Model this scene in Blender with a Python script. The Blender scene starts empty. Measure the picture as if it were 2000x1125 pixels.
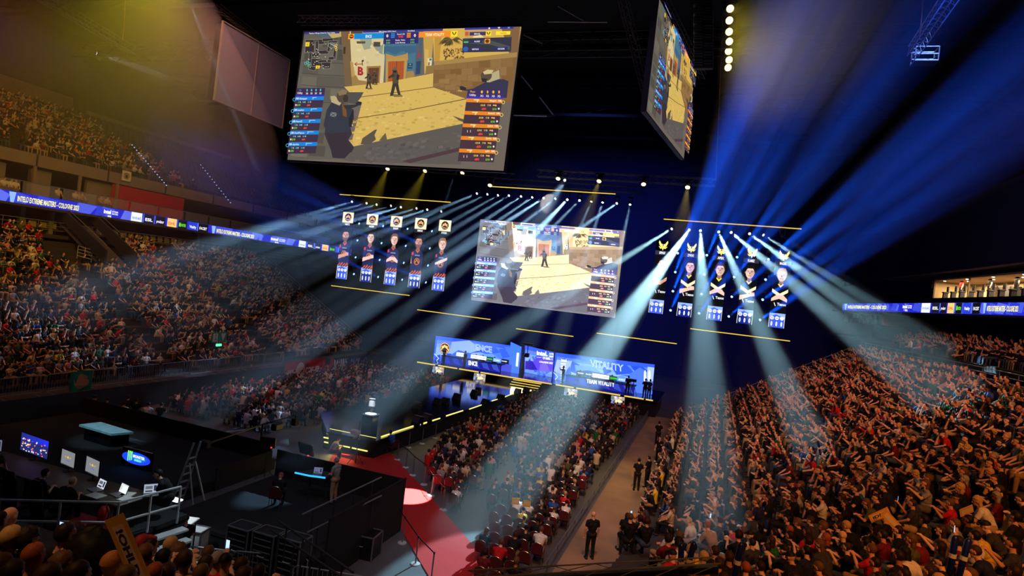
import bpy, bmesh, math, random
import numpy as np
from mathutils import Vector, Matrix, Quaternion
random.seed(7)
SC = bpy.context.scene
COL = SC.collection
PI = math.pi
# ---------------------------------------------------------------- camera
F = 1200.0
ROLL = math.atan(.115)
YAW = math.radians(18.4)
CZ = 10.2
cam = bpy.data.cameras.new('camera'); CAM = bpy.data.objects.new('camera', cam); COL.objects.link(CAM)
cam.sensor_width = 36; cam.lens = 36 * F / 2000; cam.clip_end = 400; cam.clip_start = .05
CAM.matrix_world = Matrix.Translation((0, 0, CZ)) @ Matrix.Rotation(YAW, 4, 'Z') @ Matrix.Rotation(PI / 2, 4, 'X') @ Matrix.Rotation(ROLL, 4, 'Z')
SC.camera = CAM
SC.view_settings.view_transform = 'Standard'
SC.view_settings.look = 'None'
SC.view_settings.gamma = 1
SC.view_settings.use_curve_mapping = False
SC.view_settings.exposure = 0

def ray(x, y):
    a = x - 1000; b = y - 562.5
    u = a * math.cos(ROLL) + b * math.sin(ROLL); v = -a * math.sin(ROLL) + b * math.cos(ROLL)
    c, s = math.cos(YAW), math.sin(YAW)
    return Vector((u * c - F * s, u * s + F * c, -v))
def atz(x, y, z):
    d = ray(x, y); t = (z - CZ) / d.z; return Vector((d.x * t, d.y * t, z))
def atX(x, y, X):
    d = ray(x, y); t = X / d.x; return Vector((X, d.y * t, CZ + d.z * t))
def atY(x, y, Y):
    d = ray(x, y); t = Y / d.y; return Vector((d.x * t, Y, CZ + d.z * t))
def atD(x, y, D):
    d = ray(x, y) * (D / F); return Vector((d.x, d.y, CZ + d.z))
def proj(X, Y, Z):
    c, s = math.cos(YAW), math.sin(YAW)
    u = X * c + Y * s; w = -X * s + Y * c; v = -(Z - CZ)
    if w < .1: return (-9999, -9999, w)
    u = u / w * F; v = v / w * F
    return (1000 + u * math.cos(ROLL) - v * math.sin(ROLL), 562.5 + u * math.sin(ROLL) + v * math.cos(ROLL), w)

# ---------------------------------------------------------------- materials
def lin(c):
    return tuple((v / 255 / 12.92 if v / 255 <= .04045 else ((v / 255 + .055) / 1.055) ** 2.4) for v in c[:3])
def mat(name, col, rough=.6, metal=0, noise=.15, scale=3, bump=0, spec=.5):
    m = bpy.data.materials.new(name); m.use_nodes = True; nt = m.node_tree; b = nt.nodes['Principled BSDF']
    c = lin(col)
    b.inputs['Roughness'].default_value = rough; b.inputs['Metallic'].default_value = metal
    b.inputs['Specular IOR Level'].default_value = spec
    tc = nt.nodes.new('ShaderNodeTexCoord'); n = nt.nodes.new('ShaderNodeTexNoise'); n.inputs['Scale'].default_value = scale; n.inputs['Detail'].default_value = 4
    r = nt.nodes.new('ShaderNodeValToRGB')
    r.color_ramp.elements[0].position = .3; r.color_ramp.elements[1].position = .7
    r.color_ramp.elements[0].color = tuple(v * (1 - noise) for v in c) + (1,)
    r.color_ramp.elements[1].color = tuple(min(1, v * (1 + noise)) for v in c) + (1,)
    nt.links.new(tc.outputs['Object'], n.inputs['Vector']); nt.links.new(n.outputs['Fac'], r.inputs[0]); nt.links.new(r.outputs[0], b.inputs['Base Color'])
    if bump:
        bp = nt.nodes.new('ShaderNodeBump'); bp.inputs['Strength'].default_value = bump
        nt.links.new(n.outputs['Fac'], bp.inputs['Height']); nt.links.new(bp.outputs[0], b.inputs['Normal'])
    return m
def emat(name, col, strength=1.0, sample=False):
    m = bpy.data.materials.new(name); m.use_nodes = True; nt = m.node_tree; nt.nodes.clear()
    o = nt.nodes.new('ShaderNodeOutputMaterial'); e = nt.nodes.new('ShaderNodeEmission')
    e.inputs[0].default_value = lin(col) + (1,); e.inputs[1].default_value = strength
    nt.links.new(e.outputs[0], o.inputs[0])
    m.cycles.emission_sampling = 'FRONT' if sample else 'NONE'
    return m
def pmat(name, strength=1.0, tint=(1, 1, 1), lift=0.0, sat=1.0):
    """a lit picture: colour comes from the drawn polygons of the display"""
    m = bpy.data.materials.new(name); m.use_nodes = True; nt = m.node_tree; nt.nodes.clear()
    o = nt.nodes.new('ShaderNodeOutputMaterial'); e = nt.nodes.new('ShaderNodeEmission')
    a = nt.nodes.new('ShaderNodeVertexColor'); a.layer_name = 'col'
    mx = nt.nodes.new('ShaderNodeMix'); mx.data_type = 'RGBA'; mx.blend_type = 'MULTIPLY'; mx.inputs[0].default_value = 1
    mx.inputs[7].default_value = tuple(tint) + (1,)
    ad = nt.nodes.new('ShaderNodeMix'); ad.data_type = 'RGBA'; ad.blend_type = 'ADD'; ad.inputs[0].default_value = 1; ad.inputs[7].default_value = (lift, lift, lift * 1.2, 1)
    hs = nt.nodes.new('ShaderNodeHueSaturation'); hs.inputs['Saturation'].default_value = sat; nt.links.new(a.outputs[0], hs.inputs['Color']); nt.links.new(hs.outputs[0], mx.inputs[6]); nt.links.new(mx.outputs[2], ad.inputs[6]); nt.links.new(ad.outputs[2], e.inputs[0]); e.inputs[1].default_value = strength
    nt.links.new(e.outputs[0], o.inputs[0]); m.cycles.emission_sampling = 'NONE'
    return m
def omat(name, rough=.8, noise=.25, scale=25, vcol=False, spec=.25):
    """cloth, skin or hair: the colour is the object's own colour"""
    m = bpy.data.materials.new(name); m.use_nodes = True; nt = m.node_tree; b = nt.nodes['Principled BSDF']
    b.inputs['Roughness'].default_value = rough; b.inputs['Specular IOR Level'].default_value = spec
    if vcol:
        a = nt.nodes.new('ShaderNodeVertexColor'); a.layer_name = 'col'; src = a.outputs[0]
    else:
        a = nt.nodes.new('ShaderNodeObjectInfo'); src = a.outputs['Color']
    if noise and not vcol:
        tc = nt.nodes.new('ShaderNodeTexCoord'); n = nt.nodes.new('ShaderNodeTexNoise'); n.inputs['Scale'].default_value = scale
        mr = nt.nodes.new('ShaderNodeMapRange'); mr.inputs[3].default_value = 1 - noise; mr.inputs[4].default_value = 1 + noise
        mx = nt.nodes.new('ShaderNodeVectorMath'); mx.operation = 'SCALE'
        nt.links.new(tc.outputs['Object'], n.inputs['Vector']); nt.links.new(n.outputs['Fac'], mr.inputs[0])
        nt.links.new(src, mx.inputs[0]); nt.links.new(mr.outputs[0], mx.inputs[3]); src = mx.outputs[0]
    nt.links.new(src, b.inputs['Base Color'])
    return m
M = {}
M['black'] = mat('black_metal', (22, 22, 26), .5, .3)
M['gloss_black'] = mat('gloss_black', (10, 10, 14), .12, 0)
M['drape'] = mat('black_drape', (20, 20, 24), .95, 0, .3, 2, .3)
M['dark'] = mat('dark_paint', (38, 38, 46), .7)
M['alu'] = mat('aluminium', (196, 200, 206), .4, .25)
M['dullalu'] = mat('dull_aluminium', (112, 115, 122), .5, .2)
M['steel'] = mat('galvanised_steel', (140, 143, 148), .45, .2)
M['chrome'] = mat('chrome', (215, 218, 222), .3, .35)
M['red'] = mat('red_paint', (190, 25, 30), .5)
M['white'] = mat('white_plastic', (215, 215, 215), .5)
M['grey'] = mat('grey_paint', (110, 110, 112), .7)
M['concrete'] = mat('concrete', (120, 108, 100), .85, 0, .12, .6, .1)
M['dconcrete'] = mat('dark_concrete', (70, 66, 70), .9, 0, .2, .8)
M['floor'] = mat('hall_floor', (88, 86, 90), .55, 0, .2, .5)
M['aisle'] = mat('sandy_protective_floor', (150, 120, 95), .8, 0, .35, .35)
M['wood'] = mat('desk_wood', (70, 56, 46), .5, 0, .2, 5)
M['paper'] = mat('paper', (225, 222, 215), .8, 0, .03)
M['cable'] = mat('cable_rubber', (18, 18, 20), .5)
M['carpet'] = mat('red_carpet', (190, 22, 24), .95, 0, .1, 30)
M['cardboard'] = mat('cardboard', (200, 150, 95), .85, 0, .08)
M['yellow_glow'] = emat('yellow_led', (250, 212, 84), 1.0)
M['yellow_edge'] = emat('yellow_led_edge', (255, 235, 120), 1.3)
M['warm_lamp'] = emat('warm_lamp', (255, 228, 150), 4)
M['cool_lamp'] = emat('cool_lamp', (225, 240, 255), 5)
M['blue_lamp'] = emat('blue_lamp', (120, 170, 255), 4)
M['pic'] = pmat('display_picture', 1.0)
M['pic_bright'] = pmat('display_picture_bright', 2.15, (1.0, 1.03, 1.2), .006, .78)
M['pic_dim'] = pmat('display_picture_hung', 1.08, (1.0, .93, .72), .012)
M['print'] = omat('printed_cloth', .8, vcol=True)

# ---------------------------------------------------------------- mesh helper
class MB:
    def __init__(s): s.v = []; s.f = []; s.c = None; s.sm = False
    def add(s, vs, fs):
        n = len(s.v); s.v += [tuple(p) for p in vs]; s.f += [tuple(i + n for i in f) for f in fs]; return s
    def box(s, c, d, rz=0, rx=0, ry=0):
        x, y, z = (k / 2 for k in d); R = Matrix.Rotation(rz, 3, 'Z') @ Matrix.Rotation(ry, 3, 'Y') @ Matrix.Rotation(rx, 3, 'X')
        vs = [R @ Vector(p) + Vector(c) for p in ((-x, -y, -z), (x, -y, -z), (x, y, -z), (-x, y, -z), (-x, -y, z), (x, -y, z), (x, y, z), (-x, y, z))]
        return s.add(vs, [(0, 3, 2, 1), (4, 5, 6, 7), (0, 1, 5, 4), (1, 2, 6, 5), (2, 3, 7, 6), (3, 0, 4, 7)])
    def bev(s, c, d, b=.01, rz=0, rx=0, ry=0):
        """box with chamfered edges along its height"""
        x, y, z = (k / 2 for k in d); b = min(b, x * .9, y * .9, z * .9)
        R = Matrix.Rotation(rz, 3, 'Z') @ Matrix.Rotation(ry, 3, 'Y') @ Matrix.Rotation(rx, 3, 'X')
        def ring(k, zz): return [(-x + k, -y, zz), (x - k, -y, zz), (x, -y + k, zz), (x, y - k, zz), (x - k, y, zz), (-x + k, y, zz), (-x, y - k, zz), (-x, -y + k, zz)]
        def ins(k, zz): return [(px * (1 - k / x), py * (1 - k / y), zz) for px, py, _ in ring(b, zz)]
        rs = [ins(b, -z), ring(b, -z + b), ring(b, z - b), ins(b, z)]
        vs = [R @ Vector(p) + Vector(c) for r in rs for p in r]
        fs = [tuple(range(8))[::-1], tuple(range(24, 32))]
        for k in range(3):
            for i in range(8): j = (i + 1) % 8; fs.append((k * 8 + i, k * 8 + j, k * 8 + 8 + j, k * 8 + 8 + i))
        return s.add(vs, fs)
    def tube(s, pts, r, n=6, cap=True):
        pts = [Vector(p) for p in pts]; rs = r if isinstance(r, (list, tuple)) else [r] * len(pts); vs = []; fs = []
        for k, p in enumerate(pts):
            d = (pts[min(k + 1, len(pts) - 1)] - pts[max(k - 1, 0)]).normalized()
            a = d.cross(Vector((0, 0, 1)) if abs(d.z) < .95 else Vector((1, 0, 0))).normalized(); b = d.cross(a)
            for i in range(n): t = 2 * PI * i / n + PI / n; vs.append(p + (a * math.cos(t) + b * math.sin(t)) * rs[k])
        for k in range(len(pts) - 1):
            for i in range(n): j = (i + 1) % n; fs.append((k * n + i, k * n + n + i, k * n + n + j, k * n + j))
        if cap: fs.append(tuple(range(n))); fs.append(tuple(range((len(pts) - 1) * n, len(pts) * n))[::-1])
        return s.add(vs, fs)
    def lathe(s, prof, c=(0, 0, 0), n=16, R=None):
        vs = []; fs = []; c = Vector(c)
        for r, z in prof:
            for i in range(n):
                t = 2 * PI * i / n; p = Vector((r * math.cos(t), r * math.sin(t), z)); vs.append((R @ p if R else p) + c)
        for k in range(len(prof) - 1):
            for i in range(n): j = (i + 1) % n; fs.append((k * n + i, k * n + j, k * n + n + j, k * n + n + i))
        fs.append(tuple(range(n))[::-1]); fs.append(tuple(range((len(prof) - 1) * n, len(prof) * n)))
        return s.add(vs, fs)
    def quad(s, *p): return s.add(p, [tuple(range(len(p)))])
    def prism(s, poly, h):
        """poly: list of points, h: extrusion vector"""
        n = len(poly); h = Vector(h); vs = [Vector(p) for p in poly] + [Vector(p) + h for p in poly]
        return s.add(vs, [tuple(range(n))[::-1], tuple(range(n, 2 * n))] + [(i, (i + 1) % n, n + (i + 1) % n, n + i) for i in range(n)])
    def build(s, name, m, parent=None, world=False, loc=None):
        me = bpy.data.meshes.new(name); v = s.v
        off = Vector(parent.location) if (world and parent) else (Vector(loc) if (world and loc) else Vector((0, 0, 0)))
        if off.length: v = [(p[0] - off.x, p[1] - off.y, p[2] - off.z) for p in v]
        me.from_pydata(v, [], s.f)
        if s.c is not None:
            a = me.color_attributes.new('col', 'FLOAT_COLOR', 'POINT'); a.data.foreach_set('color', np.array(s.c, dtype=np.float32).ravel())
        me.materials.append(m); me.update()
        if s.sm: me.polygons.foreach_set('use_smooth', [True] * len(me.polygons))
        o = bpy.data.objects.new(name, me); COL.objects.link(o)
        if parent: o.parent = parent
        elif loc: o.location = loc
        return o
def tag(o, label=None, cat=None, group=None, kind=None):
    if label: o['label'] = label
    if cat: o['category'] = cat
    if group: o['group'] = group
    if kind: o['kind'] = kind
    return o
def thing(name, label, cat, loc=(0, 0, 0), rz=0, group=None):
    o = bpy.data.objects.new(name, None); COL.objects.link(o); o.location = loc; o.rotation_euler = (0, 0, rz); o.empty_display_size = .1
    return tag(o, label, cat, group)
def struct(name, mb, m, label=None):
    return tag(mb.build(name, m), label, None, None, 'structure')
def dup(o, parent=None):
    c = o.copy(); COL.objects.link(c)
    if parent: c.parent = parent
    for ch in list(KIDS.get(o.name, ())) or [x for x in o.children]: dup(ch, c)
    return c
KIDS = {}

# ---------------------------------------------------------------- lettering
_TX = {}
def glyphs(t, bold=.012):
    k = (t, bold)
    if k not in _TX:
        cu = bpy.data.curves.new('lettering', 'FONT'); cu.body = t; cu.size = 1; cu.resolution_u = 2; cu.offset = bold; cu.fill_mode = 'FRONT'
        o = bpy.data.objects.new('lettering', cu); COL.objects.link(o)
        bpy.context.view_layer.update()
        me = o.evaluated_get(bpy.context.evaluated_depsgraph_get()).to_mesh()
        vs = [(v.co.x, v.co.y) for v in me.vertices]; fs = [tuple(p.vertices) for p in me.polygons]
        bpy.data.objects.remove(o); bpy.data.curves.remove(cu)
        xs = [v[0] for v in vs] or [0, 1]; x0, x1 = min(xs), max(xs)
        _TX[k] = ([((x - x0) / (x1 - x0 or 1), y / .72) for x, y in vs], fs)
    return _TX[k]
class Canvas:
    """a flat picture drawn on one plane. fn maps drawing coordinates to the plane's own 3-D points, nrm is its normal"""
    def __init__(s, fn, nrm, dz=.006): s.fn = fn; s.n = Vector(nrm); s.dz = dz; s.v = []; s.f = []; s.c = []; s.L = 0
    def add(s, pts, faces, col):
        s.L += 1; k = len(s.v); o = s.n * (s.dz * s.L ** .5 * .6 if s.L > 40 else s.dz * s.L * .1); cc = lin(col) + (1,)
        for p in pts: s.v.append(tuple(Vector(s.fn(*p)) + s.n * (s.dz * .02 * s.L))); s.c.append(cc)
        for f in faces: s.f.append(tuple(i + k for i in f))
    def poly(s, pts, col): s.add(pts, [tuple(range(len(pts)))], col)
    def rect(s, x0, y0, x1, y1, col, sk=0): s.poly([(x0, y0), (x1, y0 + sk), (x1, y1 + sk), (x0, y1)], col)
    def ell(s, x, y, rx, ry, col, n=18): s.poly([(x + rx * math.cos(2 * PI * i / n), y + ry * math.sin(2 * PI * i / n)) for i in range(n)], col)
    def ring(s, x, y, rx, ry, w, col, n=20):
        p = []; f = []
        for i in range(n): t = 2 * PI * i / n; p += [(x + rx * math.cos(t), y + ry * math.sin(t)), (x + (rx - w) * math.cos(t), y + (ry - w) * math.sin(t))]
        for i in range(n): j = (i + 1) % n; f.append((2 * i, 2 * j, 2 * j + 1, 2 * i + 1))
        s.add(p, f, col)
    def line(s, pts, w, col):
        p = []; f = []
        for i in range(len(pts) - 1):
            a = Vector(pts[i]); b = Vector(pts[i + 1]); d = (b - a).normalized() * w / 2; q = Vector((-d.y, d.x)); k = len(p)
            p += [tuple(a - d + q), tuple(b + d + q), tuple(b + d - q), tuple(a - d - q)]; f.append((k, k + 1, k + 2, k + 3))
        s.add(p, f, col)
    def text(s, t, x0, y0, x1, y1, h, col, bold=.02, up=(0, -1)):
        """baseline from (x0,y0) to (x1,y1), cap height h"""
        vs, fs = glyphs(t, bold)
        s.add([(x0 + (x1 - x0) * a + up[0] * h * b, y0 + (y1 - y0) * a + up[1] * h * b) for a, b in vs], fs, col)
    def build(s, name, m, parent=None, world=False):
        b = MB(); b.v = s.v; b.f = s.f; b.c = s.c
        return b.build(name, m, parent, world)
def homog(src, dst):
    """projective map taking four points src to dst"""
    A = []; B = []
    for (x, y), (u, v) in zip(src, dst):
        A.append([x, y, 1, 0, 0, 0, -u * x, -u * y]); B.append(u); A.append([0, 0, 0, x, y, 1, -v * x, -v * y]); B.append(v)
    h = np.append(np.linalg.solve(np.array(A, float), np.array(B, float)), 1).reshape(3, 3)
    def f(x, y):
        w = h @ (x, y, 1.0); return (w[0] / w[2], w[1] / w[2])
    return f
# ---------------------------------------------------------------- the game broadcast picture (drawn in a 1450 x 950 sheet, skewed as read)
_g = homog([(180, 95), (1630, 90), (1525, 1047), (95, 960)], [(0, 9), (16, 9), (16, 0), (0, 0)])
def clip169(x, y):
    u, v = _g(x, y); return (max(0, min(16, u)), max(0, min(9, v)))
def game_picture():
    """returns the drawn picture as (verts, faces, colours) in a 16 x 9 sheet, y up, facing -Y"""
    rnd = random.Random(3)
    c = Canvas(lambda x, y: (clip169(x, y)[0] - 8, 0, clip169(x, y)[1] - 4.5), (0, -1, 0), .03)
    P = c.poly
    P([(180, 95), (1630, 90), (1525, 1047), (95, 960)], (104, 96, 96))
    # left stone wall with its courses
    P([(180, 95), (430, 95), (500, 480), (470, 960), (95, 960)], (92, 90, 88))
    for i in range(26):
        y = 110 + (i % 9) * 92 + rnd.random() * 20; x = 190 - (y - 95) * .1 + (i // 9) * 110 + rnd.random() * 20
        g = rnd.randint(72, 108); w = 100 + rnd.random() * 20
        P([(x, y), (x + w, y + 10), (x + w - 6, y + 80), (x - 6, y + 72)], (g, g - 3, g - 6))
    for y in (200, 290, 375, 455, 560): c.line([(175, y), (300, y + 14), (470, y + 25)], 4, (62, 60, 62))
    c.poly([(240, 95), (330, 95), (420, 190), (385, 200), (300, 130)], (72, 98, 122)); c.poly([(330, 95), (440, 95), (436, 130), (372, 140)], (188, 168, 110))
    P([(430, 95), (510, 95), (520, 470), (470, 470)], (112, 90, 66)); P([(452, 200), (466, 202), (464, 250), (450, 248)], (52, 44, 38))
    # white house
    P([(490, 95), (735, 95), (725, 462), (520, 472)], (206, 194, 158)); P([(560, 150), (640, 150), (640, 215), (590, 225)], (150, 158, 150)); P([(640, 180), (720, 190), (715, 260), (680, 240)], (136, 148, 146))
    for i in range(30):
        x = 505 + rnd.random() * 200; y = 170 + rnd.random() * 240; g = rnd.randint(-18, 14); P([(x, y), (x + 18, y + 4), (x + 14, y + 22), (x - 3, y + 15)], (208 + g, 196 + g, 162 + g))
    P([(510, 380), (545, 400), (560, 430), (620, 440), (620, 465), (518, 472)], (150, 122, 70)); P([(500, 300), (520, 310), (535, 400), (512, 410)], (176, 146, 82))
    P([(498, 95), (580, 95), (575, 130), (502, 130)], (84, 62, 50)); P([(655, 172), (700, 174), (698, 206), (653, 204)], (70, 66, 58)); P([(540, 165), (600, 167), (598, 183), (540, 182)], (88, 76, 62))
    P([(612, 338), (706, 336), (702, 458), (616, 462)], (150, 118, 66)); P([(624, 350), (696, 349), (692, 452), (626, 455)], (100, 62, 38))
    for x in (638, 652, 666, 680): c.line([(x, 352), (x - 1, 452)], 2, (70, 42, 28))
    c.line([(580, 300), (584, 330)], 5, (48, 44, 40)); c.ell(586, 300, 6, 7, (40, 38, 36))
    c.line([(532, 322), (578, 322)], 5, (160, 44, 36)); c.line([(545, 312), (532, 322), (545, 332)], 5, (160, 44, 36))
    c.text('B', 553, 393, 592, 399, 54, (158, 38, 36), .05)
    # blue house
    P([(722, 95), (945, 95), (935, 405), (740, 452)], (66, 112, 148)); P([(725, 205), (940, 205), (938, 250), (880, 262), (860, 238), (800, 262), (745, 240), (725, 262)], (52, 96, 140))
    P([(738, 255), (760, 262), (800, 275), (868, 262), (885, 250), (888, 300), (740, 305)], (178, 140, 76)); P([(740, 290), (884, 290), (874, 448), (742, 455)], (176, 146, 86)); P([(756, 308), (864, 307), (860, 440), (756, 446)], (172, 84, 36))
    for x in (770, 785, 800, 822, 838, 851): c.line([(x, 310), (x, 442)], 2, (122, 56, 26))
    c.line([(812, 310), (811, 443)], 4, (96, 44, 22)); P([(888, 322), (921, 324), (918, 362), (886, 361)], (24, 74, 110)); c.line([(893, 345), (914, 346)], 3, (120, 150, 160)); c.ell(904, 331, 4, 4, (170, 190, 190))
    P([(880, 380), (925, 375), (935, 410), (878, 440)], (158, 128, 72)); P([(940, 95), (985, 95), (978, 398), (936, 404)], (70, 92, 120)); P([(945, 312), (974, 310), (970, 396), (942, 400)], (34, 66, 102))
    c.text('A', 944, 290, 976, 288, 42, (150, 60, 56), .03); c.line([(945, 240), (972, 228)], 4, (150, 60, 56))
    P([(985, 95), (1060, 95), (1040, 385), (1000, 398)], (188, 156, 84)); P([(1000, 230), (1025, 235), (1015, 395), (1000, 397)], (200, 172, 100))
    P([(1050, 95), (1640, 95), (1600, 300), (1062, 330)], (206, 172, 88)); P([(1062, 95), (1110, 95), (1098, 330), (1064, 330)], (184, 144, 62)); P([(1018, 292), (1050, 290), (1046, 342), (1020, 345)], (214, 208, 184)); P([(1030, 296), (1046, 294), (1044, 308), (1030, 309)], (70, 110, 130)); P([(1024, 320), (1034, 320), (1032, 342), (1023, 342)], (140, 84, 44))
    P([(1010, 345), (1066, 342), (1066, 395), (1005, 397)], (136, 112, 62)); P([(1260, 95), (1450, 95), (1400, 190), (1262, 180)], (196, 160, 96)); P([(1500, 95), (1625, 95), (1606, 280), (1560, 290)], (124, 92, 66))
    for i in range(26):   # palm fronds and hedge
        a = 2.4 + i * .17; x, y = 1178, 170; L = 62 + rnd.random() * 34; dx, dy = math.cos(a), math.sin(a)
        c.poly([(x, y), (x + dx * L * .5 - 5, y - dy * L * .4 - 8), (x + dx * L, y - dy * L * .3 + 26), (x + dx * L * .5 + 3, y - dy * L * .4 + 4)], rnd.choice([(70, 60, 26), (96, 80, 34), (120, 100, 46)]))
    for i in range(70):
        x = 1118 + rnd.random() * 140; y = 235 + rnd.random() * 75; P([(x, y), (x + 9, y - 12), (x + 12, y + 4)], rnd.choice([(96, 60, 40), (130, 92, 50), (70, 48, 34), (150, 112, 60)]))
    # right block wall
    P([(1065, 322), (1608, 272), (1590, 600), (1290, 590), (1062, 492)], (124, 94, 56)); P([(1065, 318), (1608, 268), (1606, 300), (1065, 345)], (160, 130, 76))
    for r in range(5):
        for k in range(8):
            x0 = 1066 + k * 74 + (r % 2) * 34; t = (x0 - 1065) / 540; y0 = 346 - t * 44 + r * (30 + t * 34); h = 27 + t * 32; g = rnd.randint(-14, 14)
            if x0 < 1540: P([(x0, y0), (x0 + 70, y0 - 5), (x0 + 70, y0 + h + 2), (x0, y0 + h)], (132 + g, 100 + g, 60 + g))
    # street
    P([(470, 478), (740, 455), (1062, 398), (1062, 492), (1300, 580), (1275, 735), (520, 900), (590, 600)], (206, 178, 100))
    for i in range(260):
        y = 470 + rnd.random() ** .7 * 400; x = 490 + rnd.random() * 770; s = .35 + (y - 470) / 330; g = rnd.randint(-26, 16)
        if x > 1050 and y < 500: continue
        if x > 620 and y > 880 - (x - 540) * .2: continue
        w, h = 20 * s, 9 * s; P([(x, y), (x + w, y - 2), (x + w + 3, y + h), (x + 2, y + h + 2)], (204 + g, 178 + g, 104 + g))
    c.line([(490, 565), (800, 530), (1110, 492)], 5, (120, 92, 52)); c.line([(500, 706), (900, 650), (1290, 578)], 6, (118, 88, 54))
    P([(500, 520), (610, 522), (590, 560), (560, 600), (500, 590)], (74, 74, 80))
    P([(430, 960), (520, 890), (1280, 740), (1260, 1012), (540, 985)], (88, 84, 88)); P([(600, 870), (610, 830), (690, 775), (706, 772), (690, 810), (700, 840), (660, 870)], (84, 78, 74)); P([(720, 848), (742, 820), (762, 795), (775, 845)], (96, 88, 74))
    for i in range(90):
        x = 560 + rnd.random() * 690; y = 900 - (x - 560) * .2 + 12 + rnd.random() * 120; g = rnd.randint(-12, 12)
        if y < 985: P([(x, y), (x + 30, y - 4), (x + 30, y + 14), (x, y + 16)], (88 + g, 84 + g, 90 + g))
    P([(880, 985), (1250, 900), (1250, 925), (930, 1000)], (74, 52, 66)); P([(1200, 690), (1280, 718), (1280, 738), (1245, 722)], (90, 78, 66))
    # walking soldiers in the distance
    def soldier(x, y, s):
        d1, d2, d3 = (52, 50, 44), (78, 72, 54), (34, 34, 34)
        P([(x - 8 * s, y - 8 * s), (x + 30 * s, y - 4 * s), (x + 34 * s, y + 4 * s), (x, y + 4 * s)], (120, 104, 70))
        P([(x - 6 * s, y - 50 * s), (x + 8 * s, y - 52 * s), (x + 2 * s, y - 24 * s), (x - 4 * s, y), (x - 16 * s, y), (x - 10 * s, y - 26 * s)], d1)
        P([(x + 2 * s, y - 52 * s), (x + 15 * s, y - 50 * s), (x + 20 * s, y - 24 * s), (x + 26 * s, y - 4 * s), (x + 16 * s, y - 3 * s), (x + 8 * s, y - 26 * s)], d1)
        P([(x - 8 * s, y - 92 * s), (x + 12 * s, y - 92 * s), (x + 17 * s, y - 50 * s), (x - 7 * s, y - 48 * s)], d2); P([(x - 24 * s, y - 74 * s), (x - 4 * s, y - 88 * s), (x + 2 * s, y - 76 * s), (x - 22 * s, y - 68 * s)], d1)
        P([(x + 10 * s, y - 86 * s), (x + 20 * s, y - 80 * s), (x + 16 * s, y - 60 * s), (x + 8 * s, y - 62 * s)], d3); c.ell(x + 1 * s, y - 101 * s, 9 * s, 11 * s, (96, 90, 80), 10); P([(x - 8 * s, y - 100 * s), (x + 10 * s, y - 99 * s), (x + 8 * s, y - 90 * s), (x - 5 * s, y - 90 * s)], d3)
    soldier(640, 502, 1.0); soldier(680, 474, .82); soldier(815, 553, 1.72)
    # near figure seen from behind, left
    P([(420, 940), (545, 925), (560, 890), (520, 840), (545, 800), (520, 720), (370, 730), (360, 800)], (52, 42, 56)); P([(370, 640), (400, 590), (480, 600), (550, 640), (555, 700), (520, 790), (380, 800), (352, 740)], (44, 50, 70))
    P([(470, 600), (498, 606), (506, 690), (480, 680)], (116, 76, 36)); P([(392, 548), (420, 545), (470, 590), (455, 612), (400, 588)], (176, 168, 142)); P([(480, 610), (560, 606), (602, 592), (604, 604), (560, 624), (500, 640)], (46, 44, 52)); P([(562, 596), (580, 585), (603, 590), (598, 612), (570, 612)], (40, 34, 60))
    P([(520, 700), (546, 640), (552, 650), (540, 760), (522, 750)], (30, 28, 34)); c.ell(472, 548, 38, 46, (78, 68, 56), 18); P([(440, 520), (470, 502), (505, 512), (498, 535), (450, 545)], (126, 112, 88)); c.ell(495, 565, 18, 26, (54, 46, 42), 12)
    P([(398, 655), (440, 660), (432, 688), (394, 682)], (120, 128, 140)); c.line([(398, 657), (433, 688)], 4, (44, 50, 70)); c.line([(438, 662), (396, 682)], 4, (44, 50, 70)); P([(470, 860), (482, 842), (490, 920), (462, 955), (452, 948)], (126, 118, 96))
    P([(380, 800), (420, 960), (500, 965), (560, 900), (520, 880), (500, 790)], (48, 38, 52))
    # near figure, right
    P([(1245, 505), (1270, 520), (1380, 508), (1390, 525), (1290, 530), (1250, 522)], (60, 62, 70)); P([(1300, 530), (1390, 485), (1440, 460), (1530, 455), (1562, 470), (1552, 580), (1300, 575)], (48, 46, 82))
    P([(1390, 470), (1440, 420), (1505, 392), (1512, 450), (1440, 475)], (176, 168, 138)); c.ell(1418, 430, 36, 36, (84, 72, 58), 16); P([(1395, 405), (1425, 390), (1465, 395), (1450, 418), (1405, 422)], (198, 186, 150)); P([(1384, 445), (1424, 450), (1420, 475), (1392, 472)], (38, 36, 42)); c.line([(1504, 392), (1508, 450)], 4, (70, 62, 50))
    P([(1243, 500), (1262, 496), (1290, 508), (1286, 524), (1255, 520)], (38, 36, 40))
    # HUD: top bar
    P([(598, 110), (1130, 110), (1128, 124), (598, 124)], (40, 40, 150)); P([(203, 110), (442, 110), (440, 124), (203, 124)], (50, 48, 150)); P([(1272, 108), (1592, 108), (1590, 122), (1272, 122)], (48, 46, 170))
    c.text('Playing on Mirage | Picked by Team Vitality', 236, 122, 410, 122, 8, (235, 235, 240)); c.text('IEM Cologne 2023 | Day 6', 706, 122, 820, 122, 8, (235, 235, 240)); c.text('Semifinal', 896, 122, 942, 122, 8, (235, 235, 240))
    P([(502, 129), (541, 129), (540, 165), (500, 165)], (250, 170, 40)); c.ell(522, 147, 15, 14, (130, 40, 20)); c.ring(522, 147, 15, 14, 3, (60, 20, 14)); c.line([(512, 145), (532, 145)], 4, (235, 190, 60))
    P([(541, 127), (740, 128), (738, 166), (539, 166)], (0, 136, 240)); c.text('ENCE', 617, 158, 658, 158, 19, (225, 240, 255), .03)
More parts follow.
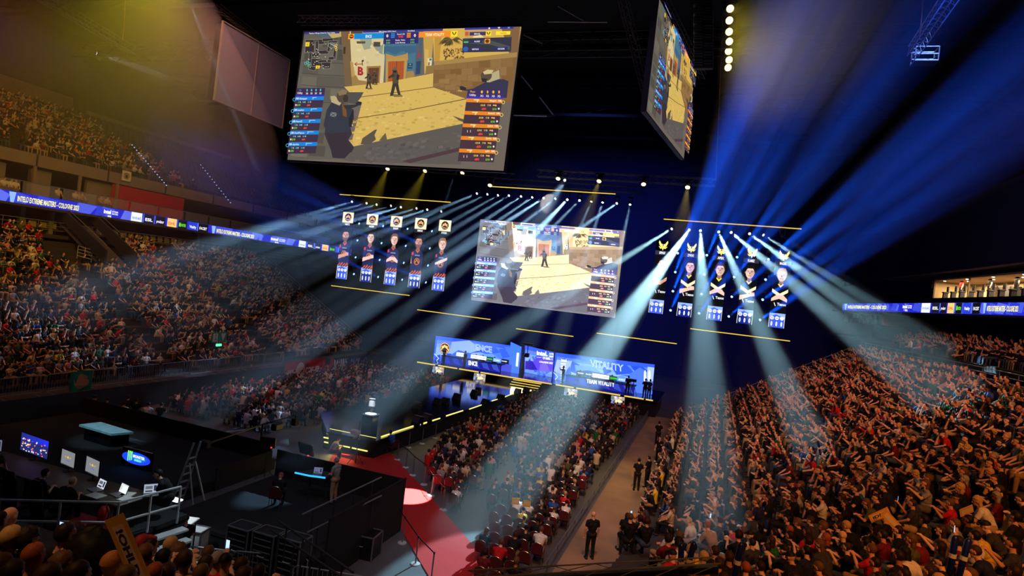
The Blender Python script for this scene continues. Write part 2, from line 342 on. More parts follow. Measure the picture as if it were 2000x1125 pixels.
    P([(740, 127), (972, 127), (968, 205), (736, 205)], (42, 34, 120)); c.text('0', 756, 158, 769, 158, 19, (255, 255, 255), .03); c.text('0', 939, 160, 952, 160, 19, (255, 255, 255), .03)
    P([(788, 132), (812, 132), (811, 164), (787, 164)], (30, 130, 230)); c.line([(791, 142), (808, 142)], 4, (20, 60, 140)); c.line([(791, 154), (808, 154)], 4, (20, 60, 140)); P([(893, 132), (918, 132), (917, 164), (892, 164)], (240, 140, 40)); c.line([(896, 142), (914, 142)], 4, (120, 40, 20)); c.line([(896, 154), (914, 154)], 4, (120, 40, 20))
    c.text('Round 1/30', 828, 144, 878, 144, 9, (240, 240, 245)); c.text('0:03', 836, 163, 868, 163, 14, (235, 60, 60), .03); c.text('Equip. Value', 818, 184, 882, 184, 9, (240, 240, 245)); c.text('Loss Bonus', 818, 201, 882, 201, 9, (240, 240, 245))
    for x in (756, 917): c.text('$4550', x, 184, x + 26, 184, 9, (110, 210, 60)); c.text('$1900', x, 201, x + 26, 201, 9, (110, 210, 60))
    P([(972, 128), (1184, 128), (1180, 166), (970, 166)], (240, 140, 30)); c.text('TEAM VITALITY', 1014, 158, 1140, 158, 19, (255, 240, 210), .03); P([(1184, 128), (1228, 128), (1224, 166), (1180, 166)], (250, 225, 30))
    def bee(x, y, s, col): P([(x - 13 * s, y - 12 * s), (x - 7 * s, y - 10 * s), (x - 2 * s, y + 2 * s), (x, y + 12 * s), (x - 5 * s, y + 6 * s), (x - 10 * s, y)], col); P([(x + 13 * s, y - 12 * s), (x + 7 * s, y - 10 * s), (x + 2 * s, y + 2 * s), (x, y + 12 * s), (x + 5 * s, y + 6 * s), (x + 10 * s, y)], col)
    bee(1205, 146, 1.1, (50, 45, 20))
    # HUD: maps list
    P([(1262, 180), (1580, 178), (1576, 275), (1260, 273)], (44, 46, 70)); P([(1300, 215), (1420, 190), (1570, 240), (1568, 265), (1440, 225)], (70, 78, 84)); P([(1276, 135), (1300, 135), (1300, 162), (1276, 162)], (190, 90, 50)); P([(1306, 138), (1420, 138), (1418, 162), (1306, 162)], (60, 50, 110)); c.text('MIRAGE', 1336, 156, 1374, 156, 10, (240, 240, 245))
    P([(1330, 166), (1380, 158), (1400, 176), (1330, 176)], (226, 214, 180)); P([(1412, 134), (1448, 134), (1446, 166), (1411, 166)], (248, 222, 30)); bee(1429, 150, 1, (50, 45, 20)); P([(1478, 138), (1572, 138), (1570, 162), (1477, 162)], (250, 228, 40)); c.text('PLAYING', 1506, 155, 1546, 155, 9, (120, 100, 20))
    c.ell(1284, 202, 17, 17, (30, 80, 70)); c.line([(1272, 205), (1296, 205)], 6, (110, 210, 190)); P([(1318, 190), (1392, 190), (1390, 213), (1318, 213)], (40, 38, 110)); c.text('NUKE', 1338, 207, 1374, 207, 10, (240, 240, 245)); P([(1406, 186), (1441, 186), (1440, 217), (1405, 217)], (250, 170, 50)); c.ell(1422, 202, 13, 13, (110, 40, 20))
    c.ell(1282, 252, 17, 17, (40, 90, 200)); P([(1316, 243), (1388, 243), (1386, 266), (1316, 266)], (40, 38, 120)); c.text('VERTIGO', 1322, 259, 1368, 259, 10, (240, 240, 245)); P([(1470, 243), (1556, 243), (1554, 266), (1469, 266)], (40, 38, 130)); c.text('DECIDER', 1492, 260, 1536, 260, 10, (240, 240, 245))
    c.ell(1434, 116, 6, 6, (235, 235, 240), 8); P([(1488, 110), (1506, 110), (1498, 122)], (235, 235, 240)); P([(1554, 110), (1568, 110), (1568, 121), (1554, 121)], (90, 140, 240))
    # HUD: minimap
    dk = (50, 38, 44)
    for q in ([(215, 165), (275, 165), (275, 250), (215, 250)], [(275, 165), (345, 165), (340, 195), (275, 195)], [(330, 158), (400, 158), (400, 176), (330, 176)], [(285, 240), (375, 238), (372, 262), (285, 262)], [(285, 175), (302, 175), (300, 245), (285, 245)], [(372, 176), (388, 176), (380, 245), (365, 245)], [(372, 176), (430, 176), (428, 192), (372, 192)], [(413, 190), (430, 190), (420, 300), (404, 300)], [(375, 285), (410, 285), (410, 302), (375, 302)], [(245, 250), (262, 250), (258, 330), (242, 330)], [(260, 295), (330, 295), (330, 345), (262, 345)], [(310, 305), (392, 305), (392, 322), (310, 322)], [(245, 345), (290, 350), (286, 375), (245, 365)], [(330, 322), (390, 322), (388, 362), (340, 362)], [(262, 255), (310, 258), (306, 280), (262, 280)]):
        c.poly([(q[0][0] - 3, q[0][1] - 3), (q[1][0] + 3, q[1][1] - 3), (q[2][0] + 3, q[2][1] + 3), (q[3][0] - 3, q[3][1] + 3)], (130, 130, 130)); c.poly(q, dk)
    c.ring(392, 205, 22, 20, 3, (150, 150, 150)); P([(217, 180), (245, 180), (243, 210), (216, 210)], (232, 206, 40)); P([(292, 340), (320, 342), (316, 362), (292, 362)], (232, 206, 40)); c.text('A', 226, 201, 234, 201, 10, (60, 50, 20)); c.text('B', 302, 357, 309, 357, 9, (60, 50, 20))
    for x, y in ((222, 325), (234, 320), (246, 328)): c.ring(x, y, 9, 11, 3, (70, 200, 230), 10)
    c.ell(240, 342, 7, 7, (60, 170, 80), 8)
    for x, y in ((424, 205), (422, 222), (425, 236)): c.ring(x, y, 8, 10, 4, (240, 200, 80), 10)
    c.line([(385, 195), (432, 222)], 3, (190, 220, 180))
    for i in range(26): x = 225 + rnd.random() * 180; y = 170 + rnd.random() * 190; c.ell(x, y, 3, 3, (230, 230, 230), 6)
    for i in range(3): c.ell(356 + i * 11, 352, 2.5, 3, (220, 220, 220), 6)
    # HUD: team lists
    def row_l(k, nm):
        x = 163 - k * 8.2; y = 550 + k * 76.8
        P([(x, y), (x + 192, y + 1), (x + 189, y + 26), (x - 3, y + 25)], (0, 130, 245)); P([(x - 3, y + 25), (x + 189, y + 26), (x + 183, y + 76), (x - 9, y + 75)], (58, 40, 70))
        c.ring(x - 7, y + 20, 11, 12, 3, (70, 190, 250), 14); c.text('100', x + 5, y + 19, x + 23, y + 19, 13, (255, 255, 255)); c.text(nm, x + 28, y + 19, x + 30 + 8 * len(nm), y + 19, 11, (225, 240, 255)); c.line([(x + 118, y + 8), (x + 140 + (k > 0) * 14, y + 8)], 5, (150, 200, 245)); c.line([(x + 121, y + 8), (x + 118, y + 18)], 6, (150, 200, 245))
        c.ring(x + 25, y + 37, 6, 6, 2, (60, 180, 240), 8); c.text('0', x + 33, y + 43, x + 38, y + 43, 11, (230, 230, 235)); c.line([(x + 53, y + 38), (x + 60, y + 38)], 7, (60, 180, 240)); c.text('0', x + 64, y + 43, x + 69, y + 43, 11, (230, 230, 235)); c.text('ADR', x + 84, y + 43, x + 98, y + 43, 10, (60, 180, 240)); c.text('0', x + 101, y + 43, x + 107, y + 43, 11, (230, 230, 235))
        c.ell(x + 6, y + 57, 5, 7, (230, 230, 235), 8); c.text('$150', x + 14, y + 63, x + 36, y + 63, 12, (110, 210, 50), .03); c.text('-$850', x + 78, y + 64, x + 102, y + 64, 11, (240, 70, 60), .04)
    P([(168, 493), (360, 494), (357, 548), (163, 547)], (58, 34, 84)); P([(163, 537), (357, 538), (355, 551), (162, 550)], (40, 40, 190)); c.text('No', 187, 511, 201, 511, 11, (30, 160, 220)); c.text('Utility', 175, 532, 210, 532, 14, (230, 225, 235))
    for i in range(4): c.ell(240 + i * 30, 508, 5, 9, (60, 200, 230), 8); c.text('X0', 232 + i * 30, 536, 247 + i * 30, 536, 13, (235, 230, 235))
    for k, nm in enumerate(('Snappi', 'maden', 'NertZ', 'SunPayus', 'dycha')): row_l(k, nm)
    def row_r(k, nm):
        x = 1297 - k * 9.6; y = 584 + k * 82.5
        P([(x, y), (x + 232, y + 12), (x + 229, y + 36), (x - 2, y + 24)], (226, 132, 20)); P([(x - 2, y + 24), (x + 229, y + 36), (x + 222, y + 92), (x - 9, y + 82)], (64, 44, 62))
        c.ring(x + 238, y + 30, 11, 12, 3, (245, 215, 110), 14); c.text('100', x + 206, y + 25, x + 226, y + 26, 12, (255, 255, 255)); c.text(nm, x + 196 - 7.5 * len(nm), y + 23, x + 196, y + 24, 11, (255, 240, 215)); c.line([(x + 52, y + 10), (x + 80, y + 12)], 7, (240, 220, 170)); c.line([(x + 76, y + 12), (x + 70, y + 24)], 7, (240, 220, 170))
        c.text('ADR', x + 92, y + 52, x + 112, y + 53, 12, (240, 190, 50)); c.text('0', x + 114, y + 53, x + 121, y + 53, 12, (235, 230, 230)); c.ring(x + 142, y + 47, 6, 6, 2, (240, 190, 50), 8); c.text('0', x + 151, y + 54, x + 158, y + 54, 12, (235, 230, 230)); c.line([(x + 176, y + 48), (x + 184, y + 49)], 8, (240, 170, 40)); c.text('0', x + 188, y + 56, x + 195, y + 56, 12, (235, 230, 230))
        c.text('-$850', x + 98, y + 77, x + 128, y + 78, 13, (245, 70, 50), .04); c.text('$150', x + 170, y + 79, x + 196, y + 80, 12, (110, 215, 50), .03); c.ell(x + 210, y + 72, 6, 7, (235, 235, 240), 8)
        if k in (2, 4): c.line([(x + 30, y + 46), (x + 30, y + 58)], 4, (200, 200, 205)); c.line([(x + 50, y + 46), (x + 50, y + 58)], 4, (200, 200, 205))
    P([(1304, 528), (1540, 530), (1536, 584), (1298, 574)], (54, 40, 108)); P([(1298, 568), (1536, 576), (1534, 590), (1297, 584)], (50, 44, 200)); c.text('Poor', 1322, 545, 1354, 547, 13, (245, 170, 40)); c.text('Utility', 1316, 567, 1358, 569, 14, (235, 230, 240))
    for i, t in enumerate(('X1', 'X2', 'X0', 'X2')): c.ell(1396 + i * 37, 543 + i, 7 - i % 2 * 2, 10, (246, 190, 40), 8); c.text(t, 1386 + i * 37, 575 + i * 1.5, 1405 + i * 37, 576 + i * 1.5, 14, (240, 240, 245))
    for k, nm in enumerate(('Magisk', 'flameZ', 'Spinx', 'ZywOo', 'apEX')): row_r(k, nm)
    return c
_gp = game_picture()
_gme = None
def game_screen(name, label, loc, rot, W, m, bezel=.12, cat='screen', group=None, frame_mat='black'):
    global _gme
    t = thing(name, label, cat, loc, 0, group); t.rotation_euler = rot
    s = W / 16
    if _gme is None:
        o = _gp.build('screen_picture', m, t); _gme = o.data
    else:
        me = _gme.copy(); me.materials.clear(); me.materials.append(m); o = bpy.data.objects.new('screen_picture', me); COL.objects.link(o); o.parent = t
    o.scale = (s, s, s); o.location = (0, -.02, 0)
    h = W * 9 / 16
    MB().box((0, .16, 0), (W, .3, h)).build('cabinet', M['black'], t)
    f = MB(); b = bezel
    f.box((0, .1, h / 2 + b / 2), (W + 2 * b, .24, b)); f.box((0, .1, -h / 2 - b / 2), (W + 2 * b, .24, b)); f.box((-W / 2 - b / 2, .1, 0), (b, .24, h)); f.box((W / 2 + b / 2, .1, 0), (b, .24, h))
    f.build('frame', M[frame_mat], t)
    return t
game_screen('led_screen', 'large central LED screen above the stage showing a sunlit street match', (-16.7, 60, 12.72), (0, 0, 0), 15.2, M['pic_bright'], .05)
game_screen('hanging_screen', 'largest hanging screen facing the viewer, street match picture with yellow tint', (-19.1, 32, 20.65), (math.radians(-1.5), 0, 0), 14.45, M['pic_dim'], .1)
M['pic_wall'] = pmat('led_wall_picture', 1.6)
M['pic_ribbon'] = pmat('led_ribbon_picture', 1.25)
# side screens of the hanging cluster
def side(name, label, a, b, z0, z1, m):
    """a: end where the picture starts, b: its other end (plan points)"""
    W = (Vector(b) - Vector(a)).length; ang = math.atan2(b[1] - a[1], b[0] - a[0])
    t = game_screen(name, label, ((a[0] + b[0]) / 2, (a[1] + b[1]) / 2, (z0 + z1) / 2), (0, 0, ang), W, m, .07)
    return t
side('hanging_screen', 'hanging screen seen at a steep slant right of the largest one', (-4.4, 31.4), (-3.04, 41.5), 20.1, 25.45, M['pic_dim'])
t = thing('hanging_screen', 'grey back of a hanging screen made of two blank panels', 'screen', (-34, 36.55, 23.4))
M['panelback'] = mat('screen_back_cloth', (84, 92, 130), .9, 0, .03)
for y in (-1.72, 1.72):
    MB().box((0, y, 0), (.18, 3.38, 5.3)).build('back_panel', M['panelback'], t)
f = MB()
for y in (-3.46, 0, 3.46): f.box((.06, y, 0), (.16, .07, 5.4))
for z in (-2.7, 2.7): f.box((.06, 0, z), (.16, 7, .08))
f.build('frame', M['dullalu'], t)
MB().box((-.35, 0, 0), (.4, 6.9, 5.2)).build('cabinet', M['black'], t)

# ---------------------------------------------------------------- stage
M['deck'] = mat('stage_deck', (14, 15, 26), .1, 0, .3, .3, 0, .6)
M['skirt'] = mat('stage_skirt', (12, 12, 20), .9)
st = thing('stage', 'low black stage under the blue LED walls with a glowing yellow edge', 'stage', (-16, 59.5, 0))
MB().box((-16.2, 60.4, 1.5), (24.6, 6.8, .2)).build('deck', M['deck'], st, True)
MB().box((-16.2, 60.5, .7), (24.2, 6.4, 1.4)).build('skirt', M['skirt'], st, True)
for a, b in ((815, 850), (856, 893), (897, 935), (939, 1078), (1086, 1121), (1126, 1212), (1220, 1258), (1262, 1276)):
    y = lambda x: 706 + (x - 815) * .1505
    p = atY(a, y(a), 56.95); q = atY(b, y(b), 56.95)
    MB().box(((p.x + q.x) / 2, 56.95, 1.56), (abs(q.x - p.x), .09, .11)).build('edge_light', M['yellow_glow'], st, True)
for z, x0, x1 in ((1.3, -25.3, -24.2), (1.3, -20.6, -19.4), (1.3, -11.6, -10.3), (1.3, -7.2, -6.2)): pass
for x0 in (-25.6, -21.1, -11.9, -7.5):
    game_screen('floor_monitor', {-25.6: 'small monitor under the stage edge, below the round emblem', -21.1: 'small monitor under the stage edge, left of the stage stairs', -11.9: 'small monitor under the stage edge, below the camera operator', -7.5: 'small monitor under the stage edge at its far right end'}[x0], (x0, 56.6, 1.12), (0, 0, 0), 1.25, M['pic_bright'], .03, 'monitor', 'monitors under the stage edge')
# LED walls behind the desks; sheet coordinates are a quarter pixel of the read-off strip
def W60(Y): return lambda a, b: atY(800 + a / 4, 630 + b / 4, Y)
rnd = random.Random(11)
def facets(c, quad, n, base, seed, amp=45):
    r = random.Random(seed); H = homog([(0, 0), (1, 0), (1, 1), (0, 1)], quad)
    for i in range(n):
        u, v = r.random() * .85, r.random() * .8; w, h = .08 + r.random() * .2, .08 + r.random() * .35
        pts = [(u, v + h * r.random()), (u + w * .6, v), (min(1, u + w), min(1, v + h * .7)), (u + w * .3, min(1, v + h))]
        k = r.randint(-amp, amp); col = tuple(max(0, min(255, b + k * f)) for b, f in zip(base, (.7, .9, .6)))
        c.poly([H(*p) for p in pts], col)
def led_wall(label, quad, draw, Y=60, base=(40, 84, 225), n=22, seed=1):
    ps = [atY(800 + a / 4, 630 + b / 4, Y) for a, b in quad]; x0 = min(ps[0].x, ps[3].x); x1 = max(ps[1].x, ps[2].x); z1 = max(p.z for p in ps[:2]); z0 = max(1.6, min(p.z for p in ps[2:]))
    t = thing('led_wall', label, 'LED wall', ((x0 + x1) / 2, Y, z0))
    MB().box(((x0 + x1) / 2, Y + .2, (z0 + z1) / 2), (x1 - x0, .3, z1 - z0)).build('cabinet', M['black'], t, True)
    c = Canvas(W60(Y), (0, -1, 0), .03); c.poly(quad, base)
    H = homog([(0, 0), (1, 0), (1, 1), (0, 1)], quad)
    for i in range(8):
        v = i / 8; k = (1 - v); c.poly([H(.02, v), (H(.98, v)), H(.98, v + .125), H(.02, v + .125)], (int(34 + 96 * math.sin(k * 3)), int(70 + 96 * math.sin(k * 3)), 240))
    facets(c, quad, n, (62, 104, 235), seed)
    draw(c); c.build('wall_picture', M['pic_wall'], t, True); return t
def bracket(c, x, y, s=1):
    c.line([(x, y), (x + 32 * s, y + 34), (x, y + 66)], 5, (200, 220, 255))
def outline(c, t, x0, y0, x1, y1, h, col, inner):
    c.text(t, x0, y0, x1, y1, h, col, .03); c.text(t, x0, y0, x1, y1, h, inner, -.012)
def draw_left(c):
    P = c.poly
    P([(330, 150), (470, 140), (560, 210), (440, 250), (320, 215)], (130, 160, 250)); P([(300, 262), (420, 240), (560, 280), (840, 330), (846, 410), (700, 395), (300, 335)], (36, 46, 150))
    P([(305, 265), (380, 215), (560, 262), (700, 290), (705, 320), (420, 300)], (50, 90, 215)); P([(205, 260), (240, 250), (235, 330), (190, 325)], (28, 52, 170)); P([(240, 262), (300, 275), (290, 335), (236, 330)], (58, 96, 230))
    bracket(c, 196, 245); outline(c, 'ENCE', 512, 214, 645, 236, 48, (190, 210, 255), (70, 110, 235))
    c.ell(275, 200, 40, 46, (250, 205, 130)); c.ell(275, 200, 33, 38, (60, 34, 30)); c.ell(262, 190, 12, 10, (250, 190, 90)); c.ell(288, 192, 12, 10, (250, 190, 90)); c.line([(245, 215), (275, 178), (305, 217)], 8, (250, 200, 120)); c.line([(258, 222), (292, 223)], 6, (250, 200, 120)); c.ring(275, 200, 40, 46, 4, (120, 60, 30))
    P([(790, 150), (875, 190), (850, 420), (775, 408)], (60, 110, 250)); P([(838, 235), (856, 238), (846, 345), (830, 340)], (235, 240, 255)); P([(704, 318), (800, 330), (790, 408), (700, 395)], (62, 70, 190))
def draw_mid(c):
    P = c.poly
    P([(940, 330), (1000, 260), (1128, 300), (1110, 385), (930, 370)], (84, 64, 232)); P([(905, 300), (960, 300), (1000, 370), (902, 365)], (44, 30, 160)); P([(1020, 330), (1060, 300), (1100, 385), (1010, 380)], (110, 90, 245))
    c.text('intel.', 994, 252, 1078, 262, 34, (255, 255, 255), .04); c.text('EXTR', 1092, 250, 1126, 254, 14, (255, 255, 255), .03); c.text('MAST', 1092, 270, 1126, 274, 14, (255, 255, 255), .03)
    c.line([(992, 270), (1028, 274)], 2, (255, 255, 255)); c.ring(1050, 277, 10, 9, 4, (255, 255, 255)); c.text('ESL', 1064, 287, 1102, 291, 15, (255, 255, 255), .05); c.line([(1108, 285), (1120, 286)], 2, (255, 255, 255)); c.text('COLOGNE 2023', 1014, 312, 1118, 324, 14, (255, 250, 200), .03)
def draw_right(c):
    P = c.poly
    P([(1150, 290), (1270, 300), (1250, 350), (1180, 400), (1128, 380)], (150, 175, 235)); P([(1270, 300), (1330, 330), (1300, 400), (1250, 380)], (40, 70, 215)); P([(1290, 420), (1370, 370), (1560, 410), (1700, 440), (1706, 520), (1660, 545), (1280, 495)], (38, 44, 160))
    P([(1720, 400), (1800, 350), (1905, 420), (1895, 560), (1710, 540)], (70, 110, 240)); P([(1860, 345), (1912, 352), (1902, 460), (1850, 440)], (150, 175, 255)); bracket(c, 1126, 390); P([(1290, 330), (1420, 350), (1400, 372), (1300, 380)], (92, 128, 240))
    outline(c, 'VITALITY', 1408, 340, 1672, 382, 52, (190, 210, 255), (74, 112, 238)); c.text('intel', 1186, 302, 1226, 306, 20, (255, 255, 255), .04)
    for i in range(8): P([(1184, 315 + i * 19), (1222 - i * 2, 319 + i * 19), (1220 - i * 2, 330 + i * 19), (1182, 326 + i * 19)], (225, 232, 255))
    for x in (1832, 1866): P([(x, 385), (x + 8, 370), (x + 16, 390), (x + 14, 460), (x - 2, 455)], (250, 250, 235))
    P([(1200, 420), (1250, 340), (1280, 470), (1210, 478)], (58, 92, 230))
led_wall('blue LED wall with outlined team word and round emblem behind the left player desk', [(205, 103), (875, 190), (850, 420), (180, 330)], draw_left, 60, seed=2)
led_wall('purple LED wall panel with white sponsor writing between the two player desks', [(900, 178), (1130, 232), (1112, 460), (895, 412)], draw_mid, 61.4, (58, 40, 205), 10, 5)
led_wall('blue LED wall with outlined team word behind the right player desk', [(1140, 235), (1915, 328), (1890, 575), (1116, 470)], draw_right, 60, seed=8)
# player desks
def desk(label, xa, xb, word, wpts, sub, logos):
    Y = 58.5; t = thing('player_desk', label, 'desk', ((xa + xb) / 2, Y, 1.6))
    b = MB(); h = .78
    b.prism([(xa, Y - .1, 1.6), (xb, Y - .1, 1.6), (xb - .3, Y + .55, 1.6), (xa + .3, Y + .55, 1.6)], (0, 0, h)); b.build('body', M['gloss_black'], t, True)
    MB().bev(((xa + xb) / 2, Y + .25, 1.6 + h + .03), (xb - xa + .2, .95, .06), .02).build('table_top', M['dark'], t, True)
    c = Canvas(lambda a, b: atY(800 + a / 4, 630 + b / 4, Y - .12), (0, -1, 0), .03)
    pa = proj(xa + .05, Y - .12, 1.62); pb = proj(xb - .05, Y - .12, 1.62); pc = proj(xb - .05, Y - .12, 1.6 + h); pd = proj(xa + .05, Y - .12, 1.6 + h)
    q = [((p[0] - 800) * 4, (p[1] - 630) * 4) for p in (pd, pc, pb, pa)]
    c.poly(q, (26, 30, 130)); H = homog([(0, 0), (1, 0), (1, 1), (0, 1)], q)
    for i in range(6): c.poly([H(i / 6 + .01, .1), H(i / 6 + .1, .0), H(i / 6 + .16, .9), H(i / 6 + .05, .7)], (30 + i * 4, 44 + i * 5, 168))
    x0, y0, x1, y1, hh = wpts; c.text(word, x0, y0, x1, y1, hh, (240, 242, 255), .035); c.build('front_picture', M['pic_wall'], t, True)
    n = len(logos)
    for i, (lx, ly, w, col, wd) in enumerate(logos):
        p = atY(800 + lx / 4, 630 + ly / 4, Y + .3); m = thing('desk_monitor', f'{wd} logo screen on back of player monitor, {("first","second","third","fourth","fifth","sixth")[i]} from left on {word_of[word]} desk', 'monitor', (p.x, Y + .3, 2.44), 0, 'player monitors on the ' + word_of[word] + ' desk')
        zc = .33; MB().bev((0, 0, zc), (w, .06, .42), .02).build('housing', M['black'], m); MB().lathe([(.16, 0), (.15, .015), (.03, .02), (.03, .15)], (0, .06, 0), 12).build('stand', M['black'], m)
        cc = Canvas(lambda a, b: (a, -.035, zc + b), (0, -1, 0), .01); cc.rect(-w / 2 + .02, -.19, w / 2 - .02, .19, col)
        cc.text({'white': 'intel', 'green': 'MONSTER', 'blue': 'predator', 'black': 'FACEIT'}[wd], -w * .32, -.05, w * .32, -.05, .11, (30, 90, 220) if wd == 'white' else ((90, 230, 60) if wd == 'green' else (240, 240, 250)), .03, (0, 1)); cc.build('logo_screen', M['pic_wall'], m)
word_of = {'ENCE': 'left', 'TEAM VITALITY': 'right'}
desk('dark faceted player desk with glowing front, under the left LED wall', -26.2, -19.6, 'ENCE', (460, 330, 530, 340, 34), '', [(400, 235, .95, (250, 250, 255), 'white'), (512, 248, .9, (250, 250, 255), 'white'), (574, 258, .9, (250, 250, 255), 'white'), (628, 268, .85, (30, 60, 60), 'green'), (686, 280, .95, (110, 160, 250), 'blue'), (744, 288, .9, (20, 22, 30), 'black')])
desk('dark faceted player desk with glowing front, under the right LED wall', -12.9, -6.3, 'TEAM VITALITY', (1382, 470, 1602, 502, 34), '', [(1340, 378, .9, (40, 50, 70), 'black'), (1402, 386, .9, (40, 50, 90), 'black'), (1466, 392, .95, (250, 250, 255), 'white'), (1530, 398, .95, (250, 250, 255), 'white'), (1598, 412, .95, (30, 90, 60), 'green'), (1662, 420, .95, (110, 160, 250), 'blue')])
for x, y, lb in ((1790, 480, 'thin black lamp tripod near the right end of the stage'), (1748, 470, 'black camera tripod with small camera, right end of the stage')):
    p = atY(800 + x / 4, 660, 58); t = thing('tripod', lb, 'tripod', (p.x, 58, 1.6))
    for k in range(3): a = k * 2.1 + .4; MB().tube([(0, 0, 1.2), (.4 * math.cos(a), .4 * math.sin(a), 0)], .02).build('leg', M['black'], t)
    MB().box((0, 0, 1.35), (.5, .3, .25)).tube([(0, 0, 1.1), (0, 0, 1.3)], .03).build('head', M['black'], t)
# stage stairs
ss = thing('stage_stairs', 'small flight of stage stairs with yellow glowing treads', 'stairs', (-16.2, 56, 0))
for i in range(4):
    z = 1.5 - i * .17; y = 56.85 - i * .4
    MB().box((-16.2, y - .2, z / 2), (2.9, .4, z)).build('step', M['deck'], ss, True)
    MB().box((-16.2, y - .42, z - .03), (2.85, .04, .07)).build('tread_light', M['yellow_glow'], ss, True)
# ---------------------------------------------------------------- runway
rw = thing('runway', 'long glossy black runway from the stage into the crowd', 'runway', (-19, 43, 0))
RX0, RX1, RZ = -22.1, -16.35, 1.0
MB().prism([(-22.0, 55.2, .9), (-14.9, 55.2, .9), (-15.9, 50, .9), (-16.75, 29.9, .9), (-19.75, 29.7, .9), (-22.6, 33, .9)], (0, 0, .12)).build('deck', M['deck'], rw, True)
MB().prism([(-21.9, 55.1, 0), (-15.0, 55.1, 0), (-16.0, 50, 0), (-16.85, 30.0, 0), (-19.65, 29.8, 0), (-22.45, 33.1, 0)], (0, 0, .9)).build('skirt', M['skirt'], rw, True)
for a in (((745, 853), (763, 847)), ((764, 846), (807, 832)), ((820, 829), (859, 817)), ((872, 812), (904, 802)), ((917, 799), (940, 791)), ((943, 790), (955, 786)), ((961, 783), (971, 780)), ((982, 777), (1003, 768))):
    p = atz(*a[0], 1.06); q = atz(*a[1], 1.06); MB().tube([p, q], .045, 6).build('edge_light', M['yellow_edge'], rw, True)
fs = thing('front_steps', 'glowing yellow striped steps at the near end of the runway', 'steps', (-18.3, 29.3, 0))
for i, (a, b) in enumerate((((645, 838), (735, 856)), ((639, 846), (730, 863)), ((633, 854), (724, 872)), ((634, 863), (718, 881)))):
    z = 1.0 - i * .21; p = atz(*a, z); q = atz(*b, z)
    MB().prism([(p.x, p.y, 0), (q.x, q.y, 0), (q.x + .05, 30.3, 0), (p.x + .05, 30.3, 0)], (0, 0, z - .01)).build('step', M['deck'], fs, True)
    segs = [(0, 1)] if i < 3 else [(0, .17), (.21, .6), (.65, 1)]
    for s0, s1 in segs: MB().tube([p.lerp(q, s0) + Vector((0, -.03, 0)), p.lerp(q, s1) + Vector((0, -.03, 0))], .04, 6).build('tread_light', M['yellow_edge'], fs, True)
# trophy on its plinth
pl = thing('trophy_plinth', 'tall black plinth carrying the silver trophy on the runway', 'plinth', (-18.4, 31.9, 1.02)); MB().bev((0, 0, .42), (.7, .7, .84), .02).build('body', M['gloss_black'], pl); MB().bev((0, 0, .86), (.78, .78, .05), .01).build('top_plate', M['dark'], pl)
tr = thing('trophy', 'silver cup trophy shining under a spotlight on a black plinth', 'trophy', (-18.4, 31.9, 1.905))
b = MB().lathe([(.34, 0), (.34, .03), (.2, .06), (.12, .1)], n=20); b.sm = True; b.build('base', M['chrome'], tr)
b = MB().lathe([(.06, .1), (.05, .2), (.1, .25), (.05, .3), (.05, .33)], n=20); b.sm = True; b.build('stem', M['chrome'], tr)
b = MB().lathe([(.05, .33), (.16, .4), (.19, .48), (.16, .86), (.19, .9), (.17, .9), (.13, .5)], n=12); b.build('cup', M['chrome'], tr)
# wedge loudspeakers along the runway
for i, (x, y, s) in enumerate(((1162, 160, 1), (1300, 125, .9), (1010, 200, 1), (1072, 195, 1), (850, 232, 1), (1385, 205, 1), (1505, 165, 1), (1640, 112, .9), (1708, 98, .9), (925, 335, 1.1), (1330, 100, .8), (855, 352, 1.1))):
    p = atz(600 + x / 4, 740 + y / 4, 1.02 if i not in (9, 11) else 1.02)
    t = thing('wedge_speaker', f'black wedge loudspeaker on the runway edge, {("far side, third from the stage","far side, second from the stage","far side, third from the lamp end","far side, fourth from the trophy","far side, nearest the trophy","near side, third from the stage","near side, fourth from the stage","near side, second from the stage","near side, nearest the stage","near side, beside the dark case","far side, nearest the stage","near side, closest to the front steps")[i]}', 'loudspeaker', p, -.3, 'wedge loudspeakers along the runway')
    MB().prism([(-.3 * s, -.2, 0), (-.3 * s, .25, 0), (-.3 * s, .25, .45 * s), (-.3 * s, .05, .45 * s)], (.6 * s, 0, 0)).build('body', M['black'], t); MB().box((0, -.1, .24 * s), (.5 * s, .02, .34 * s), rx=-.5).build('grille', M['dark'], t)
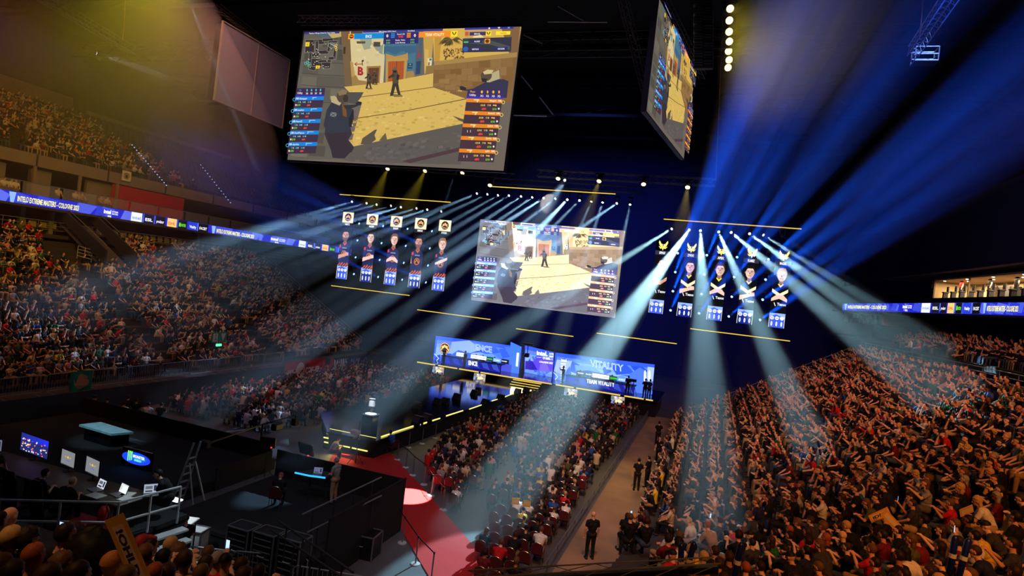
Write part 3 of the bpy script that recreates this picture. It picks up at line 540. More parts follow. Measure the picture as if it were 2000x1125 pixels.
# ---------------------------------------------------------------- hanging portrait banners
def banner(k, left, cx, ztop, name, hair, skin, pose):
    w = .68 if left else .64
    lb = (f'LED banner with round emblem, player portrait, {pose[1]}' if left else f'LED banner with yellow bee emblem, player portrait, {pose[1]}')
    t = thing('portrait_banner', lb, 'LED banner', (cx, 58, ztop), 0, 'portrait banners left of the centre screen' if left else 'portrait banners right of the centre screen')
    H = 7.35 if left else 6.75
    MB().box((0, .12, -H / 2), (w * 2, .16, H)).build('cabinet', M['black'], t)
    fn = lambda a, b: (a, .03, b)
    c = Canvas(fn, (0, -1, 0), .02)
    if left:
        c.rect(-w, -1.15, w, 0, (255, 232, 190)); c.ell(0, -.55, .42, .44, (40, 26, 20)); c.ell(-.14, -.5, .15, .12, (236, 150, 60)); c.ell(.14, -.5, .15, .12, (236, 150, 60)); c.line([(-.3, -.72), (0, -.3), (.3, -.72)], .07, (250, 190, 120)); c.line([(-.2, -.82), (.2, -.82)], .06, (250, 190, 120)); c.ell(0, -.62, .1, .06, (40, 26, 20))
    else:
        Y = (250, 240, 130)
        for sg in (-1, 1):
            c.poly([(sg * .38, 0), (sg * .3, -.1), (sg * .04, -.5), (sg * .02, -.8), (sg * .1, -.66), (sg * .3, -.5), (sg * .42, -.2)], Y); c.poly([(sg * .4, -.55), (sg * .2, -.6), (sg * .05, -.72), (sg * .22, -.78)], Y); c.ell(sg * .08, -.4, .05, .09, Y, 8)
        c.poly([(-.08, -.5), (.08, -.5), (.06, -.8), (0, -.92), (-.06, -.8)], Y)
    c.build('emblem_panel', M['pic_ribbon'], t)
    c = Canvas(fn, (0, -1, 0), .02)
    if left: c.rect(-w * .85, -1.55, w * .85, -1.17, (34, 32, 44)); c.text(name, -.3, -1.42, .3, -1.42, .2, (240, 240, 245), .04, (0, 1))
    else: c.rect(-w, -1.34, w, -.95, (48, 48, 68)); c.text(name, -.28, -1.25, .28, -1.25, .22, (245, 245, 250), .04, (0, 1))
    c.build('name_plate', M['pic_ribbon'], t)
    S = 1.38 if left else 1.3; y0 = -2.5 if left else -2.15; yb = -5.95 if left else -5.6
    c = Canvas(lambda a, b: (max(-w, min(w, a * S)), .03, max(yb, y0 + (b - y0) * S)), (0, -1, 0), .02); P = c.poly; o = pose[0] / S
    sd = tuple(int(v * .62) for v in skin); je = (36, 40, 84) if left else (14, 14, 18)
    c.rect(-w, y0 - 3.1, w, y0 + .6, (12, 13, 22))
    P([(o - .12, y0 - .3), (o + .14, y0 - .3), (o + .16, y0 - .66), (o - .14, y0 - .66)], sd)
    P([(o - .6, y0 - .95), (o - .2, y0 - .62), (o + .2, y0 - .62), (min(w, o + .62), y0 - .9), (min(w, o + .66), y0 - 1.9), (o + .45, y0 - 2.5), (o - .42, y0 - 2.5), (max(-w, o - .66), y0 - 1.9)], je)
    P([(o - .2, y0 - .62), (o, y0 - .86), (o + .2, y0 - .62), (o + .1, y0 - .6), (o, y0 - .7), (o - .1, y0 - .6)], (200, 90, 40) if left else (240, 215, 80))
    if left:
        P([(o - .5, y0 - .86), (o - .36, y0 - .76), (o - .3, y0 - 1.0), (o - .46, y0 - 1.05)], (200, 60, 90)); c.line([(o - .14, y0 - 1.04), (o + .18, y0 - 1.04)], .1, (120, 130, 160)); c.ell(o + .02, y0 - 1.5, .24, .27, (200, 110, 60)); c.ell(o + .02, y0 - 1.5, .17, .2, (40, 26, 24)); c.line([(o - .1, y0 - 1.58), (o + .02, y0 - 1.36), (o + .14, y0 - 1.58)], .05, (236, 150, 90))
        for i in range(5): x = o - .5 + i * .22; P([(x, y0 - 2.6), (x + .26, y0 - 2.2 + .06 * (i % 2)), (x + .3, y0 - 2.28), (x + .08, y0 - 2.75)], (216, 96, 50))
    else:
        P([(o - .5, y0 - .95), (o, y0 - 1.25), (o + .5, y0 - .92), (o + .5, y0 - 1.14), (o, y0 - 1.5), (o - .5, y0 - 1.18)], (240, 232, 190)); c.text('Tezos', o - .1, y0 - 2.05, min(w - .04, o + .45), y0 - 2.05, .18, (235, 235, 240), .03, (0, 1)); c.line([(o - .28, y0 - 1.9), (o - .2, y0 - 2.08)], .05, (235, 235, 240))
    # crossed or folded arms
    a = pose[2]
    if a == 0: P([(o - .62, y0 - 1.75), (o - .5, y0 - 1.62), (o + .3, y0 - 1.42), (o + .4, y0 - 1.56), (o - .5, y0 - 1.95)], skin); P([(o + .1, y0 - 1.36), (o + .42, y0 - 1.36), (o + .46, y0 - 1.6), (o + .2, y0 - 1.66)], skin)
    elif a == 1: P([(o - .6, y0 - 1.6), (o - .2, y0 - 1.36), (o + .25, y0 - 1.36), (o + .55, y0 - 1.6), (o + .5, y0 - 1.8), (o, y0 - 1.6), (o - .5, y0 - 1.8)], skin); 
    elif a == 2: P([(max(-w, o - .62), y0 - 1.1), (o - .46, y0 - 1.3), (o - .4, y0 - 1.7), (max(-w, o - .62), y0 - 1.7)], skin)
    else: P([(o + .0, y0 - 1.2), (o + .56, y0 - .98), (o + .56, y0 - 1.16), (o + .1, y0 - 1.42), (o - .4, y0 - 1.6), (o - .44, y0 - 1.46)], skin)
    # head
    c.ell(o, y0 + .08, .33, .4, hair, 18); c.ell(o + .01, y0 - .06, .27, .38, skin, 18); P([(o - .29, y0 + .12), (o - .2, y0 + .44), (o + .2, y0 + .46), (o + .3, y0 + .12), (o + .16, y0 + .25), (o - .16, y0 + .24)], hair)
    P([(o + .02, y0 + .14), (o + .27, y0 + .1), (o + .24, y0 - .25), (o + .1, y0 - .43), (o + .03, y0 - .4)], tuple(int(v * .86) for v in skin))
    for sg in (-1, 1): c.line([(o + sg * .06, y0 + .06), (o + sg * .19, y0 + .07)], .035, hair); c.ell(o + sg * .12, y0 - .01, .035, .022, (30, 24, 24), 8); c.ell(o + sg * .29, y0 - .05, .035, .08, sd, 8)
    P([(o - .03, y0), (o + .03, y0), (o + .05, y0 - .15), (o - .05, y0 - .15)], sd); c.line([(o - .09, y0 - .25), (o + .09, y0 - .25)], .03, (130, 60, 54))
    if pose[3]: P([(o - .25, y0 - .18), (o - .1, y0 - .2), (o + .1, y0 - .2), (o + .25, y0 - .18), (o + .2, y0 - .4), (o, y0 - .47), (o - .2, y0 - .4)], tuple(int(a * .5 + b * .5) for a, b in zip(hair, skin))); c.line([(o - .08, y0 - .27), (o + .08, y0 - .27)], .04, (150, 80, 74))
    c.build('portrait_panel', M['pic_ribbon'], t)
    c = Canvas(fn, (0, -1, 0), .02); b0 = -H; hgt = 1.5 if left else 1.25
    c.rect(-w, b0, w, b0 + hgt, (66, 96, 224)); c.poly([(-w, b0 + hgt), (-w, b0 + hgt - .35), (-.1, b0 + hgt - .1), (w, b0 + hgt - .4), (w, b0 + hgt)], (150, 180, 248)); 
    if k % 2: c.rect(-w, b0, w, b0 + hgt * .62, (24, 40, 140))
    c.rect(-w, b0, -w + .04, b0 + hgt * .8, (235, 230, 140)); c.rect(w - .04, b0, w, b0 + hgt * .8, (235, 230, 140))
    for i in range(3):
        x = (i - 1) * .4; y = b0 + hgt * .66; c.ell(x, y, .16, .16, (250, 250, 250), 14)
        if i == 0: c.ring(x, y, .09, .09, .04, (60, 80, 160))
        elif i == 1: c.line([(x - .08, y), (x + .08, y)], .05, (90, 100, 140))
        else: c.ell(x, y + .06, .2, .07, (250, 250, 250), 10)
        c.text('0', x - .075, b0 + hgt * .12, x + .075, b0 + hgt * .12, hgt * .3, (250, 250, 252), .05, (0, 1))
    c.build('score_panel', M['pic_ribbon'], t)
LW = lambda x, y: atY(600 + x / 4.166, 350 + y / 4.166, 58)
RWp = lambda x, y: atY(1240 + x / 3.879, 400 + y / 3.879, 58)
sk1, sk2, sk3 = (232, 176, 160), (214, 152, 130), (240, 196, 180)
for k, (x, y, nm, hr, sk, ps) in enumerate((((338, 258, 'NERTZ', (24, 20, 22), sk2, (-.05, 'bearded, leftmost of the five', 0, 1))), ((535, 280, 'MADEN', (30, 24, 24), sk3, (.05, 'fist in hand, second from the left', 0, 0))), ((730, 301, 'SNAPPI', (120, 80, 50), sk3, (0, 'fair short hair, fingers joined, third of the five', 1, 0))), ((928, 322, 'SUNPAYUS', (34, 26, 26), sk2, (.0, 'bearded with arms behind, fourth of the five', 2, 1))), ((1124, 343, 'DYCHA', (150, 110, 80), sk3, (-.05, 'arm across the chest, nearest the centre screen', 3, 0))))):
    p = LW(x, y); banner(k, True, p.x, 16.4, nm, hr, sk, ps)
for k, (x, y, nm, hr, sk, ps) in enumerate(((219, 270, 'SPINX', (20, 18, 20), sk2, (.1, 'dark beard, nearest the centre screen', 3, 1)), (434, 284, 'ZYWOO', (44, 32, 30), sk3, (.05, 'head turned aside, second of the five', 0, 0)), (663, 298, 'APEX', (60, 44, 38), sk3, (.05, 'flat hands joined, middle of the five', 1, 0)), (895, 311, 'FLAMEZ', (22, 18, 20), sk3, (.0, 'dark fringe and glasses, fourth of the five', 0, 0)), (1138, 326, 'MAGISK', (206, 160, 110), sk3, (0, 'blond hair, rightmost of the five', 1, 0)))):
    p = RWp(x, y); banner(k, False, p.x, 16.15, nm, hr, sk, ps)
# ---------------------------------------------------------------- yellow LED bars
for i, (a, b, lb) in enumerate((((664, 377), (880, 398), 'above the left portrait banners'), ((647, 558), (800, 577), 'below the left portrait banners'), ((955, 363), (1202, 380), 'above the centre screen'), ((1296, 431), (1566, 444), 'above the right portrait banners'), ((1348, 642), (1543, 666), 'below the right portrait banners'), ((815, 606), (958, 623), 'above the left LED wall'), ((1008, 643), (1120, 656), 'under the middle of the centre screen'), ((1165, 652), (1322, 670), 'above the right LED wall'))):
    p = atY(*a, 57); q = atY(*b, 57); z = (p.z + q.z) / 2; t = thing('light_bar', 'long thin yellow light bar hanging ' + lb, 'light bar', ((p.x + q.x) / 2, 57, z)); L = q.x - p.x
    MB().box((0, .08, .03), (L, .12, .14)).build('housing', M['black'], t); MB().box((0, -.01, 0), (L, .05, .075)).build('light_strip', M['yellow_glow'], t)
# ---------------------------------------------------------------- LED ribbons
def ribbon(name, label, P0, P1, z0, z1, items, sgn):
    """P0 -> P1 plan line, read left to right; items: (u0,u1,kind)"""
    a = Vector((P0[0], P0[1], 0)); b = Vector((P1[0], P1[1], 0)); d = (b - a); n = Vector((d.y, -d.x, 0)).normalized() * sgn
    t = thing(name, label, 'LED ribbon', (a + b) / 2 + Vector((0, 0, z0))); h = z1 - z0
    bx = MB().prism([a + Vector((0, 0, z0)) - n * .02, b + Vector((0, 0, z0)) - n * .02, b + Vector((0, 0, z0)) - n * .3, a + Vector((0, 0, z0)) - n * .3], (0, 0, h)); bx.build('cabinet', M['black'], t, True)
    c = Canvas(lambda u, v: a + d * u + Vector((0, 0, z0 + v * h)), n, .03); L = d.length; asp = h / L
    c.rect(0, 0, 1, 1, (34, 38, 190)); r = random.Random(5)
    for i in range(60): u = r.random() * .96; w = .01 + r.random() * .03; g = r.randint(0, 60); c.poly([(u, r.random() * .3), (u + w * .7, r.random() * .2), (u + w, .7 + r.random() * .3), (u + w * .2, 1)], (40 + g, 56 + g, 200 + g // 2))
    for u0, u1, k in items:
        w = u1 - u0
        if k[0] == 'T': c.text(k[1], u0, .3, u1, .3, .42, (255, 246, 140), .03, (0, 1))
        elif k[0] == 'V': c.poly([(u0, .95), (u1, .95), (u1 - w * .25, .1), (u0 + w * .3, .1)], (140, 180, 250))
        elif k[0] == 'L': c.text('intel', u0, .45, u0 + w * .5, .45, .35, (255, 255, 255), .04, (0, 1)); c.text('EXTREME', u0 + w * .58, .62, u1, .62, .14, (240, 240, 255), .03, (0, 1)); c.text('MASTERS', u0 + w * .58, .42, u1, .42, .14, (240, 240, 255), .03, (0, 1)); c.text('ESL', u0 + w * .3, .12, u0 + w * .6, .12, .18, (255, 255, 255), .04, (0, 1))
        else:
            c.rect(u0, .02, u1, .98, k[1]); c.text(k[2], u0 + w * .12, .35, u1 - w * .12, .35, .28, k[3], .03, (0, 1))
            if k[2] == 'MONSTER': 
                for j in range(3): c.rect(u0 + w * (.1 + j * .07), .3, u0 + w * (.14 + j * .07), .72, (110, 230, 60))
    c.build('ribbon_picture', M['pic_ribbon'], t, True); return t
LG = [('B', (235, 240, 255), 'intel', (130, 150, 220)), ('B', (24, 24, 44), 'ESL', (255, 255, 255)), ('B', (20, 20, 34), 'predator', (235, 235, 245)), ('B', (255, 200, 120), 'DHL', (220, 90, 60)), ('B', (16, 20, 22), 'MONSTER', (110, 230, 60)), ('B', (34, 60, 200), 'Vitality', (240, 240, 255)), ('B', (14, 14, 26), 'FACEIT', (240, 240, 245))]
def uL(x, y):
    p = atX(x, y, -50); return (p.y - 26) / (76 - 26)
it = [(uL(18, 370), uL(32, 372), ('V',)), (uL(35, 376), uL(154, 403), ('T', 'INTEL® EXTREME MASTERS - COLOGNE 2023')), (uL(203, 405), uL(230, 417), ('L',))]
for (x0, x1), k in zip(((256, 277), (281, 300), (303, 322), (326, 344), (347, 364), (367, 384), (386, 405)), LG): it.append((uL(x0, 360 + x0 * .23), uL(x1, 360 + x1 * .23), k))
it += [(uL(412, 450), uL(420, 452), ('V',)), (uL(422, 453), uL(495, 466), ('T', 'INTEL® EXTREME MASTERS - COLOGNE 2023')), (uL(528, 470), uL(556, 474), ('L',))]
for (x0, x1), k in zip(((583, 596), (600, 612), (615, 626), (629, 641), (644, 655)), LG): it.append((uL(x0, 478), uL(x1, 480), k))
ribbon('led_ribbon', 'blue LED ribbon with yellow event writing along the left balcony', (-50, 26), (-50, 76), 12.15, 13.1, it, 1)
RA, RB = Vector((15.0, 86)), Vector((18.8, 42))
def atPl(x, y, A, B):
    d = ray(x, y); e = B - A; t = (A.x * e.y - A.y * e.x) / (d.x * e.y - d.y * e.x); p = Vector((d.x * t, d.y * t)); return (p - A).dot(e) / e.length_squared, CZ + d.z * t, p
def uR(x, y): return atPl(x, y, RA, RB)[0]
it = [(uR(1650, 597), uR(1655, 597), ('V',)), (uR(1657, 598), uR(1732, 600), ('T', 'INTEL® EXTREME MASTERS - COLOGNE 2023')), (uR(1764, 599), uR(1782, 599), ('L',))]
for (x0, x1), k in zip(((1801, 1818), (1821, 1836), (1838, 1850), (1852, 1865), (1868, 1880), (1883, 1898), (1901, 1916)), LG): it.append((uR(x0, 600), uR(x1, 599), k))
it += [(uR(1922, 597), uR(1928, 597), ('V',)), (uR(1930, 597), uR(1992, 590), ('T', 'INTEL® EXTREME MASTERS - COLOGNE 2023'))]
ribbon('led_ribbon', 'blue LED ribbon with yellow event writing along the right balcony', RA, RB, 12.15, 13.0, it, 1)
# ---------------------------------------------------------------- the hall
M['wall_navy'] = mat('hall_wall_haze_blue', (44, 50, 92), .95, 0, .1, .2)  # navy in the wall colour stands in for the hall's blue haze
M['wall_dark'] = mat('hall_wall_dark', (30, 28, 34), .95, 0, .1, .2)
M['roofm'] = mat('roof_dark', (26, 24, 28), .95, 0, .2, .2)
M['facade'] = mat('facade_concrete', (140, 122, 108), .85, 0, .08, .7)
M['maroon'] = mat('maroon_wall', (118, 12, 26), .8, 0, .05)
M['redwall'] = mat('bright_red_wall', (190, 10, 36), .75, 0, .04)
M['stand'] = mat('stand_concrete', (58, 54, 58), .9, 0, .2, .8)
M['seat_grey'] = mat('grey_seat_plastic', (72, 74, 82), .6)
X0, X1, Y0, Y1, ZR = -72, 34, -14, 92, 33
struct('floor', MB().box(((X0 + X1) / 2, (Y0 + Y1) / 2, -.15), (X1 - X0, Y1 - Y0, .3)), M['floor'])
struct('ceiling', MB().box(((X0 + X1) / 2, (Y0 + Y1) / 2, ZR + .15), (X1 - X0, Y1 - Y0, .3)), M['roofm'])
struct('wall_back', MB().box(((X0 + X1) / 2, Y1 + .15, ZR / 2), (X1 - X0, .3, ZR)), M['wall_navy'])
struct('wall_front', MB().box(((X0 + X1) / 2, Y0 - .15, ZR / 2), (X1 - X0, .3, ZR)), M['wall_dark'])
struct('wall_left', MB().box((X0 - .15, (Y0 + Y1) / 2, ZR / 2), (.3, Y1 - Y0, ZR)), M['wall_dark'])
struct('wall_right', MB().box((X1 + .15, (Y0 + Y1) / 2, ZR / 2), (.3, Y1 - Y0, ZR)), M['wall_navy'])
b = MB()
for y in range(-8, 92, 10): b.box((-19, y, ZR - 1.2), (104, .35, .35)); b.box((-19, y, ZR - .2), (104, .35, .35))
for x in range(-66, 32, 8):
    for y in range(-8, 88, 10): b.tube([(x, y, ZR - 1.2), (x + 4, y, ZR - .2)], .08, 4)
struct('roof_beam', b, M['roofm'])
# sandy aisle beside the right stand and its low kerb
struct('floor_aisle', MB().box((-3.35, 35, .012), (2.5, 46, .02)), M['aisle'])
tag(MB().prism([atz(*p, .015) for p in ((655, 878), (735, 884), (766, 886), (799, 924), (829, 957), (870, 1004), (934, 1076), (985, 1135), (1010, 1180), (870, 1180), (837, 1125), (752, 982), (700, 930), (640, 905))], (0, 0, .012)).build('red_carpet', M['carpet']), 'long red carpet running from the glowing front steps towards the viewer', 'carpet')
# ---- right stand: rows bend round the near corner
SX, SY = -2.0, 24.0
def kz(d, th): return 1.2 + d * (.43 - .185 * math.sin(th) ** 2)
def rpath(d, yfar):
    """points (x, y, theta) along one row, theta 0 on the straight, 90 deg at the near end"""
    out = []; n = int((yfar - SY) / 1.5) + 1
    for i in range(n): out.append((SX + d, yfar + (SY - yfar) * i / n, 0.0))
    m = 10
    for i in range(m + 1): th = (PI / 2) * i / m; out.append((SX + d * math.cos(th), SY - d * math.sin(th), th))
    return out
def yfar(d): return min(64, 50 + d * .95)
b = MB(); RD = .85
for i in range(18):
    d = i * RD; pa = rpath(d, yfar(d)); pb = rpath(d + RD, yfar(d))
    for (ax, ay, th), (bx, by, _), (cx, cy, t2), (dx, dy, _) in zip(pa, pb, pa[1:], pb[1:]):
        za, zc = kz(d, th), kz(d, t2); zp, zq = (kz(d - RD, th), kz(d - RD, t2)) if i else (0, 0)
        b.quad((ax, ay, za), (cx, cy, zc), (dx, dy, zc), (bx, by, za)); b.quad((ax, ay, zp), (cx, cy, zq), (cx, cy, zc), (ax, ay, za))
d = 18 * RD
b.box((SX + d + 1.1, 44, 8.0), (2.2, 48, .3)); b.box((SX + d + 4, 44, 8.6), (2, 48, .4)); b.box((SX + d + 5, 44, 9.1), (1.4, 48, .4))
struct('stand_right', b, M['stand'])
# far end cheek of the right stand
struct('trim_1', MB().prism([(SX, 50, 0), (SX + 16, 65, 0), (SX + 16, 65, 7.6), (SX, 50, .9)], (0, .25, 0)), M['wall_navy'])
# ---- left stand
LX, LZ0, LK, LD = -35.5, 1.7, .59, .85
b = MB()
for i in range(17):
    x = LX - i * LD; z = LZ0 + LK * i * LD; zp = LZ0 + LK * (i - 1) * LD if i else 0
    ye = 58.5 - i * .1
    b.quad((x, 8, z), (x, ye, z), (x - LD, ye, z), (x - LD, 8, z)); b.quad((x, 8, zp), (x, ye, zp), (x, ye, z), (x, 8, z)); b.quad((x, ye, 0), (x, ye, z), (x - LD, ye, z), (x - LD, ye, 0))
b.box((-34.6, 35, .75), (1.8, 52, 1.5)); b.box((-52, 42, 10.1), (4.5, 68, .3))
struct('stand_left', b, M['stand'])
def on_left(x, y, dz=0):
    d = ray(x, y); # z = LZ0 - LK*(X-LX) + dz
    t = (LZ0 + LK * LX + dz - CZ) / (d.z + LK * d.x); return Vector((d.x * t, d.y * t, CZ + d.z * t))
def on_right(x, y, dz=0):
    d = ray(x, y); k = .43
    t = (1.2 - k * SX + dz - CZ) / (d.z - k * d.x); return Vector((d.x * t, d.y * t, CZ + d.z * t))
# ---- left balcony, concourse and boxes
struct('wall_concourse', MB().box((-54.1, 48, 11.3), (.2, 72, 2.1)), M['maroon'])
struct('wall_facade', MB().box((-52.2, 51, 15.95), (.6, 74, .95)), M['facade'])
b = MB()
for y in range(16, 88, 6): b.box((-52.0, y, 15.95), (.3, .12, .9))
struct('trim_2', b, M['dark'])
struct('trim_3', MB().box((-52.2, 50, 12.2), (4.6, 72, .18)), M['dconcrete'])
b = MB()
for y0, y1 in ((24, 32.2), (34.0, 35.6), (38.6, 41)): b.box((-52.6, (y0 + y1) / 2, 13.8), (.3, y1 - y0, 3.0))
struct('wall_box_front', b, M['facade'])
struct('wall_red_panel', MB().box((-51.9, 44.4, 14.3), (.3, 7.6, 2.1)), M['redwall'])
struct('wall_box_back', MB().box((-56, 48, 13.8), (.2, 74, 3.2)), M['wall_dark'])
b = MB()
for y in (30.2, 33.6, 37.2, 40.6): b.box((-51.4, y, 13.9), (.18, .18, 3.0))
for y in (33.0, 35.2, 50, 56): b.box((-51.4, y, 11.2), (.35, .35, 1.9))
struct('column_left', b, M['facade'])
M['glass'] = bpy.data.materials.new('smoky_glass'); M['glass'].use_nodes = True
_b = M['glass'].node_tree.nodes['Principled BSDF']; _b.inputs['Base Color'].default_value = (.5, .5, .55, 1); _b.inputs['Roughness'].default_value = .1; _b.inputs['Alpha'].default_value = .18
gt = thing('glass_balustrade', 'long glass balustrade above the left LED ribbon', 'balustrade', (-50.2, 47, 13.1))
for y in range(26, 70, 3): MB().box((-50.2, y + 1.5, 13.55), (.03, 2.8, .85)).build('pane', M['glass'], gt, True)
MB().tube([(-50.2, 26, 14.0), (-50.2, 71, 14.0)], .035).build('rail', M['dullalu'], gt, True)
# upper tier
b = MB()
for i in range(14):
    x = -52.5 - i * .85; z = 16.4 + i * .5; b.quad((x, 8, z), (x, 84, z), (x - .85, 84, z), (x - .85, 8, z)); b.quad((x, 8, z - .5), (x, 84, z - .5), (x, 84, z), (x, 8, z))
struct('stand_upper', b, M['stand'])
b = MB(); b.box((-64.6, 30, 23.6), (.4, 30, 1.6)); b.box((-63.8, 56, 23.2), (.3, 20, .5))
struct('wall_upper', b, M['facade'])
# ---- right balcony: ribbon slab, suites
dR = (RB - RA).normalized(); nR = Vector((dR.y, -dR.x)) ; nR = nR if nR.x > 0 else -nR
def rbox(b, u0, u1, z0, z1, off, th):
    p = RA + (RB - RA) * u0 + nR * off; q = RA + (RB - RA) * u1 + nR * off; s = nR * th
    b.prism([(p.x, p.y, z0), (q.x, q.y, z0), (q.x + s.x, q.y + s.y, z0), (p.x + s.x, p.y + s.y, z0)], (0, 0, z1 - z0))
b = MB(); rbox(b, -.1, 1.5, 12.0, 12.15, 0, 12); rbox(b, -.1, 1.5, 9.0, 12.0, 5, .2); rbox(b, -.1, 1.5, 15.5, 22, 1, .3); rbox(b, -.1, 1.5, 8.9, 9.2, -1, 6)
struct('wall_balcony', b, M['wall_navy'])
M['suite_wall'] = mat('cream_suite_wall', (225, 200, 150), .8, 0, .05)
M['suite_light'] = emat('suite_ceiling_light', (255, 235, 190), 6, True)
def suite(label, pa, pb, dep, seed, dots):
    u0, zt0, p0 = atPl(*pa, RA, RB); u1, _, p1 = atPl(*pb, RA, RB); z0 = atPl(*dots[0], RA, RB)[1]; z1 = zt0
    t = thing('hospitality_suite', label, 'suite', (p0.x, p0.y, z0)); b = MB()
    P = lambda u, o, z: ((RA + (RB - RA) * u + nR * o).x, (RA + (RB - RA) * u + nR * o).y, z)
    f0, f1 = .25, .25 + dep
    b.quad(P(u0, f1, z0), P(u1, f1, z0), P(u1, f1, z1), P(u0, f1, z1)); b.quad(P(u0, f0, z0), P(u0, f1, z0), P(u0, f1, z1), P(u0, f0, z1)); b.quad(P(u1, f0, z0), P(u1, f1, z0), P(u1, f1, z1), P(u1, f0, z1)); b.build('wall', M['suite_wall'], t, True)
    MB().quad(P(u0, f0, z1), P(u1, f0, z1), P(u1, f1, z1), P(u0, f1, z1)).build('suite_ceiling', M['suite_wall'], t, True); MB().quad(P(u0, f0, z0), P(u1, f0, z0), P(u1, f1, z0), P(u0, f1, z0)).build('suite_floor', M['wood'], t, True)
    r = random.Random(seed)
    for i in range(7):
        u = u0 + (u1 - u0) * (i + .5) / 7; q = Vector(P(u, .6 + dep * .3 * (i % 2), z1 - .04)); MB().lathe([(.09, 0), (.09, .03)], q, 8).build('ceiling_light', M['suite_light'], t, True)
    fr = MB()
    for u in [u0, (u0 * .55 + u1 * .45), u1]: q = P(u, f0, (z0 + z1) / 2); fr.box(q, (.1, .1, z1 - z0))
    rbox(fr, u0, u1, z1, z1 + .12, .2, .1); fr.build('frame', M['facade'], t, True)
    for i in range(5):
        u = u0 + (u1 - u0) * (.1 + .8 * r.random()); q = P(u, f1 - .2, z0 + .55); MB().bev(q, (.6, .9 + r.random(), 1.1), .03).build('cupboard', M[r.choice(['dark', 'wood', 'grey'])], t, True)
    q = P(u0 + (u1 - u0) * .22, f1 - .06, z1 - .6); MB().bev(q, (.1, 1.3, .75), .02, rz=math.atan2(dR.y, dR.x) - PI / 2).build('wall_screen', M['gloss_black'], t, True)
    for i in range(9):
        u = u0 + (u1 - u0) * (.08 + .86 * i / 8); q = P(u, .7, z0); MB().bev((q[0], q[1], q[2] + .5), (.4, .45, .1), .02).box((q[0] + .15, q[1], q[2] + .75), (.05, .45, .5)).box((q[0], q[1], q[2] + .24), (.3, .35, .48)).build('bar_stool', M['dark'], t, True)
    q = V_(P((u0 + u1) / 2, .4 + dep * .4, z1 - .12)); l = bpy.data.lights.new('suite_fill_lamp', 'AREA'); l.shape = 'RECTANGLE'; l.size = dep * .6; l.size_y = abs(u1 - u0) * (RB - RA).length * .8; l.energy = 900 * (z1 - z0) * dep / 3; l.color = (1, .72, .4); lo = bpy.data.objects.new('suite_fill_lamp', l); COL.objects.link(lo); lo.location = q; lo.rotation_euler = (0, 0, math.atan2(dR.y, dR.x) - PI / 2)  # area lamp added under the ceiling to brighten the suite interior
    return t, P
V_ = Vector
suite('brightly lit hospitality suite above the right LED ribbon', (1820, 548), (1996, 532), 3, 4, [(1993, 577)])
suite('small dim lit suite below the left end of the right LED ribbon', (1646, 606), (1720, 609), 2.5, 9, [(1720, 634)])
# thin slab over the big suite, hood
b = MB(); rbox(b, .32, 1.2, 15.45, 15.55, -.2, 3); struct('trim_4', b, M['facade'])
# ---------------------------------------------------------------- people
V = Vector
def capsule(mb, a, b, ra, rb, n=10):
    a = V(a); b = V(b); d = b - a; L = d.length
    if L < 1e-4: d = V((0, 0, 1)); L = 1e-4
    R = d.to_track_quat('Z', 'Y').to_matrix(); prof = []
    for k in range(4): t = -PI / 2 + PI / 2 * k / 3.5; prof.append((max(.0005, ra * math.cos(t)), ra * math.sin(t)))
    prof += [(ra, 0), (rb, L)]
    for k in range(1, 5): t = PI / 2 * k / 4.01; prof.append((max(.0005, rb * math.cos(t)), L + rb * math.sin(t)))
    mb.lathe(prof, a, n, R)
def ellipsoid(mb, c, r, n=14, m=9, R=None):
    prof_v = []; fs = []; c = V(c); k0 = len(mb.v)
    for j in range(m + 1):
        p = -PI / 2 + PI * j / m
        for i in range(n):
            t = 2 * PI * i / n; q = V((r[0] * math.cos(p) * math.cos(t), r[1] * math.cos(p) * math.sin(t), r[2] * math.sin(p))); prof_v.append((R @ q if R else q) + c)
    for j in range(m):
        for i in range(n): k = (i + 1) % n; fs.append((j * n + i, j * n + k, j * n + n + k, j * n + n + i))
    mb.add(prof_v, fs)
SEATED = dict(pel=(0, 0, .56), ch=(0, .0, .93), nk=(0, .02, 1.06), hd=(0, .06, 1.225), sh=.19, hip=[(.09, .02, .54), (-.09, .02, .54)], kn=[(.14, .44, .53), (-.14, .44, .53)], an=[(.14, .46, .1), (-.14, .46, .1)], turn=0, nod=0)
STAND = dict(pel=(0, 0, .95), ch=(0, .0, 1.3), nk=(0, .01, 1.47), hd=(0, .04, 1.635), sh=.19, hip=[(.09, 0, .93), (-.09, 0, .93)], kn=[(.11, .02, .5), (-.11, .02, .5)], an=[(.12, -.02, .09), (-.12, -.02, .09)], turn=0, nod=0)
def P_(base, **k): d = dict(base); d.update(k); return d
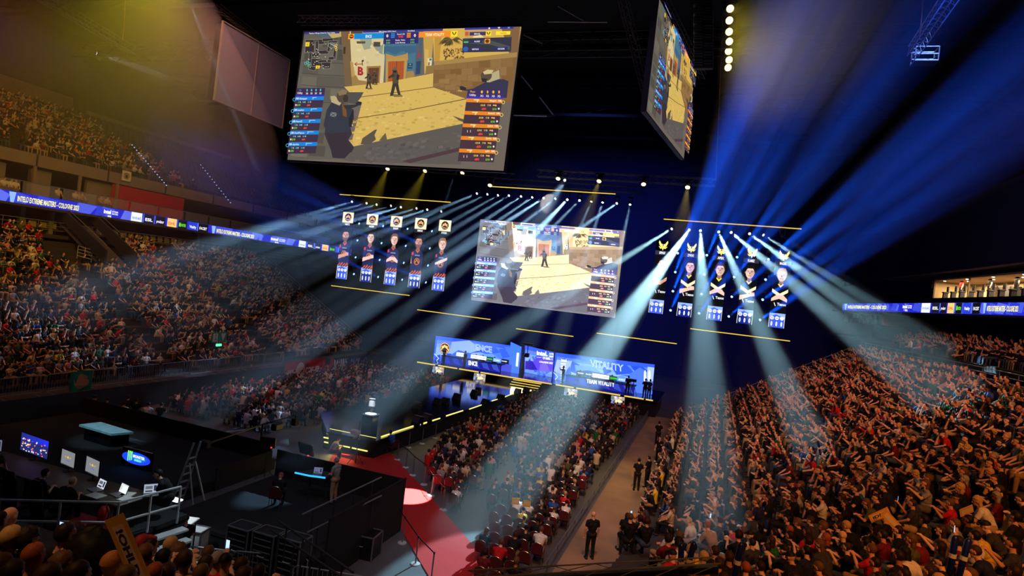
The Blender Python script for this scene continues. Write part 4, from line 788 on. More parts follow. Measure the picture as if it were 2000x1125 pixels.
# arms: for each side (elbow, wrist, curl) in body space, x is mirrored for the left one when given once
POSES = {
 'hands on thighs': P_(SEATED, arms=[((.24, .1, .8), (.14, .32, .66)), ((-.24, .1, .8), (-.14, .32, .66))]),
 'leaning forward, hands clasped': P_(SEATED, ch=(0, .16, .9), nk=(0, .24, 1.0), hd=(0, .33, 1.13), nod=.25, arms=[((.22, .34, .68), (.05, .5, .74)), ((-.22, .34, .68), (-.05, .5, .74))]),
 'arms crossed': P_(SEATED, ch=(0, -.03, .93), hd=(0, .03, 1.22), arms=[((.25, .08, .78), (-.08, .2, .84)), ((-.25, .08, .78), (.08, .22, .8))]),
 'holding up a phone': P_(SEATED, arms=[((.23, .2, .86), (.08, .38, 1.1)), ((-.24, .1, .8), (-.14, .32, .66))]),
 'clapping': P_(SEATED, arms=[((.23, .17, .84), (.04, .38, .98)), ((-.23, .17, .84), (-.04, .38, .98))]),
 'chin in hand': P_(SEATED, ch=(0, .12, .9), nk=(0, .18, 1.01), hd=(0, .25, 1.15), turn=.5, nod=.15, arms=[((.18, .38, .66), (.07, .34, 1.0)), ((-.24, .2, .72), (-.1, .4, .62))]),
 'standing, arms down': P_(STAND, arms=[((.25, -.02, 1.15), (.26, .05, .9)), ((-.25, -.02, 1.15), (-.26, .05, .9))]),
 'standing, hands in front': P_(STAND, arms=[((.25, .02, 1.16), (.06, .24, 1.08)), ((-.25, .02, 1.16), (-.06, .24, 1.06))]),
 'standing, arm raised': P_(STAND, arms=[((.25, .16, 1.36), (.12, .36, 1.5)), ((-.25, .12, 1.2), (-.12, .34, 1.36))]),
}
def skeleton(p):
    """list of (kind, a, b, ra, rb) limb pieces"""
    pel, ch, nk, hd = (V(p[k]) for k in ('pel', 'ch', 'nk', 'hd')); o = []
    o.append(('hip', pel + V((.07, 0, -.02)), pel + V((-.07, 0, -.02)), .125, .125)); o.append(('torso', pel, ch.lerp(pel, .35), .125, .13)); o.append(('torso', ch.lerp(pel, .4) + V((.05, 0, 0)), ch + V((.07, 0, -.02)), .11, .115)); o.append(('torso', ch.lerp(pel, .4) + V((-.05, 0, 0)), ch + V((-.07, 0, -.02)), .11, .115))
    sl = nk + V((0, -.01, -.045)); o.append(('torso', sl + V((p['sh'] - .03, 0, -.035)), sl + V((-p['sh'] + .03, 0, -.035)), .068, .068)); o.append(('torso', sl + V((.08, 0, 0)), sl + V((-.08, 0, 0)), .06, .06)); o.append(('neck', nk + V((0, 0, -.05)), hd + V((0, -.015, -.05)), .06, .053))
    for s, (el, wr) in zip((1, -1), p['arms']):
        S = sl + V((s * p['sh'], 0, -.035)); el = V(el); wr = V(wr); o.append(('sleeve', S, S.lerp(el, .62), .058, .05)); o.append(('arm', S.lerp(el, .55), el, .046, .04)); o.append(('arm', el, wr, .042, .027))
        d = (wr - el).normalized(); side = V((s, 0, 0)); side = (side - d * side.dot(d)).normalized(); up = d.cross(side)
        if up.z > 0: up = -up
        pm = wr + d * .045; o.append(('hand', wr, pm + d * .03, .026, .034)); o.append(('hand', wr + d * .05 + side * .02, wr + d * .05 - side * .02, .018, .018))
        for i, L in enumerate((.062, .074, .07, .054)):
            b = pm + side * (.027 - .018 * i) + d * .035; m_ = b + d * L * .55 + up * .006; e = m_ + (d * .6 + up * .75).normalized() * L * .55; o.append(('finger', b - d * .02, m_, .0105, .0098)); o.append(('finger', m_, e, .0098, .0085))
        tb = wr + d * .03 - side * .028; o.append(('finger', tb, tb - side * .03 + d * .03, .013, .011)); o.append(('finger', tb - side * .03 + d * .03, tb - side * .034 + d * .058 + up * .006, .011, .0095))
    for i in (0, 1):
        h, k, a = V(p['hip'][i]), V(p['kn'][i]), V(p['an'][i]); o.append(('thigh', h, k, .092, .062)); o.append(('shin', k, k.lerp(a, .35), .058, .06)); o.append(('shin', k.lerp(a, .35), a, .057, .038))
        f = a + V((0, .14, -.055)); o.append(('foot', a + V((0, -.03, -.045)), f, .042, .036))
    return o
def head_R(p): return Matrix.Rotation(p['turn'], 3, 'Z') @ Matrix.Rotation(-p['nod'], 3, 'X')
def make_proto(pose):
    p = POSES[pose]; sk = skeleton(p); mb = MB()
    for kind, a, b, ra, rb in sk: capsule(mb, a, b, ra, rb, 8 if kind == 'finger' else 12)
    hd = V(p['hd']); R = head_R(p); H = lambda x, y, z: hd + R @ V((x, y, z))
    ellipsoid(mb, hd + V((0, 0, .02)), (.077, .095, .1), 18, 12, R); ellipsoid(mb, H(0, .022, -.055), (.056, .068, .06), 16, 10, R); ellipsoid(mb, H(0, .07, -.095), (.024, .02, .018), 10, 6, R)
    capsule(mb, H(0, .088, .02), H(0, .108, -.022), .01, .015, 8); capsule(mb, H(-.03, .083, .037), H(.03, .083, .037), .012, .012, 8); capsule(mb, H(-.02, .083, -.058), H(.02, .083, -.058), .009, .009, 8)
    for s in (-1, 1): ellipsoid(mb, H(s * .079, 0, 0), (.012, .02, .032), 8, 6, R)
    me = bpy.data.meshes.new('src'); me.from_pydata(mb.v, [], mb.f); ob = bpy.data.objects.new('src', me); COL.objects.link(ob)
    rm = ob.modifiers.new('r', 'REMESH'); rm.mode = 'VOXEL'; rm.voxel_size = .0085; rm.adaptivity = 0; rm.use_smooth_shade = True
    dc = ob.modifiers.new('d', 'DECIMATE'); dc.ratio = .28
    bpy.context.view_layer.update(); ev = ob.evaluated_get(bpy.context.evaluated_depsgraph_get()); body = bpy.data.meshes.new_from_object(ev)
    bpy.data.objects.remove(ob); bpy.data.meshes.remove(me)
    n = len(body.vertices); co = np.empty(n * 3, np.float32); body.vertices.foreach_get('co', co); co = co.reshape(-1, 3)
    nv = np.empty(n * 3, np.float32); body.vertex_normals.foreach_get('vector', nv); nv = nv.reshape(-1, 3)
    # nearest limb piece of each vertex
    best = np.full(n, 9.); lab = np.zeros(n, int); kinds = [k[0] for k in sk] + ['head']
    for i, (kind, a, b, ra, rb) in enumerate(sk):
        a = np.array(a); d = np.array(b) - a; t = np.clip(((co - a) @ d) / (d @ d + 1e-9), 0, 1); dist = np.linalg.norm(co - a - t[:, None] * d, axis=1) - (ra + (rb - ra) * t); m = dist < best; best[m] = dist[m]; lab[m] = i
    hl = (co - np.array(hd)) @ np.array(R); dist = np.linalg.norm(hl / np.array((.08, .1, .125)), axis=1) * .09 - .09; m = dist < best + .006; lab[m] = len(sk)
    kn = np.array([{'hip': 1, 'torso': 0, 'neck': 2, 'sleeve': 0, 'arm': 2, 'hand': 2, 'finger': 2, 'thigh': 1, 'shin': 3, 'foot': 4, 'head': 2}[k] for k in kinds])[lab]
    tone = np.ones((n, 4), np.float32)
    for s in (-1, 1):
        e = np.linalg.norm((hl - np.array((s * .03, .088, .016))) / np.array((.016, .03, .008)), axis=1); tone[e < 1, :3] = .12
        e = np.linalg.norm((hl - np.array((s * .032, .09, .04))) / np.array((.02, .03, .006)), axis=1); tone[e < 1, :3] = .35
    e = np.linalg.norm((hl - np.array((0, .092, -.058))) / np.array((.024, .03, .009)), axis=1); tone[e < 1, 1:3] = .6
    at = body.color_attributes.new('tone', 'FLOAT_COLOR', 'POINT'); at.data.foreach_set('color', tone.ravel())
    body.polygons.foreach_set('use_smooth', [True] * len(body.polygons)); body.materials.clear(); body.materials.append(M['skin']); body.name = 'person_body'
    polys = [tuple(q.vertices) for q in body.polygons]
    def shell(name, keep, off, m_, co2=None):
        fs = [f for f in polys if all(keep[i] for i in f)]; used = sorted({i for f in fs for i in f}); ix = {u: k for k, u in enumerate(used)}
        P = co[used] + nv[used] * off; s = bpy.data.meshes.new(name); s.from_pydata(P.tolist(), [], [tuple(ix[i] for i in f) for f in fs]); s.polygons.foreach_set('use_smooth', [True] * len(s.polygons)); s.materials.append(m_); return s
    out = {'body': body}
    out['shirt'] = shell('shirt', (kn == 0), .013, M['cloth'])
    out['trousers'] = shell('trousers', (kn == 1) | (kn == 3), .011, M['cloth'])
    out['shorts'] = shell('shorts', (kn == 1), .014, M['cloth'])
    out['shoe'] = [shell('shoe', (kn == 4) & (co[:, 0] > 0), .01, M['cloth']), shell('shoe', (kn == 4) & (co[:, 0] < 0), .01, M['cloth'])]
    # hair styles
    def hair(style):
        h = MB(); rr = random.Random(len(style) * 7 + 1)
        if style == 'cap':
            k0 = len(h.v); ellipsoid(h, hd + R @ V((0, -.004, .036)), (.088, .106, .1), 16, 10, R); capsule(h, H(-.04, .1, .05), H(.04, .1, .05), .03, .03, 8)
            h.v[-10 * 8:] = [tuple(V(q) + R @ V((0, .03, -((V(q) - H(0, .1, .05)).dot(R @ V((0, 0, 1)))) * .0))) for q in h.v[-10 * 8:]]
            cut = .005
        else:
            a, g = {'short': (.006, .004), 'curly': (.022, .014), 'long': (.014, .006), 'huge': (.13, .03), 'bun': (.008, .003)}[style]
            ellipsoid(h, hd + R @ V((0, -.012, .032)), (.082 + a, .098 + a, .1 + a), 20, 14, R)
            if style == 'long': ellipsoid(h, H(0, -.05, -.08), (.085, .055, .17), 16, 12, R)
            if style == 'bun': ellipsoid(h, H(0, -.1, .09), (.042, .042, .042), 12, 8, R)
            h.v = [tuple(V(q) + (V(q) - hd).normalized() * rr.uniform(-g, g)) for q in h.v]; cut = None
        vs = [R.transposed() @ (V(q) - hd) for q in h.v]
        def ok(q):
            if style == 'cap': return q.z > .02
            if style == 'huge': return not (q.y > .05 and q.z < .06 and abs(q.x) < .09)
            if q.y > .02 and q.z < .05 + q.y * .2: return False
            if style != 'long' and q.z < -.06: return False
            return True
        fs = [f for f in h.f if all(ok(vs[i]) for i in f)]; used = sorted({i for f in fs for i in f}); ix = {u: k for k, u in enumerate(used)}
        me = bpy.data.meshes.new('hair'); me.from_pydata([h.v[i] for i in used], [], [tuple(ix[i] for i in f) for f in fs]); me.polygons.foreach_set('use_smooth', [True] * len(me.polygons)); me.materials.append(M['hair']); return me
    out['hairf'] = hair; out['hairs'] = {}
    out['wrist'] = V(p['arms'][0][1]); out['hd'] = hd
    return out
def skinmat():
    m = bpy.data.materials.new('skin'); m.use_nodes = True; nt = m.node_tree; b = nt.nodes['Principled BSDF']; b.inputs['Roughness'].default_value = .55; b.inputs['Specular IOR Level'].default_value = .3
    oi = nt.nodes.new('ShaderNodeObjectInfo'); a = nt.nodes.new('ShaderNodeVertexColor'); a.layer_name = 'tone'; mx = nt.nodes.new('ShaderNodeMix'); mx.data_type = 'RGBA'; mx.blend_type = 'MULTIPLY'; mx.inputs[0].default_value = 1
    nt.links.new(oi.outputs['Color'], mx.inputs[6]); nt.links.new(a.outputs[0], mx.inputs[7]); nt.links.new(mx.outputs[2], b.inputs['Base Color']); return m
M['skin'] = skinmat(); M['cloth'] = omat('cloth'); M['hair'] = omat('hair', .6, .4, 60)
PROTO = {}
def proto(pose):
    if pose not in PROTO: PROTO[pose] = make_proto(pose)
    return PROTO[pose]
SKINS = [(236, 188, 160), (226, 172, 142), (214, 158, 126), (240, 198, 172), (180, 122, 92), (120, 80, 60)]
SKW = [5, 6, 4, 4, 2, 1]
HAIRS = {'dark brown': (38, 26, 20), 'black': (20, 18, 20), 'brown': (58, 38, 26), 'light brown': (100, 72, 48), 'blond': (196, 158, 100), 'ginger': (156, 80, 38), 'grey': (150, 148, 146)}
HW = [8, 6, 7, 5, 3, 1, 1]
SHIRTS = {'black': (20, 20, 24), 'dark grey': (56, 56, 62), 'navy': (28, 36, 72), 'white': (226, 222, 218), 'cream': (208, 190, 160), 'light grey': (150, 150, 154), 'red': (196, 26, 34), 'maroon': (110, 26, 38), 'olive': (86, 88, 54), 'green': (40, 110, 62), 'blue': (40, 84, 170), 'yellow': (224, 190, 50), 'tan': (168, 132, 96), 'pink': (214, 140, 150)}
SW = [46, 11, 12, 10, 3, 6, 6, 4, 4, 2, 3, 1, 3, 1]
LEGS = {'black trousers': (24, 24, 28), 'blue jeans': (58, 76, 110), 'beige shorts': (176, 148, 112), 'grey trousers': (92, 92, 96), 'khaki trousers': (150, 124, 90), 'black shorts': (26, 26, 30)}
LW_ = [6, 5, 4, 2, 4, 3]
def wch(r, d, w): return r.choices(list(d), w)[0]
def person(label, pose, loc, rz, skin, shirt, legs, hair, hairc, group=None, scale=1, shoes=(40, 40, 44)):
    pr = proto(pose); o = bpy.data.objects.new('person', pr['body']); COL.objects.link(o); o.location = loc; o.rotation_euler = (0, 0, rz); o.scale = (scale,) * 3
    o.color = lin(skin) + (1,); tag(o, label, 'person', group)
    def part(nm, me, col):
        c = bpy.data.objects.new(nm, me); COL.objects.link(c); c.parent = o; c.color = lin(col) + (1,); return c
    part('shirt', pr['shirt'], SHIRTS.get(shirt, shirt)); lg = legs if isinstance(legs, str) else None
    part('shorts' if lg and 'shorts' in lg else 'trousers', pr['shorts' if lg and 'shorts' in lg else 'trousers'], LEGS.get(legs, legs)); part('shoe', pr['shoe'][0], shoes); part('shoe', pr['shoe'][1], shoes)
    if hair and hair != 'bald':
        if hair not in pr['hairs']: pr['hairs'][hair] = pr['hairf'](hair)
        part('cap' if hair == 'cap' else 'hair', pr['hairs'][hair], HAIRS.get(hairc, hairc))
    return o
# ---- seats of the two stands, the floor and the upper tier
rc = random.Random(21); SEATS = []   # (x, y, z, facing, zone, row, index)
def inframe(x, y, z, m=30):
    a = proj(x, y, z + 1.2); b = proj(x, y, z + .4); return a[2] > 4.2 and -m < a[0] < 2000 + m and a[1] < 1125 + m and b[1] > -m
for i in range(18):
    d = i * RD + .42; yf = yfar(d) - .6; th = 0; k = 0; y = yf
    while y > SY:
        gap = any(abs(y - g) < .65 for g in (36.5, 48.5)) or (abs(y - 26) < .6)
        if not gap: SEATS.append((SX + d, y, kz(i * RD, 0), PI / 2 + .12, 'right stand', i, k))
        y -= .53; k += 1
    s = 0; L = d * PI / 2
    while s < L:
        th = s / d
        if abs(th - .62) * d > .55 and abs(th - 1.2) * d > .5: SEATS.append((SX + d * math.cos(th), SY - d * math.sin(th), kz(i * RD, th), PI / 2 - th * .62, 'right stand', i, k))
        s += .53; k += 1
for i in range(18, 24):   # nearest rows of the bend, closest to the viewer
    pass
for i in range(3):
    y = 66
    while y > 28:
        SEATS.append((SX + 18 * RD + 3.1 + i * .9, y, 8.6 + .3 * i + .15, PI / 2, 'right upper bank', i, int(y))); y -= .56
for i in range(17):
    y = 57.8 - i * .1; k = 0
    while y > 14:
        if abs(y - 44) > .7 and abs(y - 33.6) > .7: SEATS.append((LX - i * LD - .42, y, LZ0 + LK * i * LD, -PI / 2 + .15, 'left stand', i, k))
        y -= .53; k += 1
for r_ in range(27):
    y = 29.8 + r_ * .95; x = -32.6 + max(0, (34 - y)) * .25; k = 0
    while x < -23.4 - max(0, (34 - y)) * .2:
        if abs(x + 28) > .5: SEATS.append((x, y, 0, .1, 'left floor seats', r_, k))
        x += .56; k += 1
for r_ in range(37):
    y = 19.6 + r_ * .98; x = -14.0 + max(0, 27 - y) * .95 if y < 34 else -14.6; k = 0
    if y > 34: x += 0
    else: x = max(x, -14.6 + (34 - y) * .28)
    while x < -5.2:
        if abs(x + 9.6) > .5 or y < 26: SEATS.append((x, y, 0, .05, 'right floor seats', r_, k))
        x += .56; k += 1
for i in range(11):
    y = 50 - i * .6; k = 0
    while y > 18:
        if rc.random() < (.82 if y < 44 else .5): SEATS.append((-52.9 - i * .85, y, 16.4 + i * .5, -PI / 2 + .2, 'left upper tier', i, k))
        y -= .56; k += 1
def occupied(s):
    x, y, z, f, zn, r_, k = s; p = proj(x, y, z + 1)
    if zn == 'right floor seats' and 930 < p[0] < 1120 and p[1] > 1035: return rc.random() < .5      # empty chairs in front
    if zn == 'right floor seats' and p[0] < 1000 and p[1] > 960: return False
    if zn == 'right floor seats' and (p[1] > 1005 + (1120 - p[0]) * .5): return False
    q_ = proj(x, y, 0)
    if zn == 'right floor seats' and q_[1] > 890 and q_[0] < 800 + (q_[1] - 900) * .85: return False
    if zn == 'right stand' and ((p[0] < 1300 and p[1] > 1035) or p[2] < 7.3): return False
    if zn == 'left floor seats' and p[1] > 850: return False
    if zn == 'left stand':
        if r_ >= 13 and 80 < p[0] < 240: return False
    return rc.random() < {'right stand': .965, 'left stand': .95, 'left upper tier': 1, 'right upper bank': .8}.get(zn, .95)
EMPTY = []
pool = []
for s in SEATS:
    if not inframe(s[0], s[1], s[2]): continue
    if occupied(s): pool.append((proj(s[0], s[1], s[2] + 1)[2], s))
    elif s[4] == 'right floor seats' and proj(s[0], s[1], 0)[0] > 960 and proj(s[0], s[1], 0)[1] > 1020: EMPTY.append(s)
pool.sort(key=lambda t: t[0])
ORD = ['first', 'second', 'third', 'fourth', 'fifth', 'sixth', 'seventh', 'eighth', 'ninth', 'tenth', 'eleventh', 'twelfth', 'thirteenth', 'fourteenth', 'fifteenth', 'sixteenth', 'seventeenth', 'eighteenth', 'nineteenth', 'twentieth']
def ordw(n):
    if n < 20: return ORD[n]
    t = ['twentieth', 'thirtieth', 'fortieth', 'fiftieth', 'sixtieth', 'seventieth', 'eightieth'][(n + 1) // 10 - 2]; T = ['twenty', 'thirty', 'forty', 'fifty', 'sixty', 'seventy', 'eighty'][(n + 1) // 10 - 2]
    return t if (n + 1) % 10 == 0 else T + '-' + ORD[(n + 1) % 10 - 1]
NIND = 232
row_n = {}
SEATPOSE = ['hands on thighs', 'leaning forward, hands clasped', 'arms crossed', 'clapping', 'chin in hand', 'hands on thighs', 'holding up a phone']
SPW = [6, 5, 3, 3, 3, 3, .8]
PHONES = []
_seen = set()
near = sorted(pool[:NIND], key=lambda t: (t[1][4], t[1][5], proj(t[1][0], t[1][1], t[1][2])[0]))
for dep, (x, y, z, f, zn, r_, k) in near:
    key = (zn, r_); row_n[key] = row_n.get(key, -1) + 1
    pose = rc.choices(SEATPOSE, SPW)[0]; sh = wch(rc, SHIRTS, SW); hc = wch(rc, HAIRS, HW); hs = rc.choices(['short', 'curly', 'long', 'cap', 'bald', 'bun'], [12, 4, 4, 1.5, 1, 1])[0]; lg = wch(rc, LEGS, LW_)
    hw = {'short': f'short {hc} hair', 'curly': f'curly {hc} hair', 'long': f'long {hc} hair', 'cap': 'dark cap', 'bald': 'bald head', 'bun': f'{hc} bun'}[hs]
    lb = f'person in {sh} top, {hw}, {ordw(row_n[key])} along {ordw(r_)} row, {zn}'
    sc_ = rc.uniform(.93, 1.06)
    person(lb, pose, (x, y, z), f + rc.uniform(-.22, .22) - .0, rc.choices(SKINS, SKW)[0], sh, lg, hs, (24, 24, 30) if hs == 'cap' else hc, 'spectators in the ' + zn, sc_)
    if pose == 'holding up a phone': PHONES.append((x, y, z, f, zn, lb, sc_))
# ---- everyone farther away: one crowd
def simple_person(pose):
    """coarse figure: list of (verts, faces, slot) slot 0 skin 1 shirt 2 legs 3 hair 4 shoes"""
    p = POSES[pose]; mbs = [MB() for _ in range(6)]
    pel, ch, nk, hd = (V(p[k]) for k in ('pel', 'ch', 'nk', 'hd'))
    def lo(mb, a, b, ra, rb, n=5, cap=True): mb.tube([a, b], [ra, rb], n, cap)
    t = mbs[1]; pts = [pel + V((0, 0, -.1)), pel.lerp(ch, .5), ch + V((0, 0, .02)), nk + V((0, 0, -.02))]; vs = []; fs = []; rx = [.17, .165, .2, .09]; ry = [.13, .12, .125, .07]; n = 7
    for q, a, b in zip(pts, rx, ry):
        for i in range(n): g = 2 * PI * i / n; vs.append(q + V((a * math.cos(g), b * math.sin(g), 0)))
    for j in range(3):
        for i in range(n): k = (i + 1) % n; fs.append((j * n + i, j * n + k, j * n + n + k, j * n + n + i))
    fs.append(tuple(range(3 * n, 4 * n))); t.add(vs, fs)
    sl = nk + V((0, -.01, -.08))
    for s, (el, wr) in zip((1, -1), p['arms']):
        S = sl + V((s * p['sh'], 0, 0)); el = V(el); wr = V(wr); lo(t, S + V((-s * .05, 0, .02)), S.lerp(el, .65), .062, .052); lo(mbs[5], S.lerp(el, .6), el, .044, .04, 4, False); lo(mbs[5], el, wr, .042, .032, 4, False); lo(mbs[0], wr, wr + (wr - el).normalized() * .1, .034, .028, 4)
    lo(mbs[0], nk + V((0, 0, -.05)), hd + V((0, -.01, -.04)), .05, .05, 5, False)
    R = head_R(p); ellipsoid(mbs[0], hd + V((0, 0, -.0)), (.076, .094, .12), 7, 5, R); ellipsoid(mbs[3], hd + R @ V((0, -.022, .035)), (.086, .096, .098), 7, 4, R)
    for i in (0, 1):
        h, k, a = V(p['hip'][i]), V(p['kn'][i]), V(p['an'][i]); lo(mbs[2], h, k + V((0, .03, 0)), .1, .072, 5); lo(mbs[2], k, a, .066, .045, 5, False); lo(mbs[4], a + V((0, -.05, -.04)), a + V((0, .17, -.05)), .045, .035, 4)
    vs = []; fs = []; sl_ = []
    for i, m_ in enumerate(mbs): o = len(vs); vs += m_.v; fs += [tuple(j + o for j in f) for f in m_.f]; sl_ += [i] * len(m_.v)
    return np.array(vs, np.float32), fs, np.array(sl_)
far = pool[NIND:]
simp = [simple_person(q) for q in ('hands on thighs', 'leaning forward, hands clasped', 'clapping', 'chin in hand', 'arms crossed')]
def build_crowd(name, items, label):
    AV = []; AC = []; LT = []; LI = []; off = 0
    cs = {k: np.array(lin(v)) for k, v in SHIRTS.items()}
    for dep, (x, y, z, f, zn, r_, k) in items:
        q = rc.choices(range(5), [5, 4, 2, 2, 2])[0]; vs, fs, sl = simp[q]; a = f + rc.uniform(-.3, .3); c, s = math.cos(a), math.sin(a); g = rc.uniform(.92, 1.06)
        P = np.empty_like(vs); P[:, 0] = (vs[:, 0] * c - vs[:, 1] * s) * g + x; P[:, 1] = (vs[:, 0] * s + vs[:, 1] * c) * g + y; P[:, 2] = vs[:, 2] * g + z
        sk = lin(rc.choices(SKINS, SKW)[0]); sh = lin(SHIRTS[wch(rc, SHIRTS, SW)]); lgn = wch(rc, LEGS, LW_); lg = lin(LEGS[lgn]); hr = lin(HAIRS[wch(rc, HAIRS, HW)]); pal = np.array([sk, sh, lg, hr, lin((60, 60, 62)), sh if rc.random() < .38 else sk], np.float32)
        C = np.ones((len(vs), 4), np.float32); C[:, :3] = pal[sl]
        AV.append(P); AC.append(C); key = q
        if key not in _fl: _fl[key] = (np.array([len(f_) for f_ in fs]), np.array([i for f_ in fs for i in f_]))
        ln, ix = _fl[key]; LT.append(ln); LI.append(ix + off); off += len(vs)
    AV = np.concatenate(AV); AC = np.concatenate(AC); LT = np.concatenate(LT); LI = np.concatenate(LI)
    me = bpy.data.meshes.new(name); me.vertices.add(len(AV)); me.vertices.foreach_set('co', AV.ravel()); me.loops.add(len(LI)); me.loops.foreach_set('vertex_index', LI.astype(np.int32)); me.polygons.add(len(LT))
    me.polygons.foreach_set('loop_start', np.concatenate([[0], np.cumsum(LT)[:-1]]).astype(np.int32)); me.update(calc_edges=True)
    me.polygons.foreach_set('use_smooth', [True] * len(LT))
    a_ = me.color_attributes.new('col', 'FLOAT_COLOR', 'POINT'); a_.data.foreach_set('color', AC.ravel()); me.materials.append(M['crowd'])
    o = bpy.data.objects.new(name, me); COL.objects.link(o); tag(o, label, 'crowd', None, 'stuff'); return o
_fl = {}
M['crowd'] = omat('crowd_cloth_and_skin', .75, 0, vcol=True)
build_crowd('crowd', far, 'dense seated crowd filling both stands and the hall floor')
print('people', len(pool), 'far', len(far), 'near depth', pool[NIND - 1][0])
# ---------------------------------------------------------------- haze and lamps
def hazemat(name, dens, g=.5, col=(1, 1, 1)):
    v = bpy.data.materials.new(name); v.use_nodes = True; nt = v.node_tree; nt.nodes.clear(); o = nt.nodes.new('ShaderNodeOutputMaterial'); s = nt.nodes.new('ShaderNodeVolumeScatter')
    s.inputs['Density'].default_value = dens; s.inputs['Anisotropy'].default_value = g; s.inputs['Color'].default_value = tuple(col) + (1,); nt.links.new(s.outputs[0], o.inputs['Volume'])
    return v
M['haze'] = hazemat('stage_haze', .02); M['haze_thin'] = hazemat('thin_haze', .02, .1)
def cone_obj(name, a, b, r0, r1, m, label, n=20):
    a = V(a); b = V(b); d = b - a; L = d.length; q = d.to_track_quat('-Z', 'Y'); vs = []; fs = []
    for r, z in ((r0, 0), (r1, -L)):
        for i in range(n): t = 2 * PI * i / n; vs.append((r * math.cos(t), r * math.sin(t), z))
    for i in range(n): fs.append((n + i, n + (i + 1) % n, (i + 1) % n, i))
    fs.append(tuple(range(n))); fs.append(tuple(range(n, 2 * n))[::-1])
    me = bpy.data.meshes.new(name); me.from_pydata(vs, [], fs); me.materials.append(m); o = bpy.data.objects.new(name, me); COL.objects.link(o); o.location = a; o.rotation_euler = q.to_euler(); return tag(o, label, 'haze', None, 'stuff')
def spot(a, b, ang, power, col, blend=.5, soft=.12, off=.0):
    l = bpy.data.lights.new('lamp', 'SPOT'); l.energy = power; l.spot_size = ang; l.spot_blend = blend; l.shadow_soft_size = soft; l.color = col
    o = bpy.data.objects.new('lamp', l); COL.objects.link(o); a = V(a); d = (V(b) - a).normalized(); o.location = a + d * off; o.rotation_euler = d.to_track_quat('-Z', 'Y').to_euler(); return o
def area(a, b, size, power, col):
    l = bpy.data.lights.new('wash_lamp', 'AREA'); l.energy = power; l.size = size; l.color = col; l.shape = 'DISK'
    o = bpy.data.objects.new('wash_lamp', l); COL.objects.link(o); o.location = a; o.rotation_euler = (V(b) - V(a)).to_track_quat('-Z', 'Y').to_euler(); return o
_head = {}
def moving_head(label, p, tgt, group, lens='cool_lamp', s=1.0, name='moving_head_light', arm=.55):
    t = thing(name, label, 'stage light', p, 0, group); d = (V(tgt) - V(p)).normalized(); q = d.to_track_quat('-Z', 'Y').to_euler()
    k = (name, lens, s, arm)
    if k not in _head:
        b = MB().lathe([(.13 * s, 0.0), (.14 * s, .1 * s), (.12 * s, .3 * s), (.08 * s, .38 * s)], n=12); b.sm = False; h = b.build('lamp_head', M['black'], t)
        b = MB().lathe([(.11 * s, -.012), (.11 * s, .01)], n=12); l = b.build('lens', M[lens], t)
        y = MB(); y.box((-.19 * s, 0, arm * .5 + .05), (.04, .1, arm)).box((.19 * s, 0, arm * .5 + .05), (.04, .1, arm)).box((0, 0, arm + .07), (.42 * s, .2, .12)); y = y.build('yoke', M['black'], t)
        _head[k] = (h.data, l.data, y.data)
    else:
        h, l, y = (bpy.data.objects.new(n_, me) for n_, me in zip(('lamp_head', 'lens', 'yoke'), _head[k]))
        for c in (h, l, y): COL.objects.link(c); c.parent = t
    l.parent = h
    h.rotation_euler = q; return t, d
COOL = (.33, .64, 1.0); TEAL = (.42, .82, 1.0); BLUE = (.0, .085, 1.0)
def beam(i, grp, src, tgt, z, r1, power=1.0, col=COOL, Y=57, lens='cool_lamp', gname='', where='', m='haze', base=165000, yaw_d=None):
    p = atY(*src, Y)
    if yaw_d: t = atD(*tgt, yaw_d)
    elif z == 'L': t = on_left(*tgt, .9)
    elif z == 'R': t = on_right(*tgt, .9)
    else: t = atz(*tgt, z)
    th, d = moving_head(f'{where}, {ordw(i)} from the left', p, t, gname, lens)
    L = (t - p).length; half = math.atan((r1 - .1) / L); spot(p, t, 2 * half + math.radians(.4), base * power, col, .45, .1, .03)
    cone_obj('beam_haze', p + d * .05, t, .14, r1 * 1.12 + .1, M[m], f'hazy light beam from the {ordw(i)} {grp} light'); return p, t
LFT = [((687.4, 394), (0, 600), 'L', 1.3, .6), ((716, 397), (60, 570), 'L', 1.2, .55), ((735.6, 399.7), (150, 556), 'L', 1.1, .5), ((763.7, 402), (260, 540), 'L', 1.0, .4), ((783, 404.7), (40, 610), 'L', 1.2, 1.3), ((813.6, 407), (200, 590), 'L', 1.1, .8), ((834.5, 409.5), (110, 640), 'L', 1.2, 1.3), ((861.9, 413), (330, 600), 'L', 1.0, .8)]
LFT = [(a, b, c, d, e * .55) for a, b, c, d, e in LFT]
for i, (s, t, z, r, pw) in enumerate(LFT): beam(i, 'left bank', s, t, z, r, pw, gname='spot lights over the left portrait banners', where='white spot light over the left portrait banners')
CEN = [((931.5, 378), (180, 690), 'L', 1.2, .7), ((952, 379.6), (260, 700), 'L', 1.1, .6), ((972.7, 381.4), (330, 745), 1, 1.1, .7), ((994, 382), (300, 800), 1, 1.1, .7), ((1017.7, 383.7), (385, 800), 1, 1.1, .8), ((1039.6, 385.5), (487, 762), 1, 1.0, 1.1), ((1061.8, 387), (375, 825), 1, 1.1, 1.5), ((1084.6, 388), (540, 800), 1, 1.0, 1.0), ((1108, 390), (575, 950), 1.0, 1.35, 1.7), ((1132, 391.4), (720, 806), 1.9, .9, .8), ((1155, 393.7), (985, 780), .8, 1.1, .6), ((1177, 395.5), (1045, 810), .8, 1.1, .55), ((1204.7, 397.3), (535, 850), .8, 1.2, 1.0), ((1230.6, 399.6), (1140, 840), .8, 1.1, .5)]
CEN = [(a, b, c, d, e * (.6 if i < 5 else (.55 if i in (9, 10, 11, 13) else .85))) for i, (a, b, c, d, e) in enumerate(CEN)]
